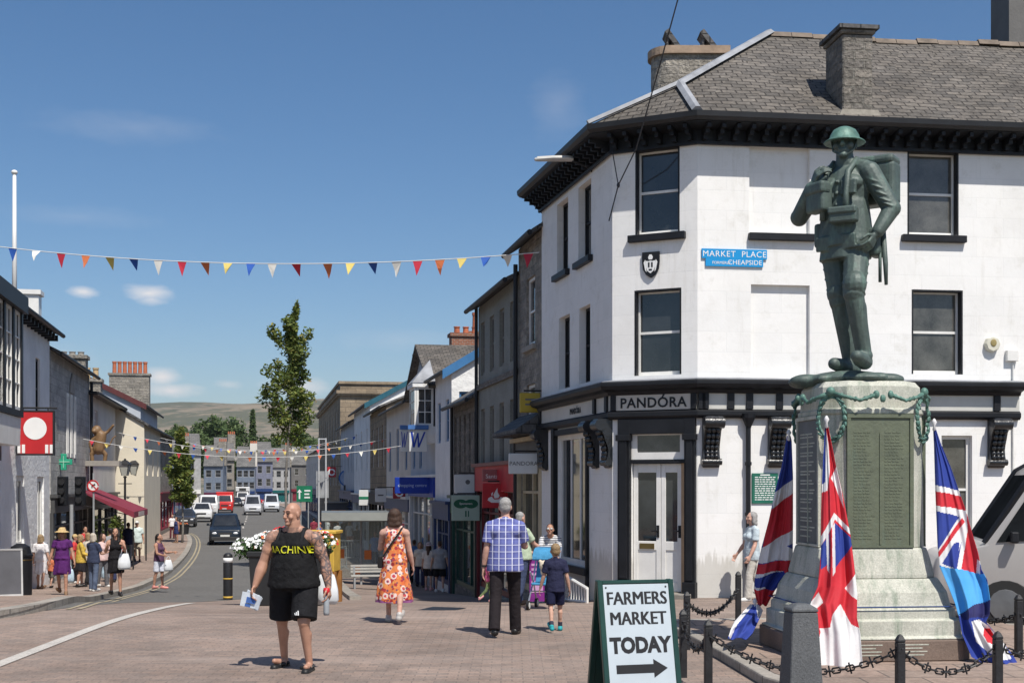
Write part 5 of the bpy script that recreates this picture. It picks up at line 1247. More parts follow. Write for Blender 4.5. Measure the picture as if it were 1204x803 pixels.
# ---- couple with pushchair
fig = Fig(legL=(8,2,6), legR=(-8,2,8), armL=(38,10,20), armR=(35,4,25), w=1.08, head=(0,0))
loc = gp(612, 712)
make_person('older man in a pale green shirt and jeans behind the checked shirt man', loc, 1.62, R(130), fig, skin_c, top=(cloth('pale_green_cotton', (.42,.5,.36)), 'tee'), bottom=(cloth('denim', (.05,.065,.12)), 'trousers'), hair=(hair_grey, 'short'), shoes=(shoe_tan, 'shoe'), face=False, vox=.011, belly=.03)
fig = Fig(legL=(6,3,14), legR=(-6,3,10), armL=(45,6,35,16), armR=(45,6,35,16), w=1.0, lean=24, head=(0,-8))
loc = gp(648, 709)
make_person('woman in a black and white striped top leaning on a pushchair', loc, 1.62, R(-6), fig, skin_a, top=(striped(), 'long'), bottom=(MATS['denim'], 'trousers'), hair=(hair_brown, 'short'), shoes=(shoe_black, 'shoe'), female=True, vox=.010, glasses='white')
loc = gp(640, 716); chair_loc = loc
t = thing('pushchair', 'blue folding pushchair in front of the woman in stripes', 'pushchair', loc, R(-15))
blue_fab = cloth('blue_canvas', (.06,.24,.42)); alu = mat('aluminium', (.55,.56,.58), .35, .1, metal=.8)
mb = MB()
for s in (-1, 1): mb.tube([(s*.2,.38,1.0),(s*.2,.3,.9),(s*.2,.05,.45),(s*.2,-.28,.12)], .014, 6); mb.tube([(s*.2,.28,.1),(s*.2,.08,.42),(s*.2,-.15,.62)], .014, 6)
mb.tube([(-.2,.38,1.0),(.2,.38,1.0)], .014, 6); mb.tube([(-.2,-.1,.3),(.2,-.1,.3)], .012, 6); mb.build('frame', alu, t)
mb = MB(); mb.obox((0,.2,.62), (.36,.04,.5), rx=R(-22)); mb.obox((0,-.02,.42), (.36,.32,.04)); mb.build('seat', blue_fab, t, bevel=.012)
mb = MB(); mb.rings([[(x, .3-.3*math.cos(a)*.9-.05, .78+.22*math.sin(a)) for x in (-.2,.2)] + [(x, .3-.28*math.cos(a)*.9-.05, .76+.2*math.sin(a)) for x in (.2,-.2)] for a in [R(q) for q in range(10, 120, 12)]]); mb.build('hood', blue_fab, t)
for x in (-.2, .2):
    for y in (-.28, .28):
        mb = MB(); mb.cyl((x-.02,y,.08),(x+.02,y,.08),.08,.08,14); wv = mb.build('wheel', shoe_black, t)
        mb = MB(); mb.cyl((x-.024,y,.08),(x+.024,y,.08),.05,.05,12); mb.build('rim', shoe_white, wv)
t = thing('soft_toy', 'small cream soft toy on the blue pushchair', 'toy', loc + Vector((0,-.12,.72)))
mb = MB(); mb.ell((0,0,0),(.09,.08,.09)); mb.ell((0,0,-.1),(.07,.06,.08)); mb.ell((-.07,0,.07),(.03,.02,.03)); mb.ell((.07,0,.07),(.03,.02,.03)); tb = mb.blob('body', mat('cream_plush', (.6,.52,.4), .9, .1), t, .012, 3)
mb = MB(); mb.ell((-.03,-.075,.02),(.01,)*3); mb.ell((.03,-.075,.02),(.01,)*3); mb.ell((0,-.085,-.02),(.014,.01,.01)); mb.build('face', eye_m, t)
fig = Fig(legL=(26,3,30), legR=(-20,3,30), armL=(30,25,40), armR=(-20,30,30), w=.95, head=(0,0), child=1)
make_person('small child in a bright pink and green outfit beside the checked shirt man', gp(574, 708), .95, R(120), fig, skin_b, top=(cloth('pink_print', (.5,.1,.2), .5, 14), 'tee'), bottom=(cloth('green_print', (.12,.16,.07), .6, 14), 'tight'), hair=(hair_fair, 'short'), shoes=(mat('pink_shoes', (.6,.3,.3), .6), 'shoe'), face=False, vox=.012)
# ---- lady behind the memorial
fig = Fig(legL=(14,2,8), legR=(-14,2,14), armL=(10,10,20), armR=(14,10,20), w=.95)
make_person('grey haired lady in a pale blue blouse walking behind the left flag', gp(884, 706) , 1.55, R(-75), fig, skin_c, top=(cloth('pale_blue_blouse', (.45,.52,.56), .2, 10), 'tee', .8), bottom=(cloth('cream_trousers', (.5,.47,.42)), 'trousers'), hair=(hair_grey, 'bob'), shoes=(shoe_white, 'shoe'), female=True, vox=.012)

# ---- people on the left pavement
PG = 'people on the left pavement'
V1 = .016
lady = cloth('white_cotton', (.66,.64,.65), .08); 
def L(px, py): return gp(px, py, .11)
F_ = Fig
walk = lambda a=14, **k: F_(legL=(a,2,a*.7), legR=(-a,2,a*1.1), **k)
make_person('fair haired lady in a white dress seen from behind by the black bin', L(48,692), 1.58, R(175), walk(8, w=1.08, armL=(5,12,15), armR=(-5,12,10)), skin_b, dress=(lady, .48, .19, .8), hair=(hair_fair,'bob'), shoes=(shoe_tan,'shoe'), female=True, face=False, vox=V1, group=PG)
make_person('small child with an orange top holding the hand of the lady in white', L(60.5,691), .98, R(160), walk(10, w=1.0, child=1), skin_b, top=(cloth('orange_top', (.5,.16,.08)), 'tee'), bottom=(cloth('khaki_shorts', (.12,.11,.09)), 'shorts'), hair=(hair_brown,'short'), shoes=(shoe_black,'shoe'), face=False, vox=V1, group=PG)
make_person('woman in a purple dress and straw hat walking toward the camera', L(73,699), 1.66, R(8), walk(13, w=1.08, armL=(6,16,12), armR=(-4,16,12), head=(8,0)), skin_a, dress=(cloth('purple_jersey', (.085,.02,.12)), .56, .215, .5), hair=(hair_fair,'bob'), hat=(straw,'brim'), shoes=(shoe_tan,'shoe'), female=True, vox=.013, group=PG)
make_person('woman in a yellow wrap and black skirt facing the shop', L(95,690), 1.58, R(120), walk(6, w=1.08, armL=(10,12,70), armR=(10,12,60)), skin_b, top=(cloth('mustard_knit', (.52,.36,.07)), 'long', .8), bottom=(cloth('black_skirt', (.02,.018,.022)), 'skirt'), hair=(hair_fair,'bob'), shoes=(shoe_black,'shoe'), female=True, vox=V1, group=PG)
make_person('woman in a red top half hidden behind the yellow wrap', L(88,686), 1.55, R(100), walk(5), skin_a, top=(cloth('red_cotton', (.5,.05,.05)), 'tee'), bottom=(cloth('black_trousers', (.02,.016,.018)), 'trousers'), hair=(hair_dark,'short'), hat=(straw,'cap'), shoes=(shoe_white,'shoe'), face=False, vox=.02, group=PG)
make_person('woman with pale hair in a navy top and blue jeans', L(110,695), 1.6, R(155), walk(4, w=1.05, armL=(30,12,90), armR=(20,10,80)), skin_b, top=(cloth('navy_top', (.04,.05,.09)), 'tee', .84), bottom=(cloth('blue_jeans', (.10,.13,.20)), 'trousers'), hair=(mat('pale_hair', (.45,.4,.33), .6, .2, 30), 'bob'), shoes=(shoe_white,'shoe'), female=True, face=False, vox=V1, group=PG)
make_person('woman in a pale pink cardigan behind the woman in jeans', L(121,690), 1.6, R(60), walk(6, armL=(40,10,60)), skin_b, top=(cloth('pale_pink_knit', (.58,.42,.40)), 'long'), bottom=(cloth('grey_trousers', (.12,.12,.13)), 'trousers'), hair=(hair_brown,'bob'), shoes=(shoe_white,'shoe'), female=True, vox=.018, group=PG)
fg = walk(9, w=1.0, armL=(30,14,95,25), armR=(30,14,95,25), head=(-10,-10)); lc = L(136,700)
make_person('dark haired woman in a short black dress checking her phone', lc, 1.64, R(15), fg, skin_a, dress=(cloth('black_dress', (.014,.013,.015)), .60, .2), hair=(hair_dark,'long'), shoes=(shoe_black,'shoe'), female=True, vox=.013, group=PG)
fg2 = walk(8, w=1.12, armL=(5,12,12), armR=(5,12,12)); lc2 = L(161,660)
make_person('man in a white cap, pale shirt and cream shorts walking toward the camera', lc2, 1.74, R(5), fg2, skin_a, top=(cloth('pale_aqua_shirt', (.52,.6,.58)), 'shirt', .8), bottom=(cloth('cream_shorts', (.5,.43,.33)), 'shorts'), hat=(shoe_white,'cap'), shoes=(shoe_black,'shoe'), belly=.03, vox=.02, group=PG)
make_person('man in a bright blue shirt and pale shorts further along the pavement', L(172.5,638), 1.74, R(180), walk(8), skin_a, top=(cloth('bright_blue_shirt', (.04,.25,.5)), 'tee'), bottom=(cloth('pale_blue_shorts', (.4,.48,.52)), 'shorts'), hair=(hair_dark,'short'), shoes=(shoe_black,'shoe'), face=False, vox=.022, group=PG)
fg3 = walk(5, armL=(25,10,70), armR=(20,10,60), head=(15,-8)); lc3 = L(187,692)
make_person('young woman in white shorts standing alone at the kerb', lc3, 1.6, R(70), fg3, skin_a, top=(cloth('plum_vest', (.10,.05,.09)), 'vest'), bottom=(cloth('white_shorts', (.6,.62,.7)), 'shorts'), hair=(hair_dark,'tail'), shoes=(mat('pink_trainers', (.6,.25,.22), .6),'shoe'), female=True, vox=V1, group=PG)
make_person('person in a white shirt walking away near the street tree', L(196.5,622), 1.76, R(180), walk(8), skin_a, top=(lady,'tee',.7), bottom=(cloth('beige_shorts', (.4,.34,.26)), 'shorts'), hair=(hair_dark,'short'), shoes=(shoe_white,'shoe'), face=False, vox=.025, group=PG)
sit = F_(legL=(80,6,80), legR=(80,6,80), armL=(30,10,50), armR=(30,10,50))
make_person('person in white leaning by the round black planter', L(202.5,633), 1.5, R(20), walk(3), skin_a, top=(lady,'tee'), bottom=(cloth('maroon_trousers', (.12,.03,.04)), 'trousers'), hair=(hair_dark,'short'), shoes=(shoe_black,'shoe'), vox=.025, group=PG)
make_person('person in a navy outfit beside the round black planter', L(207.5,638), 1.5, R(-30), walk(3), skin_a, dress=(cloth('navy_dress', (.03,.04,.12)), .6, .2), hair=(hair_brown,'bob'), shoes=(shoe_tan,'shoe'), female=True, vox=.025, group=PG)
make_person('man in a pale blue shirt outside the shop under the maroon awning', L(128,650), 1.72, R(90), walk(4), skin_a, top=(cloth('pale_blue_shirt', (.35,.42,.58)), 'shirt'), bottom=(cloth('black_trousers', (.02,.016,.018)), 'trousers'), hair=(hair_dark,'short'), shoes=(shoe_black,'shoe'), vox=.022, group=PG)
make_person('person in a black top at the cafe tables under the awning', L(116,655), 1.6, R(40), walk(3), skin_a, top=(MATS['black_cotton'],'tee'), bottom=(cloth('black_trousers', (.02,.016,.018)), 'trousers'), hair=(hair_dark,'short'), shoes=(shoe_black,'shoe'), vox=.022, group=PG)
make_person('person in a dark red top at the cafe tables under the awning', L(146,651), 1.6, R(-20), walk(3), skin_a, top=(cloth('dark_red_top', (.2,.02,.03)),'tee'), bottom=(cloth('black_trousers', (.02,.016,.018)), 'trousers'), hair=(hair_dark,'short'), shoes=(shoe_black,'shoe'), vox=.022, group=PG)
# ---- people further along the right pavement
QG = 'people further along the right pavement'
make_person('man in a grey t shirt and black shorts walking away', gp(517,696), 1.72, R(180), walk(9, w=1.1, armL=(6,12,10), armR=(-6,12,10)), skin_b, top=(cloth('grey_marl', (.3,.3,.31)),'tee',.8), bottom=(MATS['black_polyester'],'shorts'), hair=(hair_brown,'short'), shoes=(shoe_white,'shoe'), face=False, vox=V1, group=QG)
make_person('woman in a cream top and sun hat beside the grey t shirt man', gp(504,694), 1.64, R(170), walk(7), skin_b, top=(cloth('cream_top', (.6,.55,.5)),'tee',.8), bottom=(MATS['black_skirt'],'shorts'), hair=(hair_brown,'long'), hat=(cloth('pink_hat', (.55,.42,.4)),'brim'), shoes=(mat('pink_shoes', (.6,.3,.3), .6),'shoe'), female=True, face=False, vox=V1, group=QG)
make_person('man in a teal t shirt and denim shorts walking away in the shade', gp(553,693), 1.7, R(180), walk(7, w=1.1), skin_b, top=(cloth('teal_cotton', (.07,.22,.25)),'tee',.8), bottom=(cloth('denim_shorts', (.1,.17,.28)),'shorts'), hair=(hair_brown,'short'), shoes=(shoe_black,'shoe'), face=False, vox=V1, group=QG)
make_person('man in a white t shirt and blue jeans by the bus shelter', gp(397,648), 1.74, R(180), walk(7), skin_a, top=(lady,'tee',.8), bottom=(cloth('mid_blue_jeans', (.08,.14,.28)),'trousers'), hair=(hair_brown,'short'), shoes=(shoe_black,'shoe'), face=False, vox=.024, group=QG)
make_person('woman in a cream top beyond the bus shelter', gp(411,645), 1.66, R(0), walk(7), skin_a, top=(cloth('cream_top', (.6,.55,.5)),'tee',.8), bottom=(cloth('coral_skirt', (.5,.16,.1)),'shorts'), hair=(hair_fair,'bob'), shoes=(shoe_tan,'shoe'), female=True, vox=.024, group=QG)
fgb = walk(7); lcb = gp(376, 652)
make_person('person with an orange cap and blue backpack behind the yellow planter box', lcb, 1.76, R(180), fgb, skin_a, top=(cloth('brown_top', (.2,.12,.09)),'tee',.8), bottom=(MATS['denim'],'trousers'), hat=(cloth('orange_cap', (.55,.2,.12)),'cap'), shoes=(shoe_black,'shoe'), face=False, vox=.022, group=QG)
make_person('person in a red cap and black jacket beyond the white t shirt man', gp(404,642), 1.7, R(180), walk(6), skin_a, top=(cloth('dark_jacket', (.03,.03,.035)),'long',.8), bottom=(cloth('dark_trousers', (.03,.03,.035)),'trousers'), hat=(MATS['red_plastic'],'cap'), shoes=(shoe_black,'shoe'), face=False, vox=.024, group=QG)
t = thing('backpack', 'blue backpack worn behind the yellow planter box', 'backpack', lcb + Vector((0,-.16,1.22)))
mb = MB(); mb.ell((0,0,0),(.17,.11,.25)); mb.ell((0,-.08,-.06),(.12,.07,.12)); mb.build('pack', cloth('royal_blue_nylon', (.02,.09,.45)), t, smooth=True)
# further people in the crowd
XG = 'people in the distance'
def far_p(label, px, py, H, yaw, topc, botc, kind='trousers', hr=hair_dark, dz=.11, grp=XG, **k):
    make_person(label, gp(px, py, dz), H, R(yaw), walk(k.get('st', 8), w=k.get('w', 1.0)), skin_a, top=(cloth('%s_far_top' % topc[0], topc[1]), k.get('tk', 'tee'), .8), bottom=(cloth('%s_far_bottom' % botc[0], botc[1]), kind), hair=(hr, k.get('hk', 'short')), shoes=(shoe_black, 'shoe'), face=False, vox=.022, group=grp)
CR, GY, BK, NV, BL = ('cream', (.6,.54,.46)), ('grey', (.25,.25,.26)), ('black', (.02,.02,.022)), ('navy', (.03,.035,.08)), ('blue', (.1,.2,.4))
far_p('person in a cream top behind the woman in jeans', 104, 687, 1.62, 150, CR, BK, grp=PG, hr=hair_fair, hk='bob'); far_p('man in a grey shirt behind the woman in the black dress', 130, 684, 1.74, 200, GY, NV, grp=PG)
far_p('person in a red top by the grey stone shop door', 100, 672, 1.66, 60, ('red', (.45,.05,.05)), BK, grp=PG); far_p('person in a navy top walking behind the man in the white cap', 151, 662, 1.7, 180, NV, GY, grp=PG, hr=hair_brown)
far_p('person in a pale blue top far along the left pavement', 183, 628, 1.72, 180, ('sky', (.35,.45,.6)), NV, grp=PG); far_p('person in a black top far along the left pavement', 189, 622, 1.7, 180, BK, GY, grp=PG)
far_p('person in a white top crossing near the twin sign poles', 384, 640, 1.7, 20, ('white', (.62,.62,.62)), BL, dz=0); far_p('person in a maroon top near the twin sign poles', 369, 640, 1.7, 200, ('maroon', (.2,.03,.05)), BK, dz=0)
far_p('person in a black top beyond the bus shelter', 420, 655, 1.7, 180, BK, GY, dz=0, hr=hair_brown); far_p('person in a blue top standing in the bus shelter', 441, 668, 1.7, 0, BL, NV, dz=0, hr=hair_brown)
far_p('person in a dark top walking in the shade by the blue fronted shop', 470, 682, 1.7, 180, ('charcoal', (.06,.06,.065)), NV, dz=0); far_p('person in a pale top in the shade by the green shopfront', 494, 690, 1.66, 0, CR, NV, dz=0, hr=hair_fair, hk='bob')
far_p('person in an orange top far down the right pavement', 389, 634, 1.7, 10, ('coral', (.5,.17,.08)), GY, dz=0); far_p('person in a white top far down the right pavement', 402, 637, 1.72, 180, ('white', 0) if 0 else ('white', (.62,.62,.62)), NV, dz=0, hr=hair_brown)
far_p('person in a grey top waiting beside the shelter bench', 452, 674, 1.7, 0, GY, BL, dz=0); far_p('person in a blue top walking behind the orange dress woman', 487, 686, 1.7, 180, BL, BK, dz=0, hr=hair_brown)
# carrier bags
def carrier(label, p, m_, s=1.0, rz=0):
    t = thing('carrier_bag', label, 'bag', p, rz, 'shopping bags')
    mb = MB(); mb.rings([[(x*sx*s, y*sy*s, z*s) for x, y in ((-1,-1),(-.3,-1.15),(.3,-1.1),(1,-1),(1.08,0),(1,1),(.3,1.12),(-.3,1.1),(-1,1),(-1.06,0))] for sx, sy, z in ((.12,.04,-.40),(.15,.07,-.34),(.14,.06,-.2),(.11,.03,-.06),(.09,.015,0))]); mb.build('bag', m_, t, smooth=True)
    mb = MB(); mb.tube([(-.07*s,0,-.01),(-.05*s,0,.1*s),(0,0,.13*s),(.05*s,0,.1*s),(.07*s,0,-.01)], .008, 5); mb.build('handle', m_, t)
bagw = mat('white_plastic_bag', (.66,.68,.7), .4, .1, 8); bagb = mat('blue_white_bag', (.4,.52,.62), .5, .3, 8)
carrier('white carrier bag on the arm of the woman in black', lc + Vector((.24,-.12,1.02)), bagw, .95, R(20))
carrier('white carrier bag held by the woman at the kerb', lc3 + Vector((.3,-.12,.84)), bagw, .8, R(30))
carrier('green bag held by the man in the white cap', lc2 + Vector((-.38,0,.75)), mat('dark_green_bag', (.05,.16,.07), .6), .9)
carrier('pale blue carrier bag near the feet of the woman in purple', L(79,690) + Vector((0,.2,.52)), bagb, 1.0)
carrier('blue and white carrier bag beside the woman in jeans', L(124,688) + Vector((0,.1,.6)), bagb, 1.0)
carrier('round yellow bag held by the lady in white', L(41,690) + Vector((0,0,.72)), mat('yellow_bag', (.5,.38,.08), .6), .7)
carrier('white carrier bag hanging behind the tattooed arm of the bald man', tman + Vector((.30,.30,.98)), bagw, .8)
# ---------------------------------------------------------------- war memorial, statue, flags, chains, signs in the foreground
def memorial_stone():
    m, n, l, b = _nt('memorial_limestone')
    co = n.new('ShaderNodeTexCoord').outputs['Object']
    c = ramp(n, l, noise_(n, l, co, 2.2, 8, .7), (.40,.405,.345), (.58,.575,.5), .3, .7)
    mp = n.new('ShaderNodeMapping'); mp.inputs['Scale'].default_value = (7, 7, .7); l.new(co, mp.inputs[0])
    c = mixc(n, l, ramp(n, l, noise_(n, l, mp.outputs[0], 1.3, 6, .7), (0,0,0), (.75,.75,.75), .5, .72), c, (.16,.22,.16))
    c = mixc(n, l, .4, c, ramp(n, l, noise_(n, l, co, 60, 3), (.5,.5,.5), (1.4,1.4,1.4)), 'MULTIPLY')
    l.new(c, b.inputs['Base Color']); b.inputs['Roughness'].default_value = .85; b.inputs['Specular IOR Level'].default_value = .25
    bump_(n, l, b, noise_(n, l, co, 30, 6, .7), .35, .01); return m
def bronze_m(name, c0, c1, c2):
    m, n, l, b = _nt(name)
    co = n.new('ShaderNodeTexCoord').outputs['Object']
    c = ramp(n, l, noise_(n, l, co, 5, 7, .65), c0, c1, .3, .7)
    mp = n.new('ShaderNodeMapping'); mp.inputs['Scale'].default_value = (6, 6, 1.6); l.new(co, mp.inputs[0])
    c = mixc(n, l, ramp(n, l, noise_(n, l, mp.outputs[0], 1.6, 6, .7), (0,0,0), (.85,.85,.85), .52, .74), c, c2)
    l.new(c, b.inputs['Base Color']); b.inputs['Roughness'].default_value = .55; b.inputs['Metallic'].default_value = .1
    bump_(n, l, b, noise_(n, l, co, 16, 6, .65), .35, .02); return m
mstone = memorial_stone()
bronze = bronze_m('bronze_statue', (.055,.075,.068), (.095,.13,.115), (.14,.22,.18))
verdigris = bronze_m('verdigris', (.055,.115,.095), (.11,.23,.185), (.18,.34,.28))
tablet_m = bronze_m('bronze_tablet', (.10,.115,.08), (.14,.16,.105), (.12,.155,.115))
brown_stone = mat('brown_plinth_stone', (.17,.125,.10), .85, .2, 3, .3, 25, fine=.3)
MCX, MCY, MRZ, MZ = 3.84, 14.1, R(6), .12
def oct_(h, c): return [(-h+c,-h),(h-c,-h),(h,-h+c),(h,h-c),(h-c,h),(-h+c,h),(-h,h-c),(-h,-h+c)]
# paved island with a granite kerb
isl = [(2.02,17.5),(2.3,14.2),(2.42,12.3),(2.75,11.2),(5.6,10.95),(6.6,12.2),(6.9,15),(6.6,18)]
mb = MB(); mb.slab(isl, -.3, .115); tag(mb.build('island_kerb', kerbstone, bevel=.02, seg=2), kind='structure')
cxy = Vector((4.4, 14.2)); mb = MB(); mb.poly([tuple(cxy + (Vector(p)-cxy)*.93) + (.119,) for p in isl]); tag(mb.build('island_paving', slabs), kind='structure')
mt = thing('war_memorial', 'tall pale stone war memorial pedestal with bronze name tablets and wreaths at its corners', 'memorial', (MCX, MCY, MZ), MRZ)
def Z(v): return v - MZ
def octs(mb, levels): mb.rings([[(x, y, Z(z)) for x, y in oct_(h, c)] for h, c, z in levels])
mb = MB(); octs(mb, [(.9,.12,.12),(.9,.12,.34)]); base_ = mb.build('base_slab', brown_stone, mt, bevel=.012)
mb = MB(); octs(mb, [(.88,.12,.343),(.88,.12,.36),(.84,.13,.375),(.84,.13,.535),(.80,.14,.55),(.80,.14,.63),(.775,.15,.66),(.76,.15,.70),(.74,.16,.82),(.69,.18,.93),(.67,.18,.96)]); mb.build('stepped_base', mstone, mt, bevel=.008, seg=2)
mb = MB(); octs(mb, [(.655,.19,.963),(.655,.19,1.0),(.62,.2,1.18),(.60,.2,1.26),(.585,.2,1.28)]); mb.build('plinth', mstone, mt, bevel=.008, seg=2)
mb = MB(); octs(mb, [(.575,.2,1.283),(.56,.2,2.70),(.575,.2,2.71),(.575,.2,2.755),(.555,.2,2.765),(.545,.2,3.0),(.50,.19,3.06)]); mb.build('shaft', mstone, mt, bevel=.006, seg=2)
for k, rz in enumerate((0, -90, 90)):
    Mx = Matrix.Rotation(R(rz), 4, 'Z'); mb = MB(Mx); w = .345
    mb.box(-w, w, -.585, -.55, Z(1.30), Z(2.66))
    tb = mb.build('name_tablet', tablet_m if k != 1 else mat('slate_tablet', (.13,.14,.14), .7, .2, 4), mt, bevel=.006)
    mb = MB(Mx)
    for x in (-w, w): mb.box(x-.02, x+.02, -.60, -.56, Z(1.30), Z(2.66))
    mb.box(-w-.02, w+.02, -.602, -.56, Z(2.66), Z(2.70)); mb.box(-w-.02, w+.02, -.602, -.56, Z(1.285), Z(1.31)); mb.box(-.008, .008, -.595, -.56, Z(1.32), Z(2.5)); mb.build('tablet_frame', tablet_m if k != 1 else mstone, tb)
    mb = MB(Mx); random.seed(11+k)
    for i in range(34):
        z = 2.50 - i*.034
        for x0 in ((-.29, .05) if k != 1 else (-.25,)):
            ww = random.uniform(.13, .2) if k != 1 else random.uniform(.3, .46)
            if k == 1 and i % 3 == 2: continue
            x = x0
            while x < x0+ww: q = random.uniform(.02, .05); mb.box(x, x+q, -.5885, -.584, Z(z), Z(z+.015)); x += q+.01
    mb.build('raised_names', tablet_m if k != 1 else mstone, tb)
mb = MB(); random.seed(2)
for i in range(4): 
    for x in (-.4, .1): mb.box(x, x+random.uniform(.22,.3), -.903, -.899, Z(.29-i*.035), Z(.302-i*.035))
mb.build('inscription', mstone, base_)
def wreath(mb, c, rx, rz, M_):
    n = 26
    for i in range(n):
        a = 2*math.pi*i/n
        for q, r_ in ((-.3, 1.08), (0, 1.0), (.3, .92)):
            p = Vector((rx*r_*math.cos(a), random.uniform(-.012,.012), rz*r_*math.sin(a)))
            rot = Matrix.Rotation(-a + q + R(90), 3, 'Y'); mb.ell(M_ @ (Vector(c)+p), (.040, .016, .014), M_.to_3x3() @ rot, 6, 5)
for (sx, sy, rz) in ((-1,-1,-45),(1,-1,45),(-1,1,-135)):
    Mx = Matrix.Translation((sx*.475, sy*.475, Z(2.66))) @ Matrix.Rotation(R(rz), 4, 'Z'); mb = MB(); random.seed(4)
    wreath(mb, (0,-.045,0), .15, .24, Mx); mb.build('bronze_wreath', verdigris, mt, smooth=True)
    mb = MB(Mx)
    for q in (-1, 1):
        pts = [(q*.02,-.05,.26),(q*.16,-.05,.19+.03),(q*.30,.02+.0,.18),(q*.42,.14,.24)]
        mb.tube(pts, [.028,.02,.018,.024], 7); mb.ell(pts[-1], (.036,.03,.045)); mb.ell((q*.46,.2,.2), (.022,.022,.04)); [mb.ell(Vector(pts[int(i_/3)]).lerp(Vector(pts[int(i_/3)+1]), i_/3-int(i_/3)), (.032,.018,.02), Matrix.Rotation(i_, 3, 'Y'), 6, 5) for i_ in range(9)]
    mb.ell((0,-.06,.28), (.05,.04,.05)); mb.build('bronze_garland', verdigris, mt, smooth=True)
mb = MB(Matrix.Translation((0,0,Z(.67)))); mb.rings([[(x*.815, y*.815, z) for x, y in oct_(1,.19)] for z in (0,)]*1 + [[(x*.83, y*.83, .008) for x, y in oct_(1,.19)], [(x*.815, y*.815, .016) for x, y in oct_(1,.19)]], cap=False); mb.build('tie_cord', navy_paint, mt)

# ---- bronze soldier
st = thing('soldier_statue', 'green bronze statue of a helmeted soldier standing on the pedestal', 'statue', (MCX-.17, MCY-.05, 3.05), R(-42))
KS = 2.76/1.75
fig = Fig(legL=(22,7,34), legR=(3,-9,14), armL=((.315,.06,1.12),(.255,-.05,.935)), armR=((-.325,-.06,1.13),(-.17,-.15,1.325)), w=1.02, head=(20,-3), hz=1.605)
def S(mb): mb.v = [v*KS + Vector((0,0,.13)) for v in mb.v]; return mb
mb = MB(); body(fig, mb, .0, False, True, 60, 1.1, {'R': Vector((.6,.8,0)), 'L': Vector((-1,0,0))})
T = fig.T
torso_prims(fig, mb, .018, 0, False, .88, .0)
for s, kx in (('L', 1), ('R', -1)):
    mb.cap(T((kx*.03,.022,1.46)), T((kx*.14,.016,1.41)), .05, .066); mb.cap(fig.sh[s], fig.elb[s], .074, .062); mb.ell(fig.elb[s], (.064,)*3); mb.cap(fig.elb[s], fig.wri[s].lerp(fig.elb[s], .12), .062, .045)
    h, kn, an = fig.hip[s], fig.knee[s], fig.ank[s]
    mb.cap(h, kn, .094, .076); mb.ell(kn + Vector((kx*.01, -.005, .06)), (.082,.08,.09)); mb.cap(kn, an, .068, .054); mb.cap(kn.lerp(an,.22)+Vector((0,.022,0)), kn.lerp(an,.6)+Vector((0,.012,0)), .062, .052); foot(mb, fig, s, .016); mb.ell(an + Vector((0,0,-.01)), (.06,.065,.05))
n_ = 30; rs = []
for z, rx, ry in ((1.02,.155,.122),(.95,.166,.136),(.86,.174,.146),(.79,.18,.152)):
    rs.append([T((rx*(1+.05*math.sin(5*a+1)*(1.02-z)*4)*math.cos(a), ry*(1+.05*math.sin(5*a+1)*(1.02-z)*4)*math.sin(a), z)) for a in [2*math.pi*i/n_ for i in range(n_)]])
mb.rings(rs); mb.rings([[T((rx*math.cos(2*math.pi*i/24), ry*math.sin(2*math.pi*i/24), z)) for i in range(24)] for z, rx, ry in ((1.0,.172,.138),(1.045,.172,.138))])
mb.cap(T((0,.02,1.43)), T((0,.0,1.485)), .075, .066)
for i in range(5): a = R(20+i*25)
for s in 'LR':      # cloth wrinkles
    for q in (.25, .42, .6, .78, .9):
        p = fig.sh[s].lerp(fig.elb[s], q); mb.ell(p + Vector((0,-.02,0)), (.078-.012*q,.06,.012), Matrix.Rotation(R(25 if s == 'L' else -25), 3, 'Y'), 10, 6)
    for q in (.45, .62, .8, .95):
        p = fig.hip[s].lerp(fig.knee[s], q); mb.ell(p, (.10-.012*q,.098-.012*q,.012), Matrix.Rotation(R(14), 3, 'Y') @ Matrix.Rotation(R(20*(-1)**int(q*10)), 3, 'X'), 12, 6)
    for q in (.15,.27,.39,.51,.63,.75,.87):
        p = fig.knee[s].lerp(fig.ank[s], q); rr = lerp(.067,.053,q); mb.ell(p + Vector((0,.012*(1-q),0)), (rr,rr,.009), Matrix.Rotation(R(12), 3, 'Y'), 14, 6)
for (x, z) in ((.0,1.32),(0,1.24),(0,1.16)): mb.ell(T((x,-.128,z)), (.014,.014,.014))
for kx in (-1, 1): mb.obox(T((kx*.09,-.125,1.27)), (.11,.03,.10), rx=R(-6)); mb.obox(T((kx*.10,-.135,.90)), (.10,.03,.10), rx=R(6))
S(mb).blob('body', bronze, st, .0095, 2)
mb = MB(); c = fig.Hd((0,.005,.035)); mb.lathe([(0,.085),(.04,.08),(.075,.06),(.094,.028),(.102,.0),(.134,-.020),(.139,-.025),(.134,-.031),(.098,-.018),(0,-.018)][::-1], c, 28, 1, 1.12); S(mb).build('helmet', verdigris, st, smooth=True)
mb = MB()
for kx in (-1, 1): mb.tube([fig.Hd((kx*.085,-.01,.02)), fig.Hd((kx*.07,-.05,-.06)), fig.Hd((0,-.075,-.108))], .007, 5)
S(mb).build('chin_strap', bronze, st)
mb = MB(); mb.obox(T((.12,.19,1.33)), (.34,.17,.30), rz=R(8)); mb.obox(T((.12,.19,1.49)), (.33,.19,.07), rz=R(8)); o_ = S(mb).build('pack', bronze, st, bevel=.05, seg=3); 
mb = MB(); mb.obox(T((-.125,-.145,1.22)), (.18,.10,.20), rz=R(-20)); mb.obox(T((-.125,-.165,1.285)), (.185,.09,.085), rz=R(-20)); S(mb).build('chest_satchel', bronze, st, bevel=.035, seg=3)
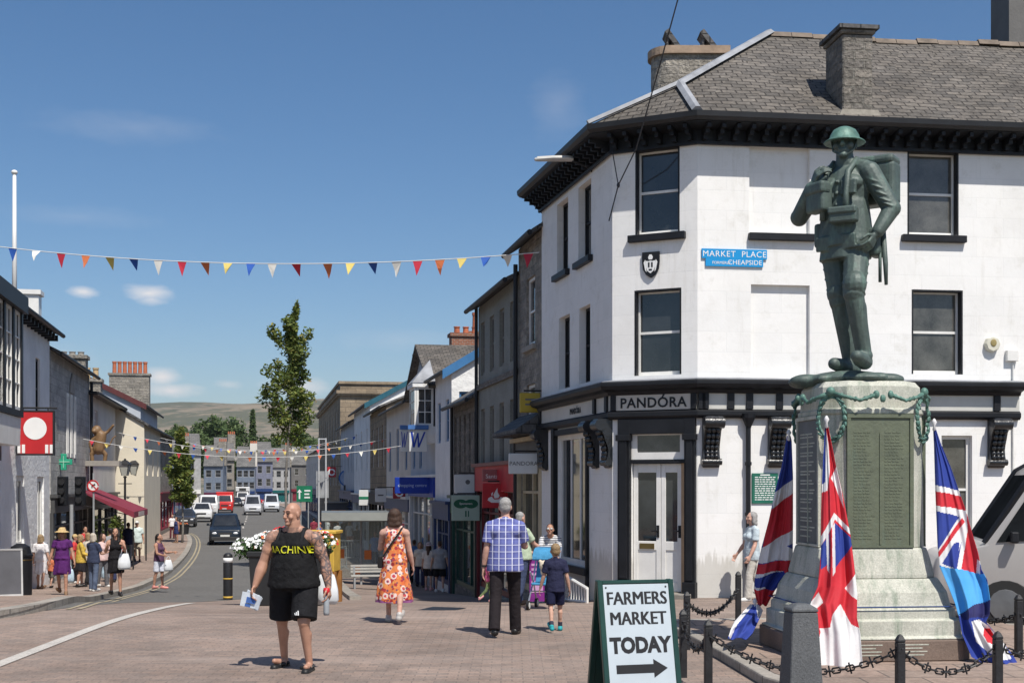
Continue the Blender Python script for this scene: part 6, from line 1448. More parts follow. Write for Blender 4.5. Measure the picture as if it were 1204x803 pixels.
for x, w_ in ((.075,.16),):
    mb = MB(); mb.obox(T((x,-.165,1.075)), (.19,.075,.105), rz=R(14)); mb.obox(T((x,-.185,1.105)), (.195,.06,.05), rz=R(14)); S(mb).build('pouch', bronze, st, bevel=.02, seg=2)
mb = MB(); mb.obox(T((-.175,.0,.98)), (.08,.15,.17), rz=R(10)); S(mb).build('pouch', bronze, st, bevel=.03, seg=2)
mb = MB(); mb.obox(T((.20,.06,.90)), (.09,.17,.2), rz=R(10)); S(mb).build('water_bottle', bronze, st, bevel=.05, seg=3)
mb = MB()
mb.tube([T((.08,.12,1.44)), T((.085,.0,1.487)), T((.085,-.125,1.38)), T((.085,-.155,1.22)), T((.09,-.16,1.08))], .022, 6); mb.tube([T((-.08,.12,1.44)), T((-.09,.0,1.487)), T((-.085,-.125,1.38)), T((-.09,-.15,1.2)), T((-.09,-.155,1.06))], .022, 6)
S(mb).build('webbing_straps', bronze, st, smooth=True)
mb = MB(); mb.tube([T((.25,.06,.98)), T((.275,.05,.75)), T((.285,.04,.60))], [.022,.018,.012], 8); mb.tube([T((.235,.05,.93)), T((.25,.02,.62))], .012, 6); S(mb).build('bayonet_scabbard', bronze, st, smooth=True)
mb = MB(); random.seed(8)
for i in range(30):
    a = random.uniform(0, 6.28); r_ = random.uniform(.05,.40); mb.ell((r_*math.cos(a)*1.25, r_*math.sin(a)*.9, .05), (random.uniform(.1,.22), random.uniform(.08,.18), random.uniform(.05,.10)*(1.2-r_)), Matrix.Rotation(random.uniform(0,3), 3, 'Z'), 10, 6)
mb.cap((.05,-.2,.07),(.5,-.1,.05),.075,.05); mb.ell((-.3,-.2,.05),(.16,.12,.07)); mb.ell((0,0,.06),(.45,.36,.095)); mb.blob('rocky_ground', bronze, st, .02, 3)

# ---- draped flags
FC = {'r': mat('flag_red', (.52,.022,.035), .75, .08, 10), 'w': mat('flag_white', (.68,.67,.67), .75, .06, 10), 'b': mat('flag_blue', (.022,.045,.26), .75, .08, 10), 'n': mat('flag_navy', (.02,.02,.10), .75, .08, 10), 's': mat('flag_sky_blue', (.07,.33,.68), .75, .06, 10)}
def zz(pts): return [(840+x/2.486, 480+y/2.486) for x, y in pts]
def inside(p, poly):
    x, y = p; c = False; n = len(poly)
    for i in range(n):
        x0, y0 = poly[i]; x1, y1 = poly[(i+1) % n]
        if (y0 > y) != (y1 > y) and x < (x1-x0)*(y-y0)/(y1-y0)+x0: c = not c
    return c
def edge(e, y):
    if y <= e[0][1]: return e[0][0]
    for (x0, y0), (x1, y1) in zip(e, e[1:]):
        if y <= y1: return lerp(x0, x1, (y-y0)/max(1e-6, y1-y0))
    return e[-1][0]
def flag(label, le, re, pats, base, Ytop, Ybot, folds, amp, name='draped_flag', nu=110, nv=260, ph=0.0):
    le, re = zz(le), zz(re); keys = list(FC); y0, y1 = max(le[0][1], re[0][1]) , min(le[-1][1], re[-1][1])
    pats = [(k, zz(p)) for k, p in pats]
    org = P((le[0][0]+re[0][0])/2, y0, Ytop)
    t = thing(name, label, 'flag', org, 0, 'flags draped on the memorial')
    vs = []; fs = []; mi = []
    for j in range(nv+1):
        v = j/nv; py = lerp(y0, y1, v); a, b = edge(le, py), edge(re, py)
        if b - a < .4: b = a+.4
        for i in range(nu+1):
            u = i/nu; px = lerp(a, b, u); Yd = lerp(Ytop, Ybot, v**1.15)
            fold = 1.35*amp*min(1, .25+1.2*v)*(.13*math.sin(u*folds*4.1*6.28 + 5*v + ph*2) + .45*math.sin(u*4+v*8+ph) + math.sin(u*folds*6.28 + ph + 1.3*math.sin(v*4)) + .45*math.sin(u*folds*2.3*6.28 + v*5 + ph)) + .012*math.sin(v*26+u*7)*v
            vs.append(P(px, py + 1.2*math.sin(u*9)*v, Yd + fold) - org)
    for j in range(nv):
        v = (j+.5)/nv; py = lerp(y0, y1, v); a, b = edge(le, py), edge(re, py)
        for i in range(nu):
            p = (lerp(a, b, (i+.5)/nu), py); c = base
            for k, poly in pats:
                if inside(p, poly): c = k
            fs.append((j*(nu+1)+i, (j+1)*(nu+1)+i, (j+1)*(nu+1)+i+1, j*(nu+1)+i+1)); mi.append(keys.index(c))
    mb = MB(); mb.v = vs; mb.f = fs; mb.m = mi; o = mb.build('cloth', [FC[k] for k in keys], t, smooth=True)
    md = o.modifiers.new('thickness', 'SOLIDIFY'); md.thickness = .004
    mb = MB(); mb.lathe([(0,-.06),(.02,-.05),(.012,0),(.03,.035),(.01,.07),(0,.075)], (0,-.01,.0), 8); mb.build('tie', FC['w'], t, smooth=True)
    return t
flag('white ensign with a red cross hanging from the front corner wreath', [(325,42),(318,160),(312,300),(311,420),(302,520),(280,572),(288,600),(296,660),(300,758)], [(329,42),(340,95),(356,170),(375,250),(398,370),(408,450),(418,540),(416,610),(426,660),(433,758)],
    [('b',[(318,42),(327,42),(326,225),(310,240)]),('w',[(326,60),(334,110),(338,180),(330,240),(311,246),(311,226),(324,215)]),('r',[(330,42),(345,95),(356,180),(338,200),(336,120)]),('w',[(340,205),(356,170),(372,240),(378,290),(366,262),(350,220)]),
     ('w',[(311,375),(350,306),(398,352),(402,372),(352,325),(345,345),(311,402)]),('b',[(311,402),(345,350),(352,335),(398,375),(402,400),(352,470),(346,490),(330,455),(311,470)]),('w',[(326,370),(333,360),(336,480),(330,470)]),('r',[(336,360),(344,345),(346,488),(338,478)]),('w',[(344,345),(352,335),(354,480),(346,490)]),
     ('w',[(381,525),(414,480),(420,560),(400,545)]),('w',[(275,575),(305,535),(318,565),(290,590)]),('w',[(338,640),(345,605),(368,572),(400,628),(432,645),(440,770),(310,770),(305,640)]),('r',[(285,595),(300,610),(310,650),(298,720),(292,720)])], 'r', 13.42, 12.92, 1.6, .028)
flag('light blue air force ensign with a roundel hanging from the right corner', [(640,50),(645,230),(652,400),(658,462),(684,520),(704,570),(716,612),(725,660),(752,725),(800,752),(850,757)], [(643,50),(662,105),(690,170),(735,300),(752,360),(770,420),(780,470),(797,500),(806,560),(804,600),(792,622),(830,665),(870,715),(888,745),(893,757)],
    [('w',[(640,222),(715,240),(720,262),(640,240)]),('r',[(640,240),(720,256),(738,300),(640,284)]),('w',[(640,282),(738,298),(745,325),(640,296)]),
     ('w',[(645,425),(722,308),(745,316),(735,345),(700,468),(645,455)]),('r',[(650,425),(724,318),(732,330),(652,440)]),('b',[(665,452),(700,395),(716,392),(712,470)]),('w',[(735,318),(750,340),(720,480),(708,475)]),('r',[(737,305),(775,420),(778,500),(752,500),(722,470),(740,355)]),('w',[(768,440),(776,445),(778,520),(762,520)]),
     ('s',[(640,455),(712,470),(790,484),(812,560),(760,575),(716,606),(690,560)]),('n',[(715,600),(760,575),(812,555),(812,606),(730,616)]),
     ('w',[(752,625),(775,615),(800,632),(850,690),(868,728),(845,735),(800,715),(765,680)]),('r',[(788,640),(805,640),(820,665),(815,690),(798,685),(786,665)])], 'b', 13.62, 13.12, 1.3, .03, ph=1.0)
flag('union flag hanging from the far left corner', [(212,80),(196,170),(180,230),(158,330),(138,405),(126,460),(118,500),(116,530),(128,575)], [(222,80),(226,95),(230,200),(230,330),(229,440),(226,475),(200,500),(176,530),(152,575)],
    [('w',[(170,250),(232,205),(232,255),(170,295)]),('r',[(160,300),(232,245),(232,352),(140,412)]),('w',[(130,412),(232,352),(232,440),(128,452)]),('b',[(212,400),(232,392),(232,412)]),('r',[(120,456),(232,440),(232,476),(118,484)]),('w',[(118,484),(205,474),(150,500),(118,500)]),('b',[(118,496),(205,474),(196,505),(150,525),(118,522)]),('w',[(116,520),(150,525),(150,533),(116,530)]),('r',[(110,528),(180,530),(160,580),(110,580)])], 'b', 14.55, 14.75, 1.5, .03, ph=2.0)
flag('blue and white flag end lying on the paving at the left corner', [(106,572),(86,592),(58,622),(48,645),(40,672)], [(130,572),(142,590),(128,620),(112,655),(96,676)],
    [('w',[(40,660),(58,618),(106,568),(112,576),(66,630),(46,672)]),('w',[(120,572),(140,575),(145,592),(128,612)])], 'b', 14.75, 14.1, 1.0, .05, nu=40, nv=60)
pb = gp(880, 748); t = thing('wreath_box', 'small yellow wrapped box at the foot of the far left flag', 'box', (pb.x, pb.y, .12), .3)
mb = MB(); mb.box(-.07,.07,-.05,.05,0,.09); mb.build('box', mat('yellow_wrap', (.6,.42,.03), .5, .2, 12), t, bevel=.01); mb = MB(); mb.box(-.072,.072,-.012,.012,.0,.093); mb.build('ribbon', FC['b'], t)

# ---- chain fence
posts = [(2.07,15.1,0),(1.73,12.9,0),(1.83,11.9,0),(3.27,10.75,0),(4.18,10.98,0),(5.40,13.6,.1),(3.05,17.2,.1)]
lab = ['behind the board sign by the door','left of the board sign edge','right beside the board sign','in front of the white ensign','in front of the air force ensign','beside the black van','behind the memorial at the left']
lab = ['dark bare post of the chain fence nearest the shop door','black chain post just right of the board sign','black chain post standing between the board sign and the granite bollard','black chain post in front of the memorial base slab','black chain post in front of the roundel of the right flag','black chain post at the far right near the van','black chain post behind the far left flag']
pt = MB()
iron = mat('black_iron', (.02,.02,.022), .5, .3, 8, .2, 40)
for (x, y, z), lb in zip(posts, lab):
    t = thing('chain_post', lb, 'post', (x, y, z if z else g(x, y)), .1, 'chain fence posts')
    mb = MB(); mb.box(-.035,.035,-.035,.035,-.05,.62); mb.lathe([(.05,.62),(.05,.64),(.025,.68),(0,.69)], n=4, ph=R(45)); mb.build('post', iron, t, bevel=.006)
def chain(a, b, sag, label):
    A_ = Vector((a[0], a[1], .56)); B_ = Vector((b[0], b[1], .56)); L_ = (B_-A_).length; n = int(L_/.062)
    t = thing('fence_chain', label, 'chain', A_, 0, 'fence chains'); mb = MB()
    for i in range(n+1):
        u = i/n; p = (B_-A_)*u + Vector((0,0,-4*sag*u*(1-u))); d = ((B_-A_) + Vector((0,0,-4*sag*(1-2*u)))).normalized()
        sd = d.cross(Vector((0,0,1))).normalized(); up = sd.cross(d); v = sd if i % 2 else up
        mb.tube([p - d*.045 , p - d*.03 + v*.022, p + d*.03 + v*.022, p + d*.045, p + d*.03 - v*.022, p - d*.03 - v*.022, p - d*.045], .0085, 5)
        if i % 3 == 1: mb.cyl(p - up*.05, p + up*.05, .008, .008, 5)
    mb.build('links', iron, t)
chain(posts[0], posts[1], .2, 'black fence chain beside the board sign running toward the shop door'); chain(posts[1], posts[2], .2, 'short black fence chain just right of the board sign'); chain(posts[2], posts[3], .26, 'black fence chain passing behind the granite bollard')
chain(posts[3], posts[4], .2, 'black fence chain in front of the memorial base'); chain(posts[4], (6.2, 11.6), .2, 'black fence chain leaving the picture at the lower right'); chain(posts[0], posts[6], .22, 'black fence chain in front of the white shop wall'); chain(posts[5], (7.2,13.2), .2, 'black fence chain beside the van at the right'); chain(posts[5], (4.75,16.4), .2, 'black fence chain behind the right hand flag')
t = thing('granite_bollard', 'square tapering dark granite bollard standing in front of the memorial', 'bollard', (2.4, 10.6, 0), .12)
mb = MB(); mb.rings([[(x*h, y*h, z) for x, y in ((-1,-1),(1,-1),(1,1),(-1,1))] for h, z in ((.155,-.1),(.155,.02),(.108,.90))]); mb.rings([[(x*h, y*h, z) for x, y in ((-1,-1),(1,-1),(1,1),(-1,1))] for h, z in ((.112,.902),(.112,.93),(.06,.965))]); mb.build('shaft', mat('dark_granite', (.10,.105,.11), .7, .2, 3, .3, 60, fine=.5), t, bevel=.008)
# ---- board sign
bx = P(760, 848, 10.5)
t = thing('board_sign', 'white and dark green folding board sign advertising a farmers market with a black arrow', 'sign', (bx.x-.10, 10.5, 0), R(15))
sgreen = mat('dark_green_gloss', (.012,.045,.035), .35, .2, 4); panel = mat('white_board', (.44,.50,.54), .5, .06, 3)
tl = R(13); MF = Matrix.Rotation(-tl, 4, 'X') @ Matrix.Identity(4)
Hh = 1.2; MF = Matrix.Translation((0, -.28, 0)) @ Matrix.Rotation(-tl, 4, 'X'); MBk = Matrix.Translation((0, .28, 0)) @ Matrix.Rotation(tl, 4, 'X')
mb = MB(MF); mb.box(-.33,-.285,-.02,.02,0,Hh); mb.box(.285,.33,-.02,.02,0,Hh); mb.box(-.285,.285,-.016,.016,Hh-.03,Hh); mb.box(-.285,.285,-.016,.016,.08,.12); fr = mb.build('frame', sgreen, t, bevel=.004)
mb = MB(MF); mb.box(-.284,.284,-.012,.006,.12,Hh-.035); pn = mb.build('panel', panel, t)
mb = MB(MBk); mb.box(-.33,-.285,-.02,.02,0,Hh); mb.box(.285,.33,-.02,.02,0,Hh); mb.box(-.285,.285,-.01,.01,.1,Hh-.03); mb.build('back_board', sgreen, t, bevel=.004)
ink = mat('sign_black', (.012,.012,.013), .5, .1)
for body_, sz, z, bold, sx_ in (('FARMERS', .150, 1.00, .001, .86), ('MARKET', .150, .835, .001, .86), ('TODAY', .170, .61, .0085, .88)):
    vs, fs = text_mb(body_, sz, .001, bold, 1.0, sx=sx_); mb = MB(MF); [mb.add([v + Vector((q*.0045, -.0135 - .0004*q, z)) for v in vs], fs) for q in ((-1, 0, 1) if bold < .003 else (0,))]; mb.build('lettering', ink, pn)
mb = MB(MF); mb.prism([(-.22,.44),(.10,.44),(.10,.40),(.22,.475),(.10,.55),(.10,.51),(-.22,.51)], -.0145, -.0122); mb.build('arrow', ink, pn)
mb = MB(MF)
for x in (-.26,.26):
    for z in (.15, Hh-.06): mb.cyl((x,-.016,z),(x,-.011,z),.008,.008,8)
mb.build('fixings', iron, pn)
# ---------------------------------------------------------------- vehicles
tyre_m = mat('tyre_rubber', (.018,.018,.018), .8, .2); rim_m = mat('wheel_rim', (.16,.165,.17), .45, .2, metal=.5)
lamp_m = mat('headlamp', (.6,.62,.65), .12, .1, spec=.9); plate_m = mat('number_plate', (.62,.62,.6), .5, .05); red_lamp = mat('tail_lamp', (.4,.02,.02), .3, .1)
def paint(name, c, r=.25): return mat(name, c, r, .05, 1.5, spec=.6)
def vehicle(name, label, cat, loc, rz, st, W, bm, wheels, hood, roof0, roof1, glassm=None, tail=None, sill=.28, group='vehicles in the street', lower=None, plate=True, rear=False, seams=False):
    """st: [(y, z_belt, z_roof, half width at roof)] front first (front = -y); hood/roof0/roof1: station indices of bonnet end, roof start, roof end"""
    t = thing(name, label, cat, loc, rz, group); hw = W/2; rs = []
    wd = lambda i: hw*(.90 if i in (0, len(st)-1) else 1.0)
    for i, (y, zb, zr, wt) in enumerate(st):
        w = wd(i); rs.append([(-w*.94, y, sill), (-w, y, lerp(sill, zb, .45)), (-w*.985, y, zb), (-wt, y, zr-.02), (-wt*.8, y, zr), (wt*.8, y, zr), (wt, y, zr-.02), (w*.985, y, zb), (w, y, lerp(sill, zb, .45)), (w*.94, y, sill)])
    mb = MB(); mb.rings([r[::-1] for r in rs]); b = mb.build('body', bm, t, bevel=.05, seg=2, auto=50)
    gm = glassm or pane_dark
    def quad(name, a, b_, c, d, m, off=.006, par=None, shrink=.0):
        a, b_, c, d = map(Vector, (a, b_, c, d)); n = (b_-a).cross(d-a).normalized(); ct = (a+b_+c+d)/4
        ps = [v + (ct-v)*shrink + n*off for v in (a, b_, c, d)]; qs = [p - n*.012 for p in ps]
        mb = MB(); mb.rings([qs, ps]); return mb.build(name, m, par or t)
    y0, zb0, zr0, w0 = st[hood]; y1, zb1, zr1, w1 = st[roof0]
    quad('windscreen', (-w0*.88, lerp(y0, y1, .04), lerp(zr0, zr1, .04)), (w0*.88, lerp(y0, y1, .04), lerp(zr0, zr1, .04)), (w1*.80, lerp(y0, y1, .93), lerp(zr0, zr1, .93)), (-w1*.80, lerp(y0, y1, .93), lerp(zr0, zr1, .93)), gm, .016)
    y2, zb2, zr2, w2 = st[roof1]
    for s in (-1, 1):
        a = (s*hw*.985, y0+.12, zb0+.03); b2 = (s*hw*.985, y2, zb2+.03); c = (s*(w2+.015), y2, zr2-.1); d = (s*(w1+.015), y1+.06, zr1-.1)
        quad('side_window', *( (a, b2, c, d) if s == 1 else (a, d, c, b2)), gm, .018, shrink=.03)
    yf = st[0][0]
    for s in (-1, 1):
        mb = MB(); mb.ell((s*hw*.66, yf+.05, st[1][1]*.80), (.16, .07, .08), nu=10, nv=6); mb.build('headlight', lamp_m if not rear else red_lamp, t, smooth=True)
        mb = MB(); mb.obox((s*(hw+.09), y0+.35, zb0+.12), (.16, .1, .15)); mb.box(min(s*hw*.95, s*(hw+.05)), max(s*hw*.95, s*(hw+.05)), y0+.33, y0+.37, zb0+.06, zb0+.1); mb.build('wing_mirror', lower or bm, t, bevel=.03, seg=2)
    mb = MB(); mb.box(-hw*.86, hw*.86, yf-.03, yf+.1, sill+.02, sill+.2); mb.build('bumper', mat('dark_plastic', (.03,.03,.032), .6, .1), t, bevel=.02)
    mb = MB(); mb.box(-hw*.42, hw*.42, yf-.012, yf+.05, st[1][1]*.70, st[1][1]*.86); mb.build('grille', MATS['dark_plastic'], t)
    if plate: mb = MB(); mb.box(-.26, .26, yf-.045, yf-.02, sill+.22, sill+.33); mb.build('number_plate', plate_m, t)
    for y, r in wheels:
        for s in (-1, 1):
            mb = MB(); mb.cyl((s*(hw-.2), y, r), (s*(hw+.005), y, r), r, r, 20); wv = mb.build('wheel', tyre_m, t, bevel=.02)
            mb = MB(); mb.lathe([(r*.62,0),(r*.6,.012),(r*.2,.02),(0,.02)], n=16); mb.build('rim', rim_m, wv, loc=(s*(hw+.004), y, r), rot=(0, R(90*s), 0))
    return t
def heading(Y): return math.atan(.21)
mpv = [(-2.1,.62,.64,.6),(-2.02,.86,.9,.72),(-1.25,1.05,1.08,.76),(-.5,1.08,1.70,.66),(.2,1.08,1.78,.66),(1.95,1.08,1.74,.64),(2.08,.95,1.55,.64),(2.15,.6,.7,.7)]
van = [(-2.4,.7,.74,.7),(-2.3,.95,1.0,.8),(-1.75,1.2,1.25,.84),(-.95,1.25,2.15,.78),(-.3,1.25,2.3,.8),(2.5,1.25,2.3,.82),(2.6,.6,2.2,.8)]
hatch = [(-2.0,.6,.62,.55),(-1.92,.78,.82,.68),(-.95,.92,.95,.70),(-.15,.95,1.42,.58),(.4,.95,1.46,.58),(1.5,.95,1.40,.56),(1.95,.9,1.0,.62),(2.0,.6,.7,.6)]
suv = [(-2.25,.75,.8,.7),(-2.15,1.0,1.04,.8),(-1.2,1.12,1.15,.82),(-.5,1.15,1.72,.70),(.2,1.15,1.78,.7),(2.0,1.15,1.74,.68),(2.2,1.0,1.4,.7),(2.25,.7,.8,.7)]
def vp(px, py): return gp(px, py)
p = vp(256, 641); vehicle('parked_car', 'dark blue black people carrier driving toward the camera, nearest of the traffic', 'car', p + Vector((0,2,0)), heading(0), mpv, 1.78, paint('midnight_blue_paint', (.012,.017,.025)), ((-1.35,.32),(1.35,.32)), 2, 3, 5)
p = vp(238, 613); p = Vector((p.x, p.y, g(p.x, p.y))); vehicle('parked_car', 'white four by four parked at the left kerb in front of the lorry', 'car', p, heading(0), suv, 1.9, paint('white_paint_car', (.6,.6,.6)), ((-1.4,.36),(1.4,.36)), 2, 3, 5)
p = vp(297, 605); vehicle('delivery_van', 'silver van driving toward the camera in the middle of the far road', 'van', p, heading(0), van, 1.95, paint('silver_paint', (.42,.43,.45)), ((-1.6,.34),(1.6,.34)), 2, 3, 4)
p = vp(319, 601.5); vehicle('delivery_van', 'pale grey van behind the bald man at the right of the far traffic', 'van', p, heading(0), van, 1.95, paint('pale_grey_paint', (.5,.53,.56)), ((-1.6,.34),(1.6,.34)), 2, 3, 4)
p = vp(278, 595.5); vehicle('parked_car', 'black car in front of the white motorhome', 'car', p, heading(0), hatch, 1.75, paint('black_paint_car', (.012,.012,.014)), ((-1.25,.3),(1.3,.3)), 2, 3, 5)
p = P(300, 594, 212); vehicle('parked_car', 'red car crossing behind the silver van', 'car', (p.x, p.y, -1.45), R(75), hatch, 1.75, paint('red_paint_car', (.45,.02,.025)), ((-1.25,.3),(1.3,.3)), 2, 3, 5)
p = vp(218, 619); vehicle('parked_car', 'dark car parked behind the left street tree', 'car', p, heading(0), hatch, 1.75, paint('dark_grey_paint', (.03,.03,.035)), ((-1.25,.3),(1.3,.3)), 2, 3, 5)
def boxvan(label, loc, cabm, boxm, W, H, L, cabw=None, overcab=False, cat='lorry', name='box_lorry'):
    t = vehicle(name, label, cat, loc, heading(0), [(-L/2,.9,.95,.8),(-L/2+.06,1.2,1.3,.9),(-L/2+.25,1.35,1.4,.92),(-L/2+.55,1.35,2.2,.88),(-L/2+.8,1.35,2.35,.9),(-L/2+1.7,1.35,2.35,.9),(-L/2+1.75,.7,2.3,.9)], 2.0, cabm, ((-L/2+.9,.4),(L/2-1.2,.4)), 2, 3, 4)
    mb = MB(); mb.box(-W/2, W/2, -L/2+1.8, L/2, .75, H)
    if overcab: mb.box(-W/2+.05, W/2-.05, -L/2+.5, -L/2+1.795, 2.38, H-.05)
    mb.build('cargo_body', boxm, t, bevel=.06, seg=2); return t
lp = gp(241, 606.5); boxvan('white flatbed lorry behind the white four by four', lp + Vector((0,2,0)), paint('white_paint_car', 0), mat('tail_lift_grey', (.35,.36,.37), .6), 2.2, 2.2, 6)
lp = gp(260, 603); boxvan('red delivery van with white lettering beside the white lorry', lp + Vector((0,2,0)), paint('post_red_paint', (.5,.025,.02)), paint('post_red_paint', 0), 2.1, 2.6, 6, cat='van', name='delivery_van')
lp = gp(276, 595); bt = boxvan('white motorhome with a window over its cab behind the black car', lp + Vector((0,6,0)), paint('white_paint_car', 0), paint('white_paint_car', 0), 2.3, 3.1, 7, overcab=True, cat='motorhome', name='motorhome')
mb = MB(); mb.box(-.55,.55,-3.03,-2.99,2.5,2.9); mb.build('overcab_window', pane_dark, bt)
# the black and silver van cut by the right edge
bv = [(-2.75,.7,.75,.75),(-2.66,.98,1.02,.85),(-2.05,1.14,1.17,.90),(-1.42,1.2,2.15,.87),(-.95,1.2,2.45,.87),(2.6,1.2,2.45,.87),(2.7,.6,2.3,.84)]
vt = vehicle('parked_van', 'black and grey van parked at the right edge behind the memorial', 'van', (8.55, 17.5, g(8.5, 17.5)), R(-104), bv, 2.0, paint('van_grey_paint', (.36,.345,.335), .28), ((-1.8,.35),(1.7,.35)), 2, 3, 4, lower=MATS['black_gloss_paint'], glassm=mat('van_tinted_glass', (.014,.016,.018), .25, .3, 2, spec=.0), group='vehicles in the street')
mb = MB()
[mb.tube([(k_*.90,-2.05,1.17),(k_*.87,-1.42,2.15),(k_*.87,-.95,2.42),(k_*.87,2.6,2.42)], .05, 6) for k_ in (-1, 1)]; mb.box(-.985,-.97,.2,.28,1.2,2.2); mb.box(1.002,1.01,-.72,-.70,.4,1.2); mb.box(1.002,1.01,.55,.57,.4,1.2); mb.box(1.002,1.02,-1.2,2.5,.72,.80); mb.box(1.002,1.03,.3,.5,1.05,1.09)
mb.build('black_trim', black_paint, vt)
# ---------------------------------------------------------------- trees
def leaf_mats(base, names):
    out = []
    for nm, c in names:
        m, n, l, b = _nt(base+nm); co = n.new('ShaderNodeTexCoord').outputs['Object']
        col = ramp(n, l, noise_(n, l, co, 3, 3), mul(c, .7), mul(c, 1.35)); l.new(col, b.inputs['Base Color']); b.inputs['Roughness'].default_value = .6
        b.inputs['Specular IOR Level'].default_value = .3
        tr = n.new('ShaderNodeBsdfTranslucent'); l.new(col, tr.inputs['Color']); ms = n.new('ShaderNodeMixShader'); ms.inputs[0].default_value = .3
        l.new(b.outputs[0], ms.inputs[1]); l.new(tr.outputs[0], ms.inputs[2]); l.new(ms.outputs[0], n['Material Output'].inputs['Surface']); out.append(m)
    return out
lm = leaf_mats('street_leaf', [('_dark', (.10,.14,.032)), ('_mid', (.19,.225,.05)), ('_light', (.28,.26,.07)), ('_gold', (.29,.19,.06))])
fm_ = leaf_mats('wood_leaf', [('_dark', (.08,.125,.045)), ('_mid', (.115,.165,.06)), ('_light', (.15,.19,.08))])
bark = mat('bark', (.2,.185,.165), .9, .3, 8, .6, 30); bark_d = mat('dark_bark', (.06,.05,.04), .9, .3, 8, .6, 30)
def leaves(mb, c, n, rad, size, nm, rnd):
    for _ in range(n):
        d = Vector((rnd.gauss(0,1), rnd.gauss(0,1), rnd.gauss(0,1))).normalized()*rnd.random()**.45
        p = Vector(c) + Vector((d.x*rad[0], d.y*rad[1], d.z*rad[2])); s = size*rnd.uniform(.6, 1.35)
        a = Vector((rnd.gauss(0,1), rnd.gauss(0,1), rnd.gauss(0,.6))).normalized(); b = a.cross(Vector((rnd.gauss(0,1), rnd.gauss(0,1), rnd.gauss(0,1)))).normalized()
        mb.mi = min(nm-1, int(abs(rnd.gauss(.9, .8)))); nn = a.cross(b)
        mb.add([p - a*s, p + b*s*.45 + nn*s*.12, p + a*s, p - b*s*.45 + nn*s*.12], [(0,1,2,3)])
def street_tree(label, loc, H, base, prof, n, size, seed, lean=0, trunk=.07):
    rnd = random.Random(seed); t = thing('street_tree', label, 'tree', loc, 0, 'street trees')
    mb = MB(); tr = [(0,0,-.1)] + [(lean*(z/H)**2*H + .05*math.sin(z*1.3), .04*math.sin(z), z) for z in [H*i/9 for i in range(1, 10)]]
    mb.tube(tr, [trunk*(1-i/10.5) for i in range(10)], 8); limbs = []
    for i in range(16):
        z = lerp(base, H*.9, i/15); a = i*2.4 + rnd.uniform(-.5,.5); r_ = table(prof, z/H)*rnd.uniform(.55, 1.15); x0 = lean*(z/H)**2*H
        tip = Vector((x0 + r_*math.cos(a), r_*math.sin(a), z + r_*rnd.uniform(.7, 1.6))); limbs.append((Vector((x0, 0, z)), tip)); mb.tube([(x0,0,z-.05), Vector((x0,0,z)).lerp(tip, .5) + Vector((0,0,-.08)), tip], [.03,.018,.007], 5)
    mb.build('trunk', bark, t, smooth=True)
    mb = MB()
    for a, b in limbs:
        for q in (.35, .6, .85, 1.05):
            c = a.lerp(b, q); leaves(mb, c, int(n/64*rnd.uniform(.5,1.4)), (.26,.26,.32), size, 4, rnd)
    for i in range(26):
        z = lerp(base+.1, H, i/25); r_ = table(prof, z/H)*.45; leaves(mb, (lean*(z/H)**2*H + rnd.uniform(-r_, r_), rnd.uniform(-r_, r_), z), int(n/40), (r_*.8+.08, r_*.8+.08, .3), size, 4, rnd)
    mb.build('crown', lm, t); return t
tp = Vector((P(336, 560, 50).x, 50, 0)); tp.z = g(tp.x, 50)
street_tree('tall slender street tree rising above the skyline behind the bald man', tp, HC+(YH-362)/F*50-tp.z, 5.0, [(.46,.6),(.5,1.0),(.57,1.2),(.66,.98),(.75,.75),(.88,.5),(1,.12)], 4600, .09, 5, .035)
tp = gp(214, 640); tp.y -= .0
street_tree('small bushy street tree above the round black planter', tp, (640-507)/F*tp.y, 2.3, [(.3,.65),(.42,.92),(.55,.92),(.68,.65),(.8,.4),(.9,.3),(1,.12)], 4600, .12, 9, 0)
def wood_tree(label, px, Y, top, hw, seed, conifer=False):
    rnd = random.Random(seed); X = (px-CX)/F*Y; H = HC+(YH-top)/F*Y + 1.2; t = thing('woodland_tree', label, 'tree', (X, Y, -1.2), 0, 'woodland trees beyond the houses')
    mb = MB(); mb.tube([(0,0,-.5),(0,0,H*.4),(.2,0,H*.75)], [.45,.35,.12], 7); mb.build('trunk', bark_d, t)
    mb = MB(); w = hw/F*Y
    if conifer:
        for i in range(46):
            z = lerp(H*.2, H, i/45); r_ = w*(1-(z/H))**.8+.3; leaves(mb, (0,0,z), 34, (r_,r_,.6), .55, 3, rnd)
    else:
        for i in range(44):
            a = rnd.uniform(0, 6.28); q = rnd.random()**.5; z = H*lerp(.30, .9, rnd.random()); rr = w*math.sqrt(max(.05, 1-((z/H-.55)/.5)**2)); c = (rr*q*.8*math.cos(a), rr*q*.8*math.sin(a), z)
            leaves(mb, c, 95, (w*.34, w*.34, H*.12), .5, 3, rnd)
    mb.build('crown', fm_, t)
for k, (px, Y, top, hw, lb, cf) in enumerate([(226,285,502,20,'small woodland tree at the left end above the stone chimney',0),(246,300,487,24,'broad woodland tree with the tallest rounded crown above the far houses',0),(274,310,489,22,'woodland tree between the broadest crown and the dark conifer',0),(297,315,484,9,'dark pointed conifer among the woodland trees',1),
    (262,292,505,24,'low woodland tree in front of the broadest crown',0),(316,305,512,20,'woodland tree seen just left of the tall street tree trunk',0),(352,300,508,22,'woodland tree seen just right of the tall street tree',0),(376,310,514,20,'woodland tree half hidden by the brown stone block',0),(208,300,498,18,'woodland tree peeping out behind the left hand roofs',0)]):
    wood_tree(lb, px, Y, top, hw, 20+k, bool(cf))
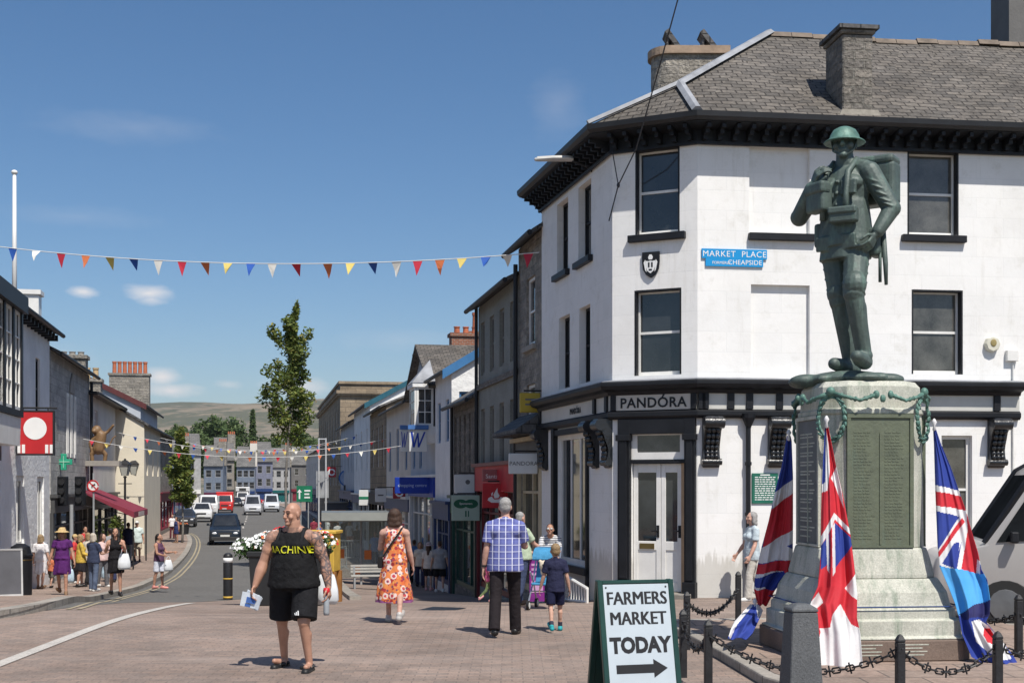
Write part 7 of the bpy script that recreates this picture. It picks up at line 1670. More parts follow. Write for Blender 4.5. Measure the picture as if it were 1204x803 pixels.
# ---------------------------------------------------------------- planters, street furniture
petal_w = mat('white_petals', (.75,.75,.72), .6, .08, 20); petal_r = mat('red_petals', (.55,.02,.03), .6, .2, 20); petal_o = mat('orange_petals', (.6,.18,.05), .6, .2, 20); greens = mat('planter_leaves', (.05,.10,.025), .6, .4, 12)
def flowers(par, c, rad, n, seed, mats_, w):
    rnd = random.Random(seed); mb = MB(); leaves(mb, c, n, rad, .05, 1, rnd); mb.mi = 0; mb.build('leaves', greens, par)
    mb = MB()
    for _ in range(n//3):
        d = Vector((rnd.gauss(0,1), rnd.gauss(0,1), abs(rnd.gauss(0,1)))).normalized(); p = Vector(c) + Vector((d.x*rad[0], d.y*rad[1], d.z*rad[2]))*rnd.uniform(.85, 1.1)
        mb.mi = rnd.choices(range(len(mats_)), w)[0]; s = rnd.uniform(.025, .045); up = (d + Vector((0,-.5,.3))).normalized(); a = up.orthogonal().normalized(); b = up.cross(a)
        ring = []
        for i in range(10):
            an = 2*math.pi*i/10; r_ = s*(1.0 if i % 2 == 0 else .6); ring.append(p + (a*math.cos(an) + b*math.sin(an))*r_ + up*s*.25)
        k = len(mb.v); mb.add([p] + ring, [(0, i+1, (i+1) % 10+1) for i in range(10)])
    mb.build('flowers', mats_, par)
Yp = 22.3; xl, xr = (291-CX)/F*Yp, (378-CX)/F*Yp; gx = g((xl+xr)/2, Yp)
t = thing('flower_planter', 'large black square planter spilling white flowers behind the bald man', 'planter', ((xl+xr)/2, Yp+.6, gx), R(2), 'flower planters'); w = (xr-xl)/2
mb = MB(); mb.rings([[(x*h, y*h*.9, z) for x, y in ((-1,-1),(1,-1),(1,1),(-1,1))] for h, z in ((w*.93,0),(w,.85),(w*1.05,.86),(w*1.05,.95),(w*.95,.95),(w*.93,.86))]); mb.build('tub', mat('black_planter_plastic', (.02,.02,.021), .5, .2), t, bevel=.01)
mb = MB(); mb.box(-w*.9,w*.9,-w*.8,w*.8,.84,.90); mb.build('soil', mat('soil', (.05,.035,.025), .95), t)
flowers(t, (-w*.35,-.15,1.0), (w*.75,.5,.28), 900, 3, [petal_w, petal_o, petal_r], (.9,.06,.04)); flowers(t, (-w*1.05,-.3,.98), (.32,.3,.2), 260, 4, [petal_w], (1,)); flowers(t, (-w*.2,.1,1.22), (.22,.2,.14), 90, 8, [petal_r, petal_o], (.7,.3)); flowers(t, (w*.8,.0,1.05), (.3,.4,.22), 300, 5, [petal_w, petal_o, petal_r], (.5,.3,.2))
Yq = 23.4; xq = (368-CX)/F*Yq
t = thing('planter_box', 'tall yellow painted timber box with brown legs behind the black planter', 'planter', (xq, Yq+.8, g(xq, Yq)), R(-4), 'flower planters'); ym = mat('yellow_timber_paint', (.58,.37,.06), .7, .2, 3); br = mat('brown_timber', (.3,.13,.035), .7, .25, 6)
mb = MB(); mb.box(-.34,.34,-.3,.3,.55,1.26); mb.build('box', ym, t, bevel=.012)
mb = MB(); mb.box(-.38,.38,-.34,.34,1.261,1.32); mb.build('rim', ym, t, bevel=.01)
for sx in (-1, 1):
    for sy in (-1, 1): mb = MB(); mb.box(sx*.31-.06, sx*.31+.06, sy*.26-.06, sy*.26+.06, -.05, .548); mb.build('leg', br, t)
# striped bollard
bp = gp(268, 705); t = thing('street_bollard', 'black bollard with white and yellow bands beside the flower planter', 'bollard', bp)
bh = 55/F*bp.y; mb = MB(); mb.lathe([(.0,0),(.115,0),(.115,bh*.93),(.10,bh*.97),(.05,bh),(0,bh)], n=16); mb.build('post', mat('black_plastic', (.018,.018,.02), .45, .15), t, auto=40)
for z0, z1, m_ in ((.80,.90,sign_white),(.44,.47,MATS['yellow_timber_paint']),(.04,.08,MATS['yellow_timber_paint'])): mb = MB(); mb.lathe([(.118,z0*bh),(.118,z1*bh)], n=16); mb.build('band', m_, t, smooth=True)
# round tub and its plants
bp = gp(215, 630); t = thing('round_planter', 'round black planter tub under the small street tree', 'planter', bp, 0, 'flower planters')
mb = MB(); mb.lathe([(.0,0),(.36,0),(.42,.7),(.45,.72),(.45,.78),(.38,.78),(.36,.7),(0,.7)], n=20); mb.build('tub', MATS['black_planter_plastic'], t, auto=40); flowers(t, (0,0,.78), (.35,.35,.12), 150, 7, [petal_r, petal_o], (.5,.5))
# litter bin and small board at the left edge
bp = Vector(((24-CX)/F*31.6, 31.6, 0)); bp.z = g(bp.x, bp.y)+.11; t = thing('litter_bin', 'black litter bin with a domed top against the whitewashed wall', 'bin', bp, R(20))
mb = MB(); mb.lathe([(0,0),(.27,0),(.28,.95),(.30,.96),(.30,1.0),(.27,1.02),(.22,1.2),(.1,1.27),(0,1.28)], n=16); b_ = mb.build('body', black_paint, t, auto=40)
mb = MB(); mb.box(-.15,.15,-.29,-.2,1.0,1.13); mb.build('opening', ink, t); mb = MB(); mb.lathe([(.283,.86),(.283,.89)], n=16); mb.build('band', MATS['brass'], t)
bp = Vector(((9-CX)/F*30.6, 30.6, 0)); bp.z = g(bp.x, bp.y)+.11; t = thing('folding_board', 'small grey pavement board standing beside the black litter bin', 'sign', bp, R(25))
for k, s in enumerate((-1, 1)):
    Mx = Matrix.Translation((0, s*.25, 0)) @ Matrix.Rotation(s*R(13), 4, 'X'); mb = MB(Mx); bars(mb, -.33,.33,0,1.15,-.02,.02,.04); f = mb.build('frame', mat('grey_frame', (.4,.4,.4), .5), t)
    mb = MB(Mx); mb.box(-.29,.29,-.008,.008,.05,1.11); mb.build('panel', mat('dark_panel', (.07,.07,.08), .5), f)
# flagpole
fp = P(17, 345, 36); t = thing('flagpole', 'bare white flagpole on the roof of the whitewashed shop', 'flagpole', fp - Vector((0,0,1)))
mb = MB(); mb.cyl((0,0,0),(0,0,HC+(YH-205)/F*36-fp.z+1),.075,.05,10); top_ = HC+(YH-205)/F*36-fp.z+1; mb.build('pole', white_paint, t, smooth=True); mb = MB(); mb.ell((0,0,top_+.05),(.09,.09,.07)); mb.build('finial', white_paint, t, smooth=True)
# red hanging sign on the left
t = thing('hanging_sign', 'square red sign with a blank white oval hanging from the whitewashed wall', 'sign', P(42, 509, 34.4), R(8)); w_ = 20/F*34.4; h_ = 25/F*34.4
mb = MB(); mb.box(-w_,w_,-.07,.07,-h_,h_); mb.build('panel', mat('sign_red', (.47,.02,.025), .5, .08), t, bevel=.01)
for s in (-1,):
    mb = MB(); mb.cyl((0,-.078,.12),(0,-.071,.12),.3,.3,28); o_ = mb.build('white_oval', sign_white, t)
    mb = MB()
    for x in (-.42,-.30,.30,.42): mb.box(x-.04,x+.04,-.078,-.071,-h_+.03,-h_+.26)
    mb.build('stripes', sign_white, t)
mb = MB(); bars(mb, -w_-.03, w_+.03, -h_-.03, h_+.03, -.08, .08, .035); mb.tube([(-w_-.5,0,h_+.1),(w_+.1,0,h_+.1)], .025, 6); mb.tube([(-w_*.7,0,h_),(-w_*.7,0,h_+.1)], .02, 5); mb.tube([(w_*.7,0,h_),(w_*.7,0,h_+.1)], .02, 5); mb.build('frame', iron, t)
# chemist cross
t = thing('chemist_cross', 'green cross sign projecting from the grey stone building', 'sign', P(75, 543, 42), R(6))
mb = MB(); mb.prism([(-.15,-.45),(.15,-.45),(.15,-.15),(.45,-.15),(.45,.15),(.15,.15),(.15,.45),(-.15,.45),(-.15,.15),(-.45,.15),(-.45,-.15),(-.15,-.15)], -.08,.08); mb.v = [v*.6 for v in mb.v]; mb.build('cross', mat('chemist_green', (.03,.33,.2), .45, .15), t, bevel=.01)
mb = MB(); mb.tube([(-.27,0,0),(-.8,0,0)], .03, 6); mb.tube([(.0,-.055,-.2),(0,-.055,.2)], .015, 5); mb.tube([(-.2,-.055,0),(.2,-.055,0)], .015, 5); mb.build('bracket', mat('pale_green_tube', (.3,.55,.42), .5), t)
# maroon awning
aw = mat('maroon_canvas', (.2,.025,.045), .8, .12, 4)
t = thing('shop_awning', 'faded maroon awning over the pavement tables on the left', 'awning', (*street_pt(-10.5, 50), 0), math.atan2(DIR.y, DIR.x))
mb = MB(); mb.add([(-3,0,1.75),(3,0,1.75),(3,-1.9,.95),(-3,-1.9,.95),(3,-1.9,.72),(-3,-1.9,.72),(-3,0,1.70),(3,0,1.70)], [(0,3,2,1),(3,5,4,2),(6,7,4,5),(0,6,5,3),(1,2,4,7)]); mb.build('canvas', aw, t)
mb = MB(); mb.box(-1.2,1.2,-1.915,-1.905,.75,.92); mb.build('valance_panel', mat('faded_white_print', (.5,.42,.40), .8), t)
mb = MB()
for x in (-2.8, 2.8): mb.tube([(x,-1.85,.72),(x,-1.85,-1.2)], .03, 6); mb.tube([(x,0,1.2),(x,-1.85,.8)], .02, 5)
mb.build('poles', iron, t)
chm = mat('red_plastic_chair', (.4,.02,.03), .5, .1)
def cafe_chair(p, rz):
    t = thing('cafe_chair', 'red cafe chair under the maroon awning', 'chair', p, rz, 'red cafe chairs'); mb = MB(); mb.box(-.21,.21,-.2,.2,.43,.47); mb.build('seat', chm, t); mb = MB(); mb.box(-.21,.21,.18,.22,.5,.88); mb.build('backrest', chm, t)
    for x in (-.18,.18):
        for y in (-.17,.19): mb = MB(); mb.cyl((x,y,0),(x,y,.5 if y > 0 else .43),.016); mb.build('leg', alu, t)
    return t
for i, (px, py, rz) in enumerate(((112,664,40),(124,662,150),(136,660,60),(146,658,200),(118,657,10),(139,655,100))): cafe_chair(gp(px, py, .11), R(rz))
# twin lanterns
def lantern(px, topy, Y, label):
    X = (px-CX)/F*Y; b = Vector((X, Y, g(X, Y)+.1)); H = HC+(YH-topy)/F*Y - b.z
    t = thing('street_lamp', label, 'street lamp', b, 0, 'twin lantern street lamps'); mb = MB(); mb.lathe([(0,0),(.16,0),(.15,.3),(.09,.5),(.09,1.0),(.06,1.1),(.05,H-.85),(.09,H-.82),(.05,H-.76),(0,H-.76)], n=10); mb.tube([(-.3,0,H-1.1),(.3,0,H-1.1)], .02, 5); mb.build('post', iron, t, auto=40)
    mb = MB(); mb.rings([[(x*h, y*h, z) for x, y in ((-1,-1),(1,-1),(1,1),(-1,1))] for h, z in ((.11,H-.75),(.2,H-.28))]); ln = mb.build('lamp_glass', mat('lantern_glass', (.45,.45,.4), .2, .1), t)
    mb = MB()
    for sx in (-1, 1):
        for sy in (-1, 1): mb.tube([(sx*.112,sy*.112,H-.75),(sx*.202,sy*.202,H-.28)], .014, 5)
    mb.rings([[(x*h, y*h, z) for x, y in ((-1,-1),(1,-1),(1,1),(-1,1))] for h, z in ((.24,H-.28),(.24,H-.25),(.1,H-.1),(.04,H-.06),(.03,H))]); mb.build('lantern_cap', iron, ln)
lantern(147, 539, 56, 'black twin lantern street lamp in front of the cream wall, nearer of the pair'); lantern(158, 539, 60, 'black lantern street lamp at the corner of the cream wall, farther of the pair')
# shrubs by the lamps
def shrub(px, py, Y, r, seed, lb):
    rnd = random.Random(seed); X = (px-CX)/F*Y; t = thing('pavement_shrub', lb, 'shrub', (X, Y, g(X, Y)+.11), 0, 'pavement shrubs'); mb = MB(); mb.rings([[(x*h, y*h, z) for x, y in ((-1,-1),(1,-1),(1,1),(-1,1))] for h, z in ((.3,0),(.36,.5))]); mb.build('tub', black_paint, t); mb = MB()
    for i in range(8): leaves(mb, (rnd.uniform(-.3,.3), rnd.uniform(-.3,.3), rnd.uniform(.7, r*1.6)), 60, (.32,.32,.35), .09, 3, rnd)
    mb.build('foliage', lm[:3], t)
shrub(138, 620, 57, 1.2, 1, 'leafy green shrub in a tub left of the lantern lamps'); shrub(152, 620, 60, 1.3, 2, 'leafy green shrub in a tub between the lantern lamps'); shrub(165, 620, 63, 1.1, 3, 'leafy green shrub in a tub right of the lantern lamps')
# traffic signal and round prohibition sign
def pole_thing(name, label, cat, px, topy, Y, dz=.1):
    X = (px-CX)/F*Y; b = Vector((X, Y, g(X, Y)+dz)); H = HC+(YH-topy)/F*Y - b.z; return thing(name, label, cat, b, 0), H
t, H = pole_thing('traffic_light', 'black traffic signal with its back to the grey stone building', 'traffic light', 84, 560, 41); mb = MB(); mb.cyl((0,0,0),(0,0,H-.9),.06); mb.build('pole', mat('galvanised_steel', (.3,.31,.32), .5, .15), t)
for k, x in enumerate((-.28,.28)):
    mb = MB(); mb.box(x-.15,x+.15,-.1,.12,H-.95,H); hd_ = mb.build('signal_head', black_paint, t, bevel=.02)
    for i in range(3): mb = MB(); mb.cyl((x,-.16,H-.18-i*.29),(x,-.1,H-.18-i*.29),.1,.1,12); mb.build('visor', iron, hd_)
t, H = pole_thing('round_sign', 'round red ringed prohibition sign on a thin grey pole', 'sign', 110, 556, 45); mb = MB(); mb.cyl((0,0,0),(0,0,H),.035); mb.build('pole', MATS['galvanised_steel'], t)
mb = MB(); mb.cyl((0,-.06,H-.45),(0,-.04,H-.45),.21,.21,24); mb.build('disc', sign_white, t); mb = MB(); n_ = 28
mb.rings([[(r_*math.cos(2*math.pi*i/n_), y, H-.45+r_*math.sin(2*math.pi*i/n_)) for r_, y in ((.21,-.062),(.21,-.07),(.165,-.07),(.165,-.062))] for i in range(n_)] , cap=False); mb.obox((0,-.066,H-.45),(.32,.006,.04), ry=R(45)); mb.build('red_ring', mat('sign_red', 0), t)
mb = MB(); mb.prism([(-.1,-.15),(-.03,-.15),(-.03,.03),(.07,.03),(.07,-.03),(.17,.07),(.07,.17),(.07,.1),(-.1,.1)], -.0645, -.0605); mb.v = [v*.55 + Vector((0,-.029,0)) for v in mb.v]; mb.build('arrow', ink, t, loc=(0,0,H-.45))
# gilded monkey
mk = mat('gilded_bronze', (.2,.12,.06), .5, .25, 8); t = thing('monkey_figure', 'gilded monkey figure climbing above the door of the pale corner shop', 'statue', P(117, 541, 48.6), R(10)); k = 48.6/F; mb = MB()
def mpt(x, y): return Vector(((x-117)*k, -.0, (541-y)*k))
mb.cap(mpt(116,528), mpt(119,512), .22, .2); mb.ell(mpt(114,506), (.19,.17,.2)); mb.cap(mpt(119,512), mpt(127,507), .08, .06); mb.cap(mpt(127,507), mpt(133,500)+Vector((0,-.1,0)), .06, .05); mb.cap(mpt(112,514), mpt(106,521), .08, .06); mb.cap(mpt(106,521), mpt(108,530), .06, .05)
mb.cap(mpt(114,528), mpt(108,534), .12, .08); mb.cap(mpt(108,534), mpt(109,541), .08, .07); mb.cap(mpt(118,528), mpt(124,534), .12, .08); mb.cap(mpt(124,534), mpt(123,541), .08, .07); mb.tube([mpt(120,526), mpt(128,524), mpt(132,515), mpt(136,512)], [.05,.04,.035,.03], 6); mb.ell(mpt(111,507)+Vector((0,-.1,0)), (.09,.1,.09)); mb.blob('body', mk, t, .025, 4)
mb = MB(); mb.box(-.9,.75,-.2,.5,-.22,-.02); mb.build('ledge', stone_sill, t)
# ---- right side: shelter, seat, poles, signs
steel = MATS['galvanised_steel']; frost = mat('shelter_roof', (.15,.155,.14), .35, .1, spec=.6)
sp_ = Vector(((425-CX)/F*47, 47, 0)); sp_.z = g(sp_.x, 47)
t = thing('bus_shelter', 'steel and glass bus shelter with a grey curved roof and orange notices', 'shelter', sp_, R(8)); zr = HC-(600-YH)/F*47 - sp_.z
mb = MB(); mb.rings([[(x, -.9, zr-.35), (x, -.6, zr-.06), (x, .0, zr), (x, .7, zr-.1), (x, .7, zr-.14), (x, 0, zr-.04), (x, -.6, zr-.1), (x, -.88, zr-.38)] for x in (-1.45, 1.45)]); mb.build('roof', frost, t)
for x in (-1.38, 0, 1.38): mb = MB(); mb.cyl((x,.55,-.1),(x,.55,zr-.12),.045); mb.build('post', steel, t)
def clear_glass():
    m, n, l, b = _nt('clear_panel_glass'); b.inputs['Base Color'].default_value = (.6,.66,.64,1); b.inputs['Roughness'].default_value = .03; b.inputs['Transmission Weight'].default_value = .0
    tr = n.new('ShaderNodeBsdfTransparent'); tr.inputs[0].default_value = (.82,.86,.84,1); ms = n.new('ShaderNodeMixShader'); ms.inputs[0].default_value = .78; l.new(b.outputs[0], ms.inputs[1]); l.new(tr.outputs[0], ms.inputs[2]); l.new(ms.outputs[0], n['Material Output'].inputs['Surface']); return m
cg = clear_glass()
for a, b in ((-1.34,-.04),(.04,1.34)): mb = MB(); mb.box(a,b,.54,.555,.25,zr-.3); mb.build('glass_panel', cg, t)
for x in (-1.38, 1.38): mb = MB(); mb.box(x-.006,x+.006,-.3,.5,.25,zr-.4); mb.build('glass_panel', cg, t)
mb = MB()
for z in (.2, zr-.28): mb.box(-1.38,1.38,.53,.57,z-.025,z+.025)
mb.build('rail', steel, t)
om = mat('orange_notice', (.6,.16,.035), .6, .1)
for x, z in ((-.75,1.15),(.25,1.1),(1.0,1.25),(-.1,.55)): mb = MB(); mb.box(x-.13,x+.13,.52,.535,z-.17,z+.17); mb.build('notice', om, t)
bpx = gp(434, 693); t = thing('street_bench', 'pale metal bench in front of the bus shelter', 'bench', bpx, R(10)); mb = MB()
for i in range(4): mb.box(-.62,.62,-.2+i*.105,-.11+i*.105,.46,.50)
mb.build('seat', mat('pale_bench_metal', (.42,.41,.38), .5, .1), t); mb = MB()
for i in range(3): mb.box(-.62,.62,.22,.25,.58+i*.1,.65+i*.1)
mb.build('backrest', MATS['pale_bench_metal'], t)
for x in (-.5,.5): mb = MB(); mb.box(x-.03,x+.03,-.18,-.12,0,.46); mb.box(x-.03,x+.03,.2,.26,0,.8); mb.box(x-.03,x+.03,-.12,.2,.40,.455); mb.build('leg', steel, t)
def barrier(px, py, rz, lb):
    t = thing('pedestrian_barrier', lb, 'barrier', gp(px, py), rz, 'pavement barriers'); mb = MB(); mb.tube([(-.9,0,.1),(-.9,0,1.05),(.9,0,1.05),(.9,0,.1)], .022, 6); mb.tube([(-.9,0,.2),(.9,0,.2)], .018, 6)
    for i in range(1, 12): x = -.9+i*.15; mb.tube([(x,0,.2),(x,0,1.05)], .008, 4)
    mb.build('rails', steel, t)
    for x in (-.7,.7): mb = MB(); mb.tube([(x,-.3,.02),(x,0,.2),(x,.3,.02)], .02, 5); mb.build('foot', steel, t)
barrier(396, 672, R(70), 'grey steel barrier left of the bus shelter'); barrier(406, 660, R(15), 'grey steel barrier behind the bus shelter')
def sign_poles(px, topy, Y, label):
    X = (px-CX)/F*Y; b = Vector((X, Y, g(X, Y))); H = HC+(YH-topy)/F*Y-b.z; t = thing('sign_frame', label, 'sign', b, R(5))
    for x in (-.17,.17): mb = MB(); mb.cyl((x,0,0),(x,0,H),.04,.04,8); mb.build('pole', mat('pale_steel', (.5,.51,.52), .4, .1), t)
    mb = MB(); mb.cyl((-.17,0,H-.05),(.17,0,H-.05),.03); mb.build('crossbar', MATS['pale_steel'], t); mb = MB(); mb.box(-.3,.3,.05,.08,H-2.9,H-1.6); mb.build('sign_back', mat('grey_sign_back', (.3,.31,.32), .5), t); return t
sign_poles(379, 515, 62, 'tall twin steel poles carrying the grey back of a road sign')
t, H = pole_thing('direction_sign', 'green road direction sign with white arrows behind the tall street tree', 'sign', 358, 571, 68, 0); mb = MB(); mb.cyl((-.2,.03,0),(-.2,.03,H-.1),.035); mb.cyl((.2,.03,0),(.2,.03,H-.1),.035); mb.build('pole', steel, t); mb = MB(); mb.box(-.42,.42,-.03,.0,H-.85,H); pn = mb.build('panel', mat('road_green', (.01,.16,.08), .5), t)
mb = MB(); mb.prism([(-.3,H-.7),(-.22,H-.7),(-.22,H-.35),(-.13,H-.35),(-.26,H-.18),(-.39,H-.35),(-.3,H-.35)], -.037,-.031); mb.box(0,.32,-.037,-.031,H-.3,H-.22); mb.box(0,.26,-.037,-.031,H-.48,H-.4); mb.box(0,.3,-.037,-.031,H-.66,H-.58); mb.build('marks', sign_white, pn)
def box_sign(name, label, px0, px1, py0, py1, Y, m_, thick=.12, rz=8, bracket=None):
    c = P((px0+px1)/2, (py0+py1)/2, Y); w, h = (px1-px0)/2/F*Y, (py1-py0)/2/F*Y; t = thing(name, label, 'sign', c, R(rz), 'projecting shop signs'); mb = MB(); mb.box(-w,w,-thick/2,thick/2,-h,h); pn = mb.build('panel', m_, t, bevel=.012)
    if bracket is not False: mb = MB(); mb.tube([(-w*.6,0,h+.05),(w+.45,0,h+.05)], .02, 6); mb.build('bracket', iron, t)
    return t, pn, w, h
wsign = mat('sign_offwhite', (.62,.63,.62), .5, .06); y_ = -.062
t, pn, w, h = box_sign('projecting_sign', 'pale grey projecting sign with dark capital lettering beside the white corner shop', 598, 632, 533, 557, 28.6, wsign); write('lettering', 'PANDORA', .13, mat('sign_grey_ink', (.12,.12,.12), .5), pn, (0, y_, -.04), 0, 1.05)
t, pn, w, h = box_sign('projecting_sign', 'blank mustard yellow projecting sign above the pale grey one', 611, 635, 462, 485, 28.6, mat('mustard_sign', (.42,.30,.03), .5, .1))
mb = MB(); mb.box(-w*.5,w*.7,y_-.004,y_+.003,.05,.09); mb.box(-w*.5,w*.2,y_-.004,y_+.003,-.06,-.02); mb.build('marks', MATS['sign_grey_ink'], pn)
t, pn, w, h = box_sign('projecting_sign', 'square red bank sign with a white flame emblem', 567, 599, 568, 597, 33, mat('bank_red', 0)); 
mb = MB(); mb.prism([(-.22,-.12),(-.12,-.18),(.12,-.18),(.22,-.12),(.2,-.06),(.12,-.03),(.08,-.09),(-.05,-.1),(-.12,-.02),(-.2,-.06)], y_-.006, y_+.003)
mb.prism([(-.04,-.07),(.06,-.06),(.09,.0),(.04,.08),(.03,.2),(-.03,.1),(-.07,.02)], y_-.006, y_+.003); mb.prism([(-.1,-.01),(-.08,.1),(-.12,.06),(-.13,.02)], y_-.006, y_+.003); mb.build('flame_emblem', sign_white, pn)
t, pn, w, h = box_sign('projecting_sign', 'faded pink red panel above the red bank sign', 567, 602, 552, 566, 33.4, mat('faded_red', (.35,.11,.11), .6), bracket=False); write('lettering', 'Santander', .155, sign_white, pn, (0, y_, -.07))
t, pn, w, h = box_sign('projecting_sign', 'white projecting sign above the green opticians sign', 534, 559, 558, 580, 37.5, wsign); mb = MB(); mb.cyl((.08,y_-.004,.06),(.08,y_+.003,.06),.07,.07,14); mb.build('dot', MATS['sign_grey_ink'], pn)
t, pn, w, h = box_sign('projecting_sign', 'pale green sign with two joined dark green ovals', 531, 564, 582, 612, 36.5, mat('pale_green_sign', (.36,.46,.38), .5, .08)); mb = MB()
for x in (-.15,.15): mb.rings([[(x+.2*math.cos(a), y, .12+.13*math.sin(a)) for a in [2*math.pi*i/20 for i in range(20)]][::-1] for y in (y_-.006-.001*(x > 0), y_+.003)][::-1])
ov = mb.build('ovals', mat('oval_green', (.008,.1,.05), .5), pn); write('lettering', 'Specsavers', .085, sign_white, pn, (0, y_-.009, .10), 0, 1.0)
mb = MB(); mb.box(-.02,.02,y_-.004,y_+.003,-.25,-.08); mb.box(.06,.09,y_-.004,y_+.003,-.25,-.08); mb.build('marks', MATS['oval_green'], pn)
t, pn, w, h = box_sign('projecting_sign', 'royal blue shopping centre sign with pale lettering under the oriel window', 464, 505, 561, 580, 46.5, mat('royal_blue', 0), .1, 14, bracket=False); write('lettering', 'shopping centre', .165, mat('pale_blue_print', (.45,.55,.75), .5), pn, (0, y_+.006, -.05), 0, 1.0)
for lb, px0, px1, Y in (('white sign with a large blue letter W hanging from the oriel window', 481, 502, 45.6), ('second smaller blue lettered banner beside the oriel window', 471, 480, 47.0)):
    t, pn, w, h = box_sign('hanging_banner', lb, px0, px1, 505, 531, Y, wsign, .06, 12, bracket=False); k_ = w/.34; mb = MB(); 
    zs = lambda pts: [(x*w, z*h) for x, z in pts]
    mb.prism(zs([(-.85,.8),(-.6,-.6),(-.38,-.6),(-.62,.8)]), -.038, -.031); mb.prism(zs([(-.6,-.6),(-.38,-.6),(.05,.7),(-.1,.7)]), -.0385, -.0305); mb.prism(zs([(-.1,.7),(.05,.7),(.15,-.6),(-.05,-.6)]), -.039, -.03); mb.prism(zs([(-.05,-.6),(.15,-.6),(.85,.8),(.65,.8)]), -.0395, -.0295); mb.build('letter', mat('royal_blue', 0), pn)
    mb = MB(); mb.box(-w*1.15,w*1.15,-.1,.1,h+.01,h+.16); mb.build('header', mat('mid_blue_paint', (.06,.16,.4), .5), t)
for lb, a, b, c, d, Y, m_ in (('small white and green pub sign on a post down the right side', 422,433,576,594,60,wsign),('small blank white sign on a post down the right side', 441,454,574,590,58,wsign),('small dark red sign with a white ring down the right side', 462,477,572,586,55,mat('dark_red_sign', (.32,.02,.03), .5)),('small red and white square sign on the brown stone block', 385,395,549,561,95,mat('sign_red', 0)),('black and yellow pub sign below the clock', 404,416,570,580,92,mat('dark_panel', 0))):
    t, pn, w, h = box_sign('small_sign', lb, a, b, c, d, Y, m_); mb = MB()
    if 'ring' in lb or 'square' in lb: n_ = 20; mb.rings([[(r_*h*math.cos(2*math.pi*i/n_), y, r_*h*math.sin(2*math.pi*i/n_)) for r_, y in ((.7,y_),(.7,y_-.01),(.4,y_-.01),(.4,y_))] for i in range(n_)], cap=False); mb.build('ring', sign_white, pn)
    elif 'green' in lb: mb.box(-w,w,y_-.008,y_,-h*.2,h*.15); mb.build('band', mat('road_green', 0), pn)
    elif 'yellow' in lb: [mb.box(-w*.7+i*w*.5,-w*.4+i*w*.5,y_-.008,y_,-h*.6,h*.2) for i in range(3)]; mb.build('figures', mat('yellow_timber_paint', 0), pn)
    else: mb.box(-w*.5,w*.5,y_-.008,y_,-.03,.03); mb.build('line', MATS['sign_grey_ink'], pn)
t = thing('street_clock', 'round blue and white clock projecting from the brown stone block', 'clock', P(408, 562, 94), R(8)); mb = MB(); mb.cyl((0,-.14,0),(0,.14,0),.62,.62,24); mb.build('case', mat('mid_blue_paint', 0), t); mb = MB(); mb.cyl((0,-.155,0),(0,-.142,0),.5,.5,24); fc = mb.build('dial', mat('dial_blue', (.35,.42,.55), .5), t)
mb = MB(); mb.obox((0,-.16,.17),(.05,.008,.36)); mb.obox((.12,-.162,.0),(.26,.008,.05)); mb.build('hands', ink, fc); mb = MB(); mb.tube([(.6,0,0),(1.2,.1,0)], .05, 6); mb.build('bracket', iron, t)
pb = gp(632, 714); t = thing('poster_board', 'purple poster board leaning beside the pushchair', 'sign', pb + Vector((0,.6,.05)), R(10)); mb = MB(); mb.box(-.13,.13,-.02,.02,0,.75); mb.build('board', mat('purple_poster', (.2,.02,.2), .5, .25, 6), t); mb = MB(); mb.box(-.1,.1,-.027,-.021,.15,.35); [mb.box(-.1,.1-.03*i,-.027,-.021,.45+i*.08,.49+i*.08) for i in range(3)]; mb.build('print', mat('pink_print_panel', (.55,.3,.5), .6), t)
pb = gp(538, 683); t = thing('recycling_bin', 'bright green bin standing outside the opticians', 'bin', pb, R(10)); mb = MB(); mb.rings([[(x*h, y*h, z) for x, y in ((-1,-1),(1,-1),(1,1),(-1,1))] for h, z in ((.24,.05),(.3,.95))]); mb.build('bin', mat('bin_green', (.03,.2,.05), .5, .1), t, bevel=.02); mb = MB(); mb.box(-.33,.33,-.34,.33,.952,1.03); mb.build('lid', mat('bin_green', 0), t, bevel=.02)
pb = gp(398, 632); t = thing('market_kiosk', 'small dark kiosk with an orange front beside the brown stone block', 'kiosk', pb, R(8)); mb = MB(); mb.box(-.9,.9,-.5,.5,0,2.5); mb.build('cabinet', mat('dark_panel', 0), t, bevel=.03); mb = MB(); mb.box(-.5,.5,-.52,-.501,1.1,2.0); mb.build('front_panel', om, t); mb = MB(); mb.box(-1,1,-.6,.6,2.502,2.6); mb.build('roof', stone_sill, t)
# worn line, drain covers on the paving
t = thing('drain_cover', 'square iron drain cover set in the paving', 'cover', gp(520, 716) + Vector((0,0,.004)), R(-20)); mb = MB(); mb.box(-.3,.3,-.3,.3,0,.004); mb.build('plate', iron, t)
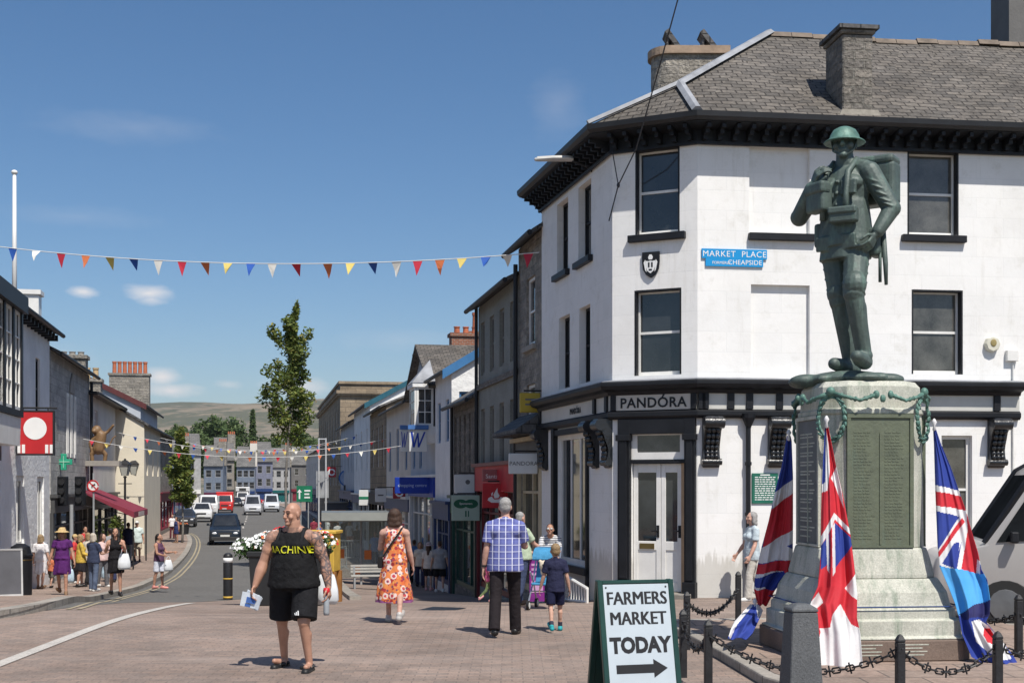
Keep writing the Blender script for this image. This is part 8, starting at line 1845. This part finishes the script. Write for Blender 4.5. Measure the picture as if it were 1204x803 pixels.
# ---------------------------------------------------------------- bunting
pm_ = {'b': mat('pennant_blue', (.02,.09,.38), .7, .1), 'w': mat('pennant_white', (.7,.68,.62), .7, .08), 'r': mat('pennant_red', (.5,.025,.05), .7, .1), 'o': mat('pennant_orange', (.58,.16,.06), .7, .1), 'y': mat('pennant_yellow', (.58,.46,.13), .7, .1)}
def bunting(label, A_, B_, sag, cols, wid, hei, us=None, seed=1):
    rnd = random.Random(seed); A_, B_ = Vector(A_), Vector(B_); t = thing('bunting', label, 'bunting', A_, 0, 'bunting strings over the street'); n = len(cols)
    f = lambda u: (B_-A_)*u + Vector((0,0,-4*sag*u*(1-u)))
    mb = MB(); mb.tube([f(i/40) for i in range(41)], .011, 5); mb.build('string', mat('bunting_tape', (.62,.62,.6), .8, .05), t)
    d = (B_-A_).normalized()
    for i, c in enumerate(cols):
        u = us[i] if us else (i+.6)/n; p = f(u); tl = rnd.gauss(0, .35); dn = Vector((0,0,-1))*math.cos(tl) + d.cross(Vector((0,0,1)))*math.sin(tl); nr = d.cross(dn).normalized()*.002; h = hei*rnd.uniform(.9,1.1)
        cv = d.cross(dn).normalized()*rnd.uniform(-.04,.04); q = [p - d*wid/2, p + d*wid/2, p + d*wid*.22 + dn*h*.55 + cv, p + dn*h + cv*.3 + d*rnd.uniform(-.02,.02), p - d*wid*.22 + dn*h*.55 + cv]
        mb = MB(); mb.rings([[v - nr for v in q], [v + nr for v in q]]); mb.build('pennant', pm_[c], t)
a, b = P(-30, 286.5, 31), P(634, 297, 28.2)
xs = [15,43,72,101,129,157,186,214,241,268,295,320,348,385,412,438,466,491,517,543,571,596,621]
us = []
for x in xs:
    k_ = (x-CX)/F; us.append((k_*a.y - a.x)/((b.x-a.x) - k_*(b.y-a.y)))
bunting('long string of bright pennants across the sky in front of the houses', a, b, .36, 'bwroybwroybwrroybwroybwr'.replace('rro', 'ro', 1)[:23], .23, .33, us, 3)
def wallp(side, Y, py): s = -10.4 if side == 'L' else 2.3; x, y = street_pt(s, Y); return Vector((x, y, HC+(YH-py)/F*Y))
bunting('nearest low bunting string across the street between the oriel house and the stone building', wallp('L', 47, 516), wallp('R', 49, 520), .62, 'rywbyorbrywobrwyobrwyrbo', 0.17, 0.19, None, 4)
bunting('second low bunting string across the street past the pale corner shop', wallp('L', 58, 508), wallp('R', 62, 516), .75, 'wbroywbroywbroywbroywbro', 0.17, 0.20, None, 5)
bunting('third low bunting string across the street near the small street tree', wallp('L', 78, 512), wallp('R', 80, 512), .9, 'ywborwybrowybrowybrowyb', 0.19, 0.23, None, 6)
bunting('farthest low bunting string across the street before the end terrace', wallp('L', 98, 516), wallp('R', 100, 520), .8, 'rwboyrwboyrwboyrwboy', 0.20, 0.25, None, 7)
# ---------------------------------------------------------------- prints that follow the cloth
def conform(par, garment, body_, size, m, cx, z0, off=.012, bold=0, name='lettering', verts=None):
    dg = bpy.context.evaluated_depsgraph_get(); ev = garment.evaluated_get(dg); me = ev.to_mesh(); bv = BVHTree.FromPolygons([v.co.copy() for v in me.vertices], [tuple(p.vertices) for p in me.polygons]); ev.to_mesh_clear()
    vs, fs = verts or text_mb(body_, size, .002, bold, 1.0); bm = bmesh.new()
    bvs = [bm.verts.new(v + Vector((cx, 0, z0))) for v in vs]
    for f in fs: 
        try: bm.faces.new([bvs[i] for i in f])
        except ValueError: pass
    mb = MB(); bm.verts.index_update(); out = []
    for v in bm.verts:
        h = bv.ray_cast(Vector((v.co.x, -2, v.co.z)), Vector((0, 1, 0)))[0]; y = h.y if h else -.05
        out.append(Vector((v.co.x, y - off + v.co.y, v.co.z)))
    mb.add(out, [tuple(v.index for v in f.verts) for f in bm.faces]); bm.free()
    return mb.build(name, m, garment)
conform(pm, vest, 'MACHINE', .108, mat('print_yellow', (.62,.62,.03), .6, .1), .01, 1.235)
short = [c for c in pm.children if c.name.startswith('bottoms')][0]
tv = []; tf = []
for i in range(3):
    x0 = i*.018; k = len(tv); h = .022+i*.012; tv += [Vector((x0,0,0)), Vector((x0+.013,0,0)), Vector((x0+.004,0,h)), Vector((x0-.009,0,h))]; tf.append((k,k+1,k+2,k+3))
conform(pm, short, '', .1, sign_white, .115, .60, verts=(tv, tf), name='stripe_emblem')
SC.cycles.use_denoising = True
SC.cycles.max_bounces = 6
